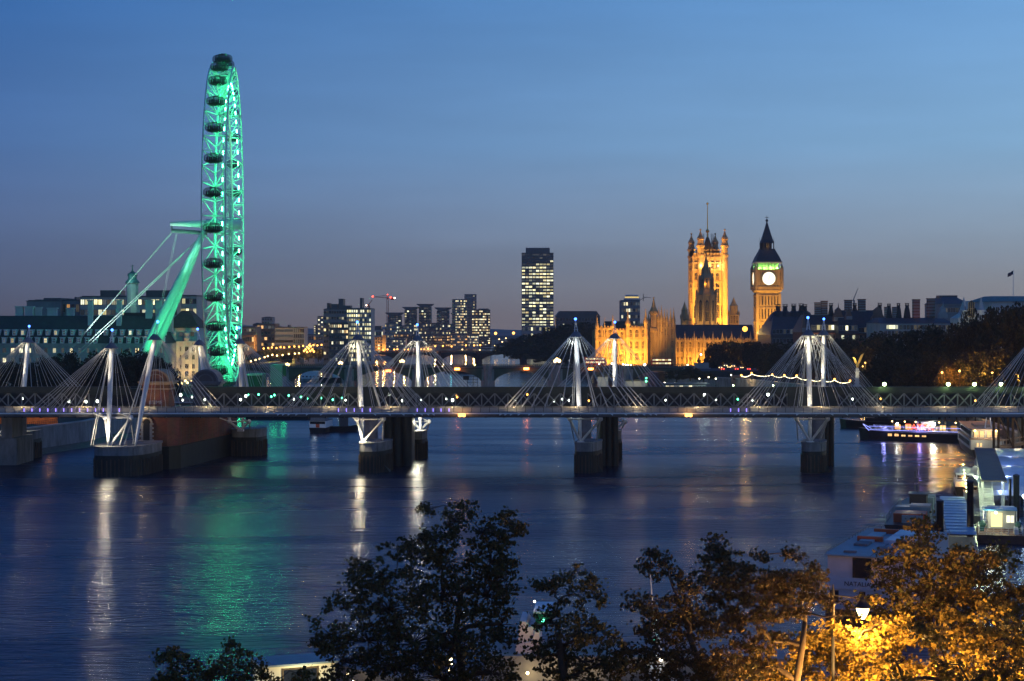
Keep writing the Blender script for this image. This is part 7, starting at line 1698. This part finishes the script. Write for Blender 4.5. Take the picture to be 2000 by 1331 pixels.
# stern wall faces local -x
MB().bx(-Lh - .03, -Lh + .2, -.1, 2.0, 5.25, 7.5).build('stern_window', M['glassdark'], nb, w=False)
for (y0_, y1_) in ((3.6, 4.6), (.6, 1.3), (-3.4, -2.7)): MB().bx(-Lh + .17, -Lh + .22, y0_, y1_, 2.3, 3.7).build('stern_window', M['glassdark'], nb, w=False)
text('boat_name_lettering', 'NATALIA', .72, nb, (-Lh - .02, 2.95, 4.3), (R(90), 0, R(-90)), M['dark'])
mb = MB()
for y in (-4.4, -1.6, 1.6, 4.4): mb.tube((-Lh - .45, y, .4), (-Lh - .45, y, 1.5), .22, .22, 8)
mb.build('fender_trim', M['black'], nb, w=False)
mb = rails(MB(), [(-Lh - .25, -Bh, 3.95), (-Lh - .25, -Bh, 3.95 + .01)], .1); 
mb = MB()
for i in range(7): x = -Lh + 2.5 + i * 3.2; mb.bx(x, x + 1.9, Bh - .13, Bh - .08, 5.7, 7.1)
mb.build('side_window_glazing', M['glassdark'], nb, w=False)
mb = MB().tube((Lh * .5, -Bh * .5, 8.1), (Lh * .5, -Bh * .5, 9.6), .05, .04, 5).bx(-Lh * .6, -Lh * .5, -1, .2, 7.753, 8.1).bx(-Lh * .85, -Lh * .8, 2, 3.4, 7.753, 7.95).lathe([(.35, 7.75), (.35, 8.3), (.5, 8.35), (.1, 8.5)], (-Lh * .3, -2, 0), 10)
mb.bx(-Lh, Lh, -.05, .05, 7.75, 7.8); mb.build('roof_vent', M['deckgrey'], nb, w=False)
# bow-on white ship with superstructure and lattice mast, under the centre trees
ws = boat('moored_ship', 'white moored ship with sloped superstructure and green lamps behind the dark trees', X(1130, 150), 150, -1, .06, 'ship')
hull(44, 9, -.3, 2.8, 1.0, .25).build('hull', M['deckgrey'], ws, w=False)
MB().bx(-18, 8, -3.6, 3.6, 2.8, 5.2).build('deckhouse', M['office_grey'], ws, w=False)
s = sidez(ws); lx = lambda px: (X(px, 150) - X(1130, 150)) * -1
zz = lambda py: Z(py, 150)
MB().prism([(lx(1010), zz(1258)), (lx(1012), zz(1250)), (lx(1042), zz(1243)), (lx(1048), zz(1222)), (lx(1056), zz(1222)), (lx(1056), zz(1290)), (lx(1012), zz(1290))], -2.6, 2.6, 'y').build('bridge_wing', LILAC, ws, w=False)
MB().prism([(lx(1014), zz(1250)), (lx(1018), zz(1205)), (lx(1030), zz(1207)), (lx(1036), zz(1217)), (lx(1048), zz(1213)), (lx(1048), zz(1222)), (lx(1042), zz(1243))], -2.4, 2.4, 'y').build('funnel', LILAC, ws, w=False)
MB().bx(lx(1078), lx(1048), -2.2, 2.2, zz(1211), zz(1190)).build('wheelhouse_glass', mat('green_tinted_glass', (.01, .06, .045), .2, 0, 0), ws, w=False)
MB().bx(lx(1082), lx(1044), -2.6, 2.6, zz(1190), zz(1186)).build('wheelhouse_roof', M['blue_roof'], ws, w=False)
put(MB().ball((0, 0, 0), .16, 8, 6).mesh('navigation_lamp', emat('green_nav', (.1, 1, .5), 25)), 'navigation_lamp', ws, (lx(1064), s * 2.9, zz(1203)))
put(MB().ball((0, 0, 0), .1, 8, 6).mesh('mast_lamp', M['bulb_w']), 'mast_lamp', ws, (lx(1044), 0, zz(1176)))
put(MB().ball((0, 0, 0), .17, 8, 6).mesh('mast_lamp', emat('cold_deck_lamp', (.75, .9, 1), 40)), 'mast_lamp', ws, (lx(914), s * 4.0, zz(1187)))
MB().tube((lx(914), s * 3.8, 2.8), (lx(914), s * 3.8, zz(1187)), .06, .05, 5).build('lamp_post', M['dark'], ws, w=False)
gy = MB().ball((0, 0, 0), .13, 8, 6).mesh('deck_lamp', emat('warm_deck_lamp', (1, .75, .35), 16))
for px, py in ((803, 1268), (816, 1263), (840, 1265), (888, 1272), (891, 1280), (909, 1270), (886, 1292), (1035, 1297), (1100, 1285), (690, 1302), (660, 1310), (1025, 1325), (700, 1318)): put(gy, 'deck_lamp', ws, (lx(px), s * 4.2, zz(py)))
for px, p in ((690, 80), (880, 35), (1040, 70), (1085, 60), (1160, 45)): blight(ws, (lx(px), s * 4.8, zz(1300)), p, (1, .72, .35))
# lattice signal mast
lm = thing('signal_mast', 'slim white lattice mast with two green lamps rising through the sparse tree', 'mast', (X(1290, 146), 146, 0))
zt = Z(1102, 146); zb = Z(1300, 146)
x1 = X(1270, 146) - X(1290, 146)
mb = MB().bx(-1, 1.4, -1, 1, -.5, zb)
for (ax, ay) in ((-.16, -.16), (.16, -.16), (0, .18)): mb.tube((ax * 1.6, ay * 1.6, zb), (x1 * .75 + ax, ay, Z(1190, 146)), .035, .03, 4)
for i in range(14):
    t_ = i / 14; t2 = (i + 1) / 14; z0, z1 = zb + (Z(1190, 146) - zb) * t_, zb + (Z(1190, 146) - zb) * t2; o_ = .22
    mb.tube((x1 * .75 * t_ - o_ * (1 - t_ * .4), -.2, z0), (x1 * .75 * t2 + o_ * (1 - t2 * .4), -.2, z1), .022, .022, 4)
mb.tube((x1 * .75, 0, Z(1190, 146)), (x1 * 1.05, 0, zt), .06, .03, 6)
mb.build('mast_lattice', M['white'], lm, w=False)
for px, py in ((1275, 1208), (1276, 1251)): put(MB().ball((0, 0, 0), .13, 8, 6).mesh('green_lamp', emat('signal_green', (.1, 1, .55), 30 if py < 1230 else 12)), 'green_lamp', lm, (X(px, 146) - X(1290, 146), -.4, Z(py, 146)))
MB().ball((0, -.6, zb + .6), .15, 8, 6).build('base_lamp', M['bulb_w'], lm, w=False)
light('POINT', 'mast_base_light', (X(1290, 146), 144.6, zb + .9), 60, (1, .95, .75), lm, .15)
# bright cabin boat at the bottom edge
cb_ = boat('cabin_boat', 'cream lit cabin boat with big side window and blue grey roof beside the bushy tree', X(572, 142), 142, -.93, -.36, 'boat')
z0 = Z(1288, 142)
hull(17, 5, -.3, 2.6, .5, .3).build('hull', M['stone_pale'], cb_, w=False)
MB().bx(-3.2, 3.0, -1.7, 1.7, 2.6, z0 - .15).build('cabin', mat('cream_paint', (.75, .7, .52), .5, 0, .05), cb_, w=False)
MB().bx(-3.4, 3.2, -1.95, 1.95, z0 - .15, z0).build('cabin_roof', M['deckteal'], cb_, w=False)
s = sidez(cb_)
MB().bx(-1.6, 1.2, s * 1.68, s * 1.74, z0 - 2.2, z0 - .5).build('side_window', M['w_dim'], cb_, w=False)
MB().bx(-1.75, 1.35, s * 1.7, s * 1.78, z0 - .5, z0 - .36).bx(-1.75, -1.6, s * 1.7, s * 1.78, z0 - 2.3, z0 - .5).bx(1.2, 1.35, s * 1.7, s * 1.78, z0 - 2.3, z0 - .5).build('window_frame', M['timber'], cb_, w=False)
blight(cb_, (-.4, s * 4.2, z0 - .6), 480, (1, .88, .5), .2)
blight(cb_, (4.4, s * .6, z0 - 1.2), 60, (1, .9, .55), .2)
# boats under and beyond the bridges
b4 = boat('passenger_launch', 'small white launch with a square orange panel under the footbridge', X(630, 517), 517, .1, 1, 'launch')
hull(15, 5.6, -.3, 1.6, .5, .4).build('hull', M['black'], b4, w=False)
MB().bx(-7.2, 3, -2.5, 2.5, 1.6, 3.6).build('cabin', M['white'], b4, w=False); MB().bx(-7.24, -7.18, -2.3, 2.3, 2.7, 3.5).build('stern_glass', M['glassdark'], b4, w=False); MB().bx(-7.3, -7.2, -.6, .5, 1.7, 2.7).build('orange_panel', M['orange_paint'], b4, w=False)
MB().bx(-7.4, 3.2, -2.6, 2.6, 3.6, 3.8).bx(-6.8, -1, -2.2, 2.2, 3.8, 4.8).build('roof', M['deckgrey'], b4, w=False)
blight(b4, (-12, 0, 5), 110, (.8, .9, 1))
b5 = boat('tug_boat', 'dark tug with a small wheelhouse beside the white launch under the footbridge', X(672, 517), 517, 1, .15, 'tug')
hull(9, 3.6, -.3, 1.7, .6, .4).build('hull', M['black'], b5, w=False); MB().bx(-1.5, 1.2, -1.2, 1.2, 1.7, 4.2).bx(-1.7, 1.4, -1.4, 1.4, 4.2, 4.4).build('wheelhouse', M['office_dark'], b5, w=False)
MB().tube((-.5, 0, 4.4), (-.5, 0, 6.2), .06, .04, 5).build('mast', M['dark'], b5, w=False)
pn = thing('landing_pontoon', 'long black landing pontoon lying off the big wheel', 'pontoon', (X(545, 580), 580, 0))
MB().bx(X(482, 580) - pn.location.x, X(612, 580) - pn.location.x, -3, 3, -.3, 1.1).build('pontoon_deck', M['black'], pn, w=False)
mb = rails(MB(), [(X(482, 580) - pn.location.x, -2.8, 1.1), (X(612, 580) - pn.location.x, -2.8, 1.1)], 1, .04, 2, 2); mb.build('railing', M['deckgrey'], pn, w=False)
b6 = boat('river_boat', 'white two deck river boat seen through an arch of the green bridge', X(608, 935), 935, 1, .1, 'boat')
hull(12, 5, -.3, 1.4, .4, .3).build('hull', M['stone_grey'], b6, w=False); MB().bx(-5.6, 4.6, -2.2, 2.2, 1.4, 3.6).bx(-5, 4, -2, 2, 3.6, 5.6).build('cabin', M['white'], b6, w=False)
for i in range(5): put(winmesh(1, .8, 'glassdark', 'white'), 'window', b6, (-4.4 + i * 2, -2.22, 2.6))
b7 = boat('dark_barge', 'black barge with a white cabin behind the second arch of the green bridge', X(645, 930), 930, -1, .1, 'barge')
hull(13, 5, -.3, 2.2, .6, .4).build('hull', M['black'], b7, w=False); MB().bx(-5, -1.5, -1.8, 1.8, 2.2, 4.2).build('cabin', M['white'], b7, w=False)
b8 = boat('river_boat', 'low white river boat next to the black barge beyond the green bridge', X(668, 932), 932, 1, 0, 'boat')
hull(11, 4, -.3, 1.2, .4, .3).build('hull', M['stone_pale'], b8, w=False); MB().bx(-4, 3, -1.6, 1.6, 1.2, 3).build('cabin', M['white'], b8, w=False)
b9 = boat('house_barge', 'floating pontoon with pinkish sheds far beyond the green bridge near the dark red bridge', X(909, 1080), 1080, 1, 0, 'barge')
hull(26, 7, -.3, 1.2, .2, .2).build('hull', M['black'], b9, w=False); MB().bx(-9, 4, -2.6, 2.6, 1.2, 5).bx(4, 9, -2, 2, 1.2, 3.4).build('shed', M['mauve'], b9, w=False)
put(MB().ball((0, 0, 0), .5, 8, 6).mesh('pontoon_lamp', emat('cyan_lamp', (.2, .9, 1), 10)), 'pontoon_lamp', b9, (-9, -3, 6))
# ---- timber staging, ramp and stone landing beside the west end of the footbridge
stg = thing('timber_staging', 'dark timber trestle staging with diagonal braces under the footbridge end', 'staging', (X(1992, 398), 398, 0))
mb = MB(); w_ = X(2030, 398) - X(1925, 398)
for i in range(6):
    x = -5 + i * 3.4; mb.tube((x, 0, -1), (x, 0, 12.4), .3, .3, 7); mb.tube((x, 4, -1), (x, 4, 12.4), .3, .3, 7)
    if i < 5: mb.tube((x, -.3, 11.5), (x + 3.4, -.3, 4), .18, .18, 5)
mb.bx(-6, 14, -.5, 4.5, 12.0, 12.5).bx(-6, 14, -.4, .1, 3.4, 3.8)
mb.build('trestle_frame', M['timber'], stg, w=False)
MB().bx(3, 16, 5.2, 12, -1, 12).build('landing_wall', M['concrete'], stg, w=False)
light('POINT', 'staging_light', (X(1940, 395), 393, 10.8), 330, (1, .8, .5), stg, .3); light('POINT', 'staging_light', (X(1985, 392), 391, 8.5), 420, (1, .7, .4), stg, .3)
rp = thing('access_ramp', 'pale timber sided access ramp slanting down beside the restaurant boat', 'ramp', (X(1975, 402), 402, 0))
mb = MB().prism([(-4, 4.2), (12, 7.0), (12, 6.4), (-4, 3.6)], -3, 0, 'y')
for i in range(9): x = -4 + i * 2; z = 4.2 + (x + 4) * .175; mb.bx(x - .08, x + .08, -3.1, -2.95, z, z + 1.3).bx(x - .08, x + .08, -.05, .1, z, z + 1.3)
mb.prism([(-4, 5.4), (12, 8.2), (12, 8.5), (-4, 5.7)], -3.12, -2.93, 'y')
mb.build('ramp_frame', mat('pale_timber', (.4, .33, .24), .8, 0, .2, 1), rp, w=False)
# orange lit market stalls and railing on the south bank under the bridge
ms_ = thing('promenade_hoarding', 'orange lit hoarding behind the south bank railing under the bridge', 'hoarding', (X(40, 450), 450, 6.4))
MB().bx(X(-20, 450) - X(40, 450), X(112, 450) - X(40, 450), 0, .4, 0, 4.2).build('hoarding_panel', mat('orange_hoarding', (.5, .2, .05), .7, 0, .4, .8), ms_, w=False)
for px in (5, 40, 70, 95): light('POINT', 'hoarding_light', (X(px, 446), 445.5, 9), 120, (1, .45, .1), ms_, .3)
rl = thing('promenade_railing', 'black railing on top of the dark south river wall', 'railing', (X(80, 440), 440, 6.75))
pA = Vector((-127.2, 418, 6.75)); pB = Vector((-117.2, 461, 6.75)); pC = Vector((-115.4, 540, 6.75))
rails(MB(), [pA - rl.location, pB - rl.location, pC - rl.location], 1.1, .04, 2, 1.0).build('railing_bars', M['dark'], rl, w=False)
# ---------------------------------------------------------------- haze over the city
hm = bpy.data.materials.new('evening_haze'); hm.use_nodes = True; n = hm.node_tree.nodes; n.remove(n['Principled BSDF'])
pv = n.new('ShaderNodeVolumePrincipled'); pv.inputs['Color'].default_value = (1, .86, .76, 1); pv.inputs['Density'].default_value = .00009; pv.inputs['Anisotropy'].default_value = .2
hm.node_tree.links.new(pv.outputs[0], n['Material Output'].inputs['Volume'])
tag(MB().bx(-2500, 2500, -80, 3700, -3, 170).build('haze', hm), 'thin evening haze over the river and city', 'haze', None, 'stuff')
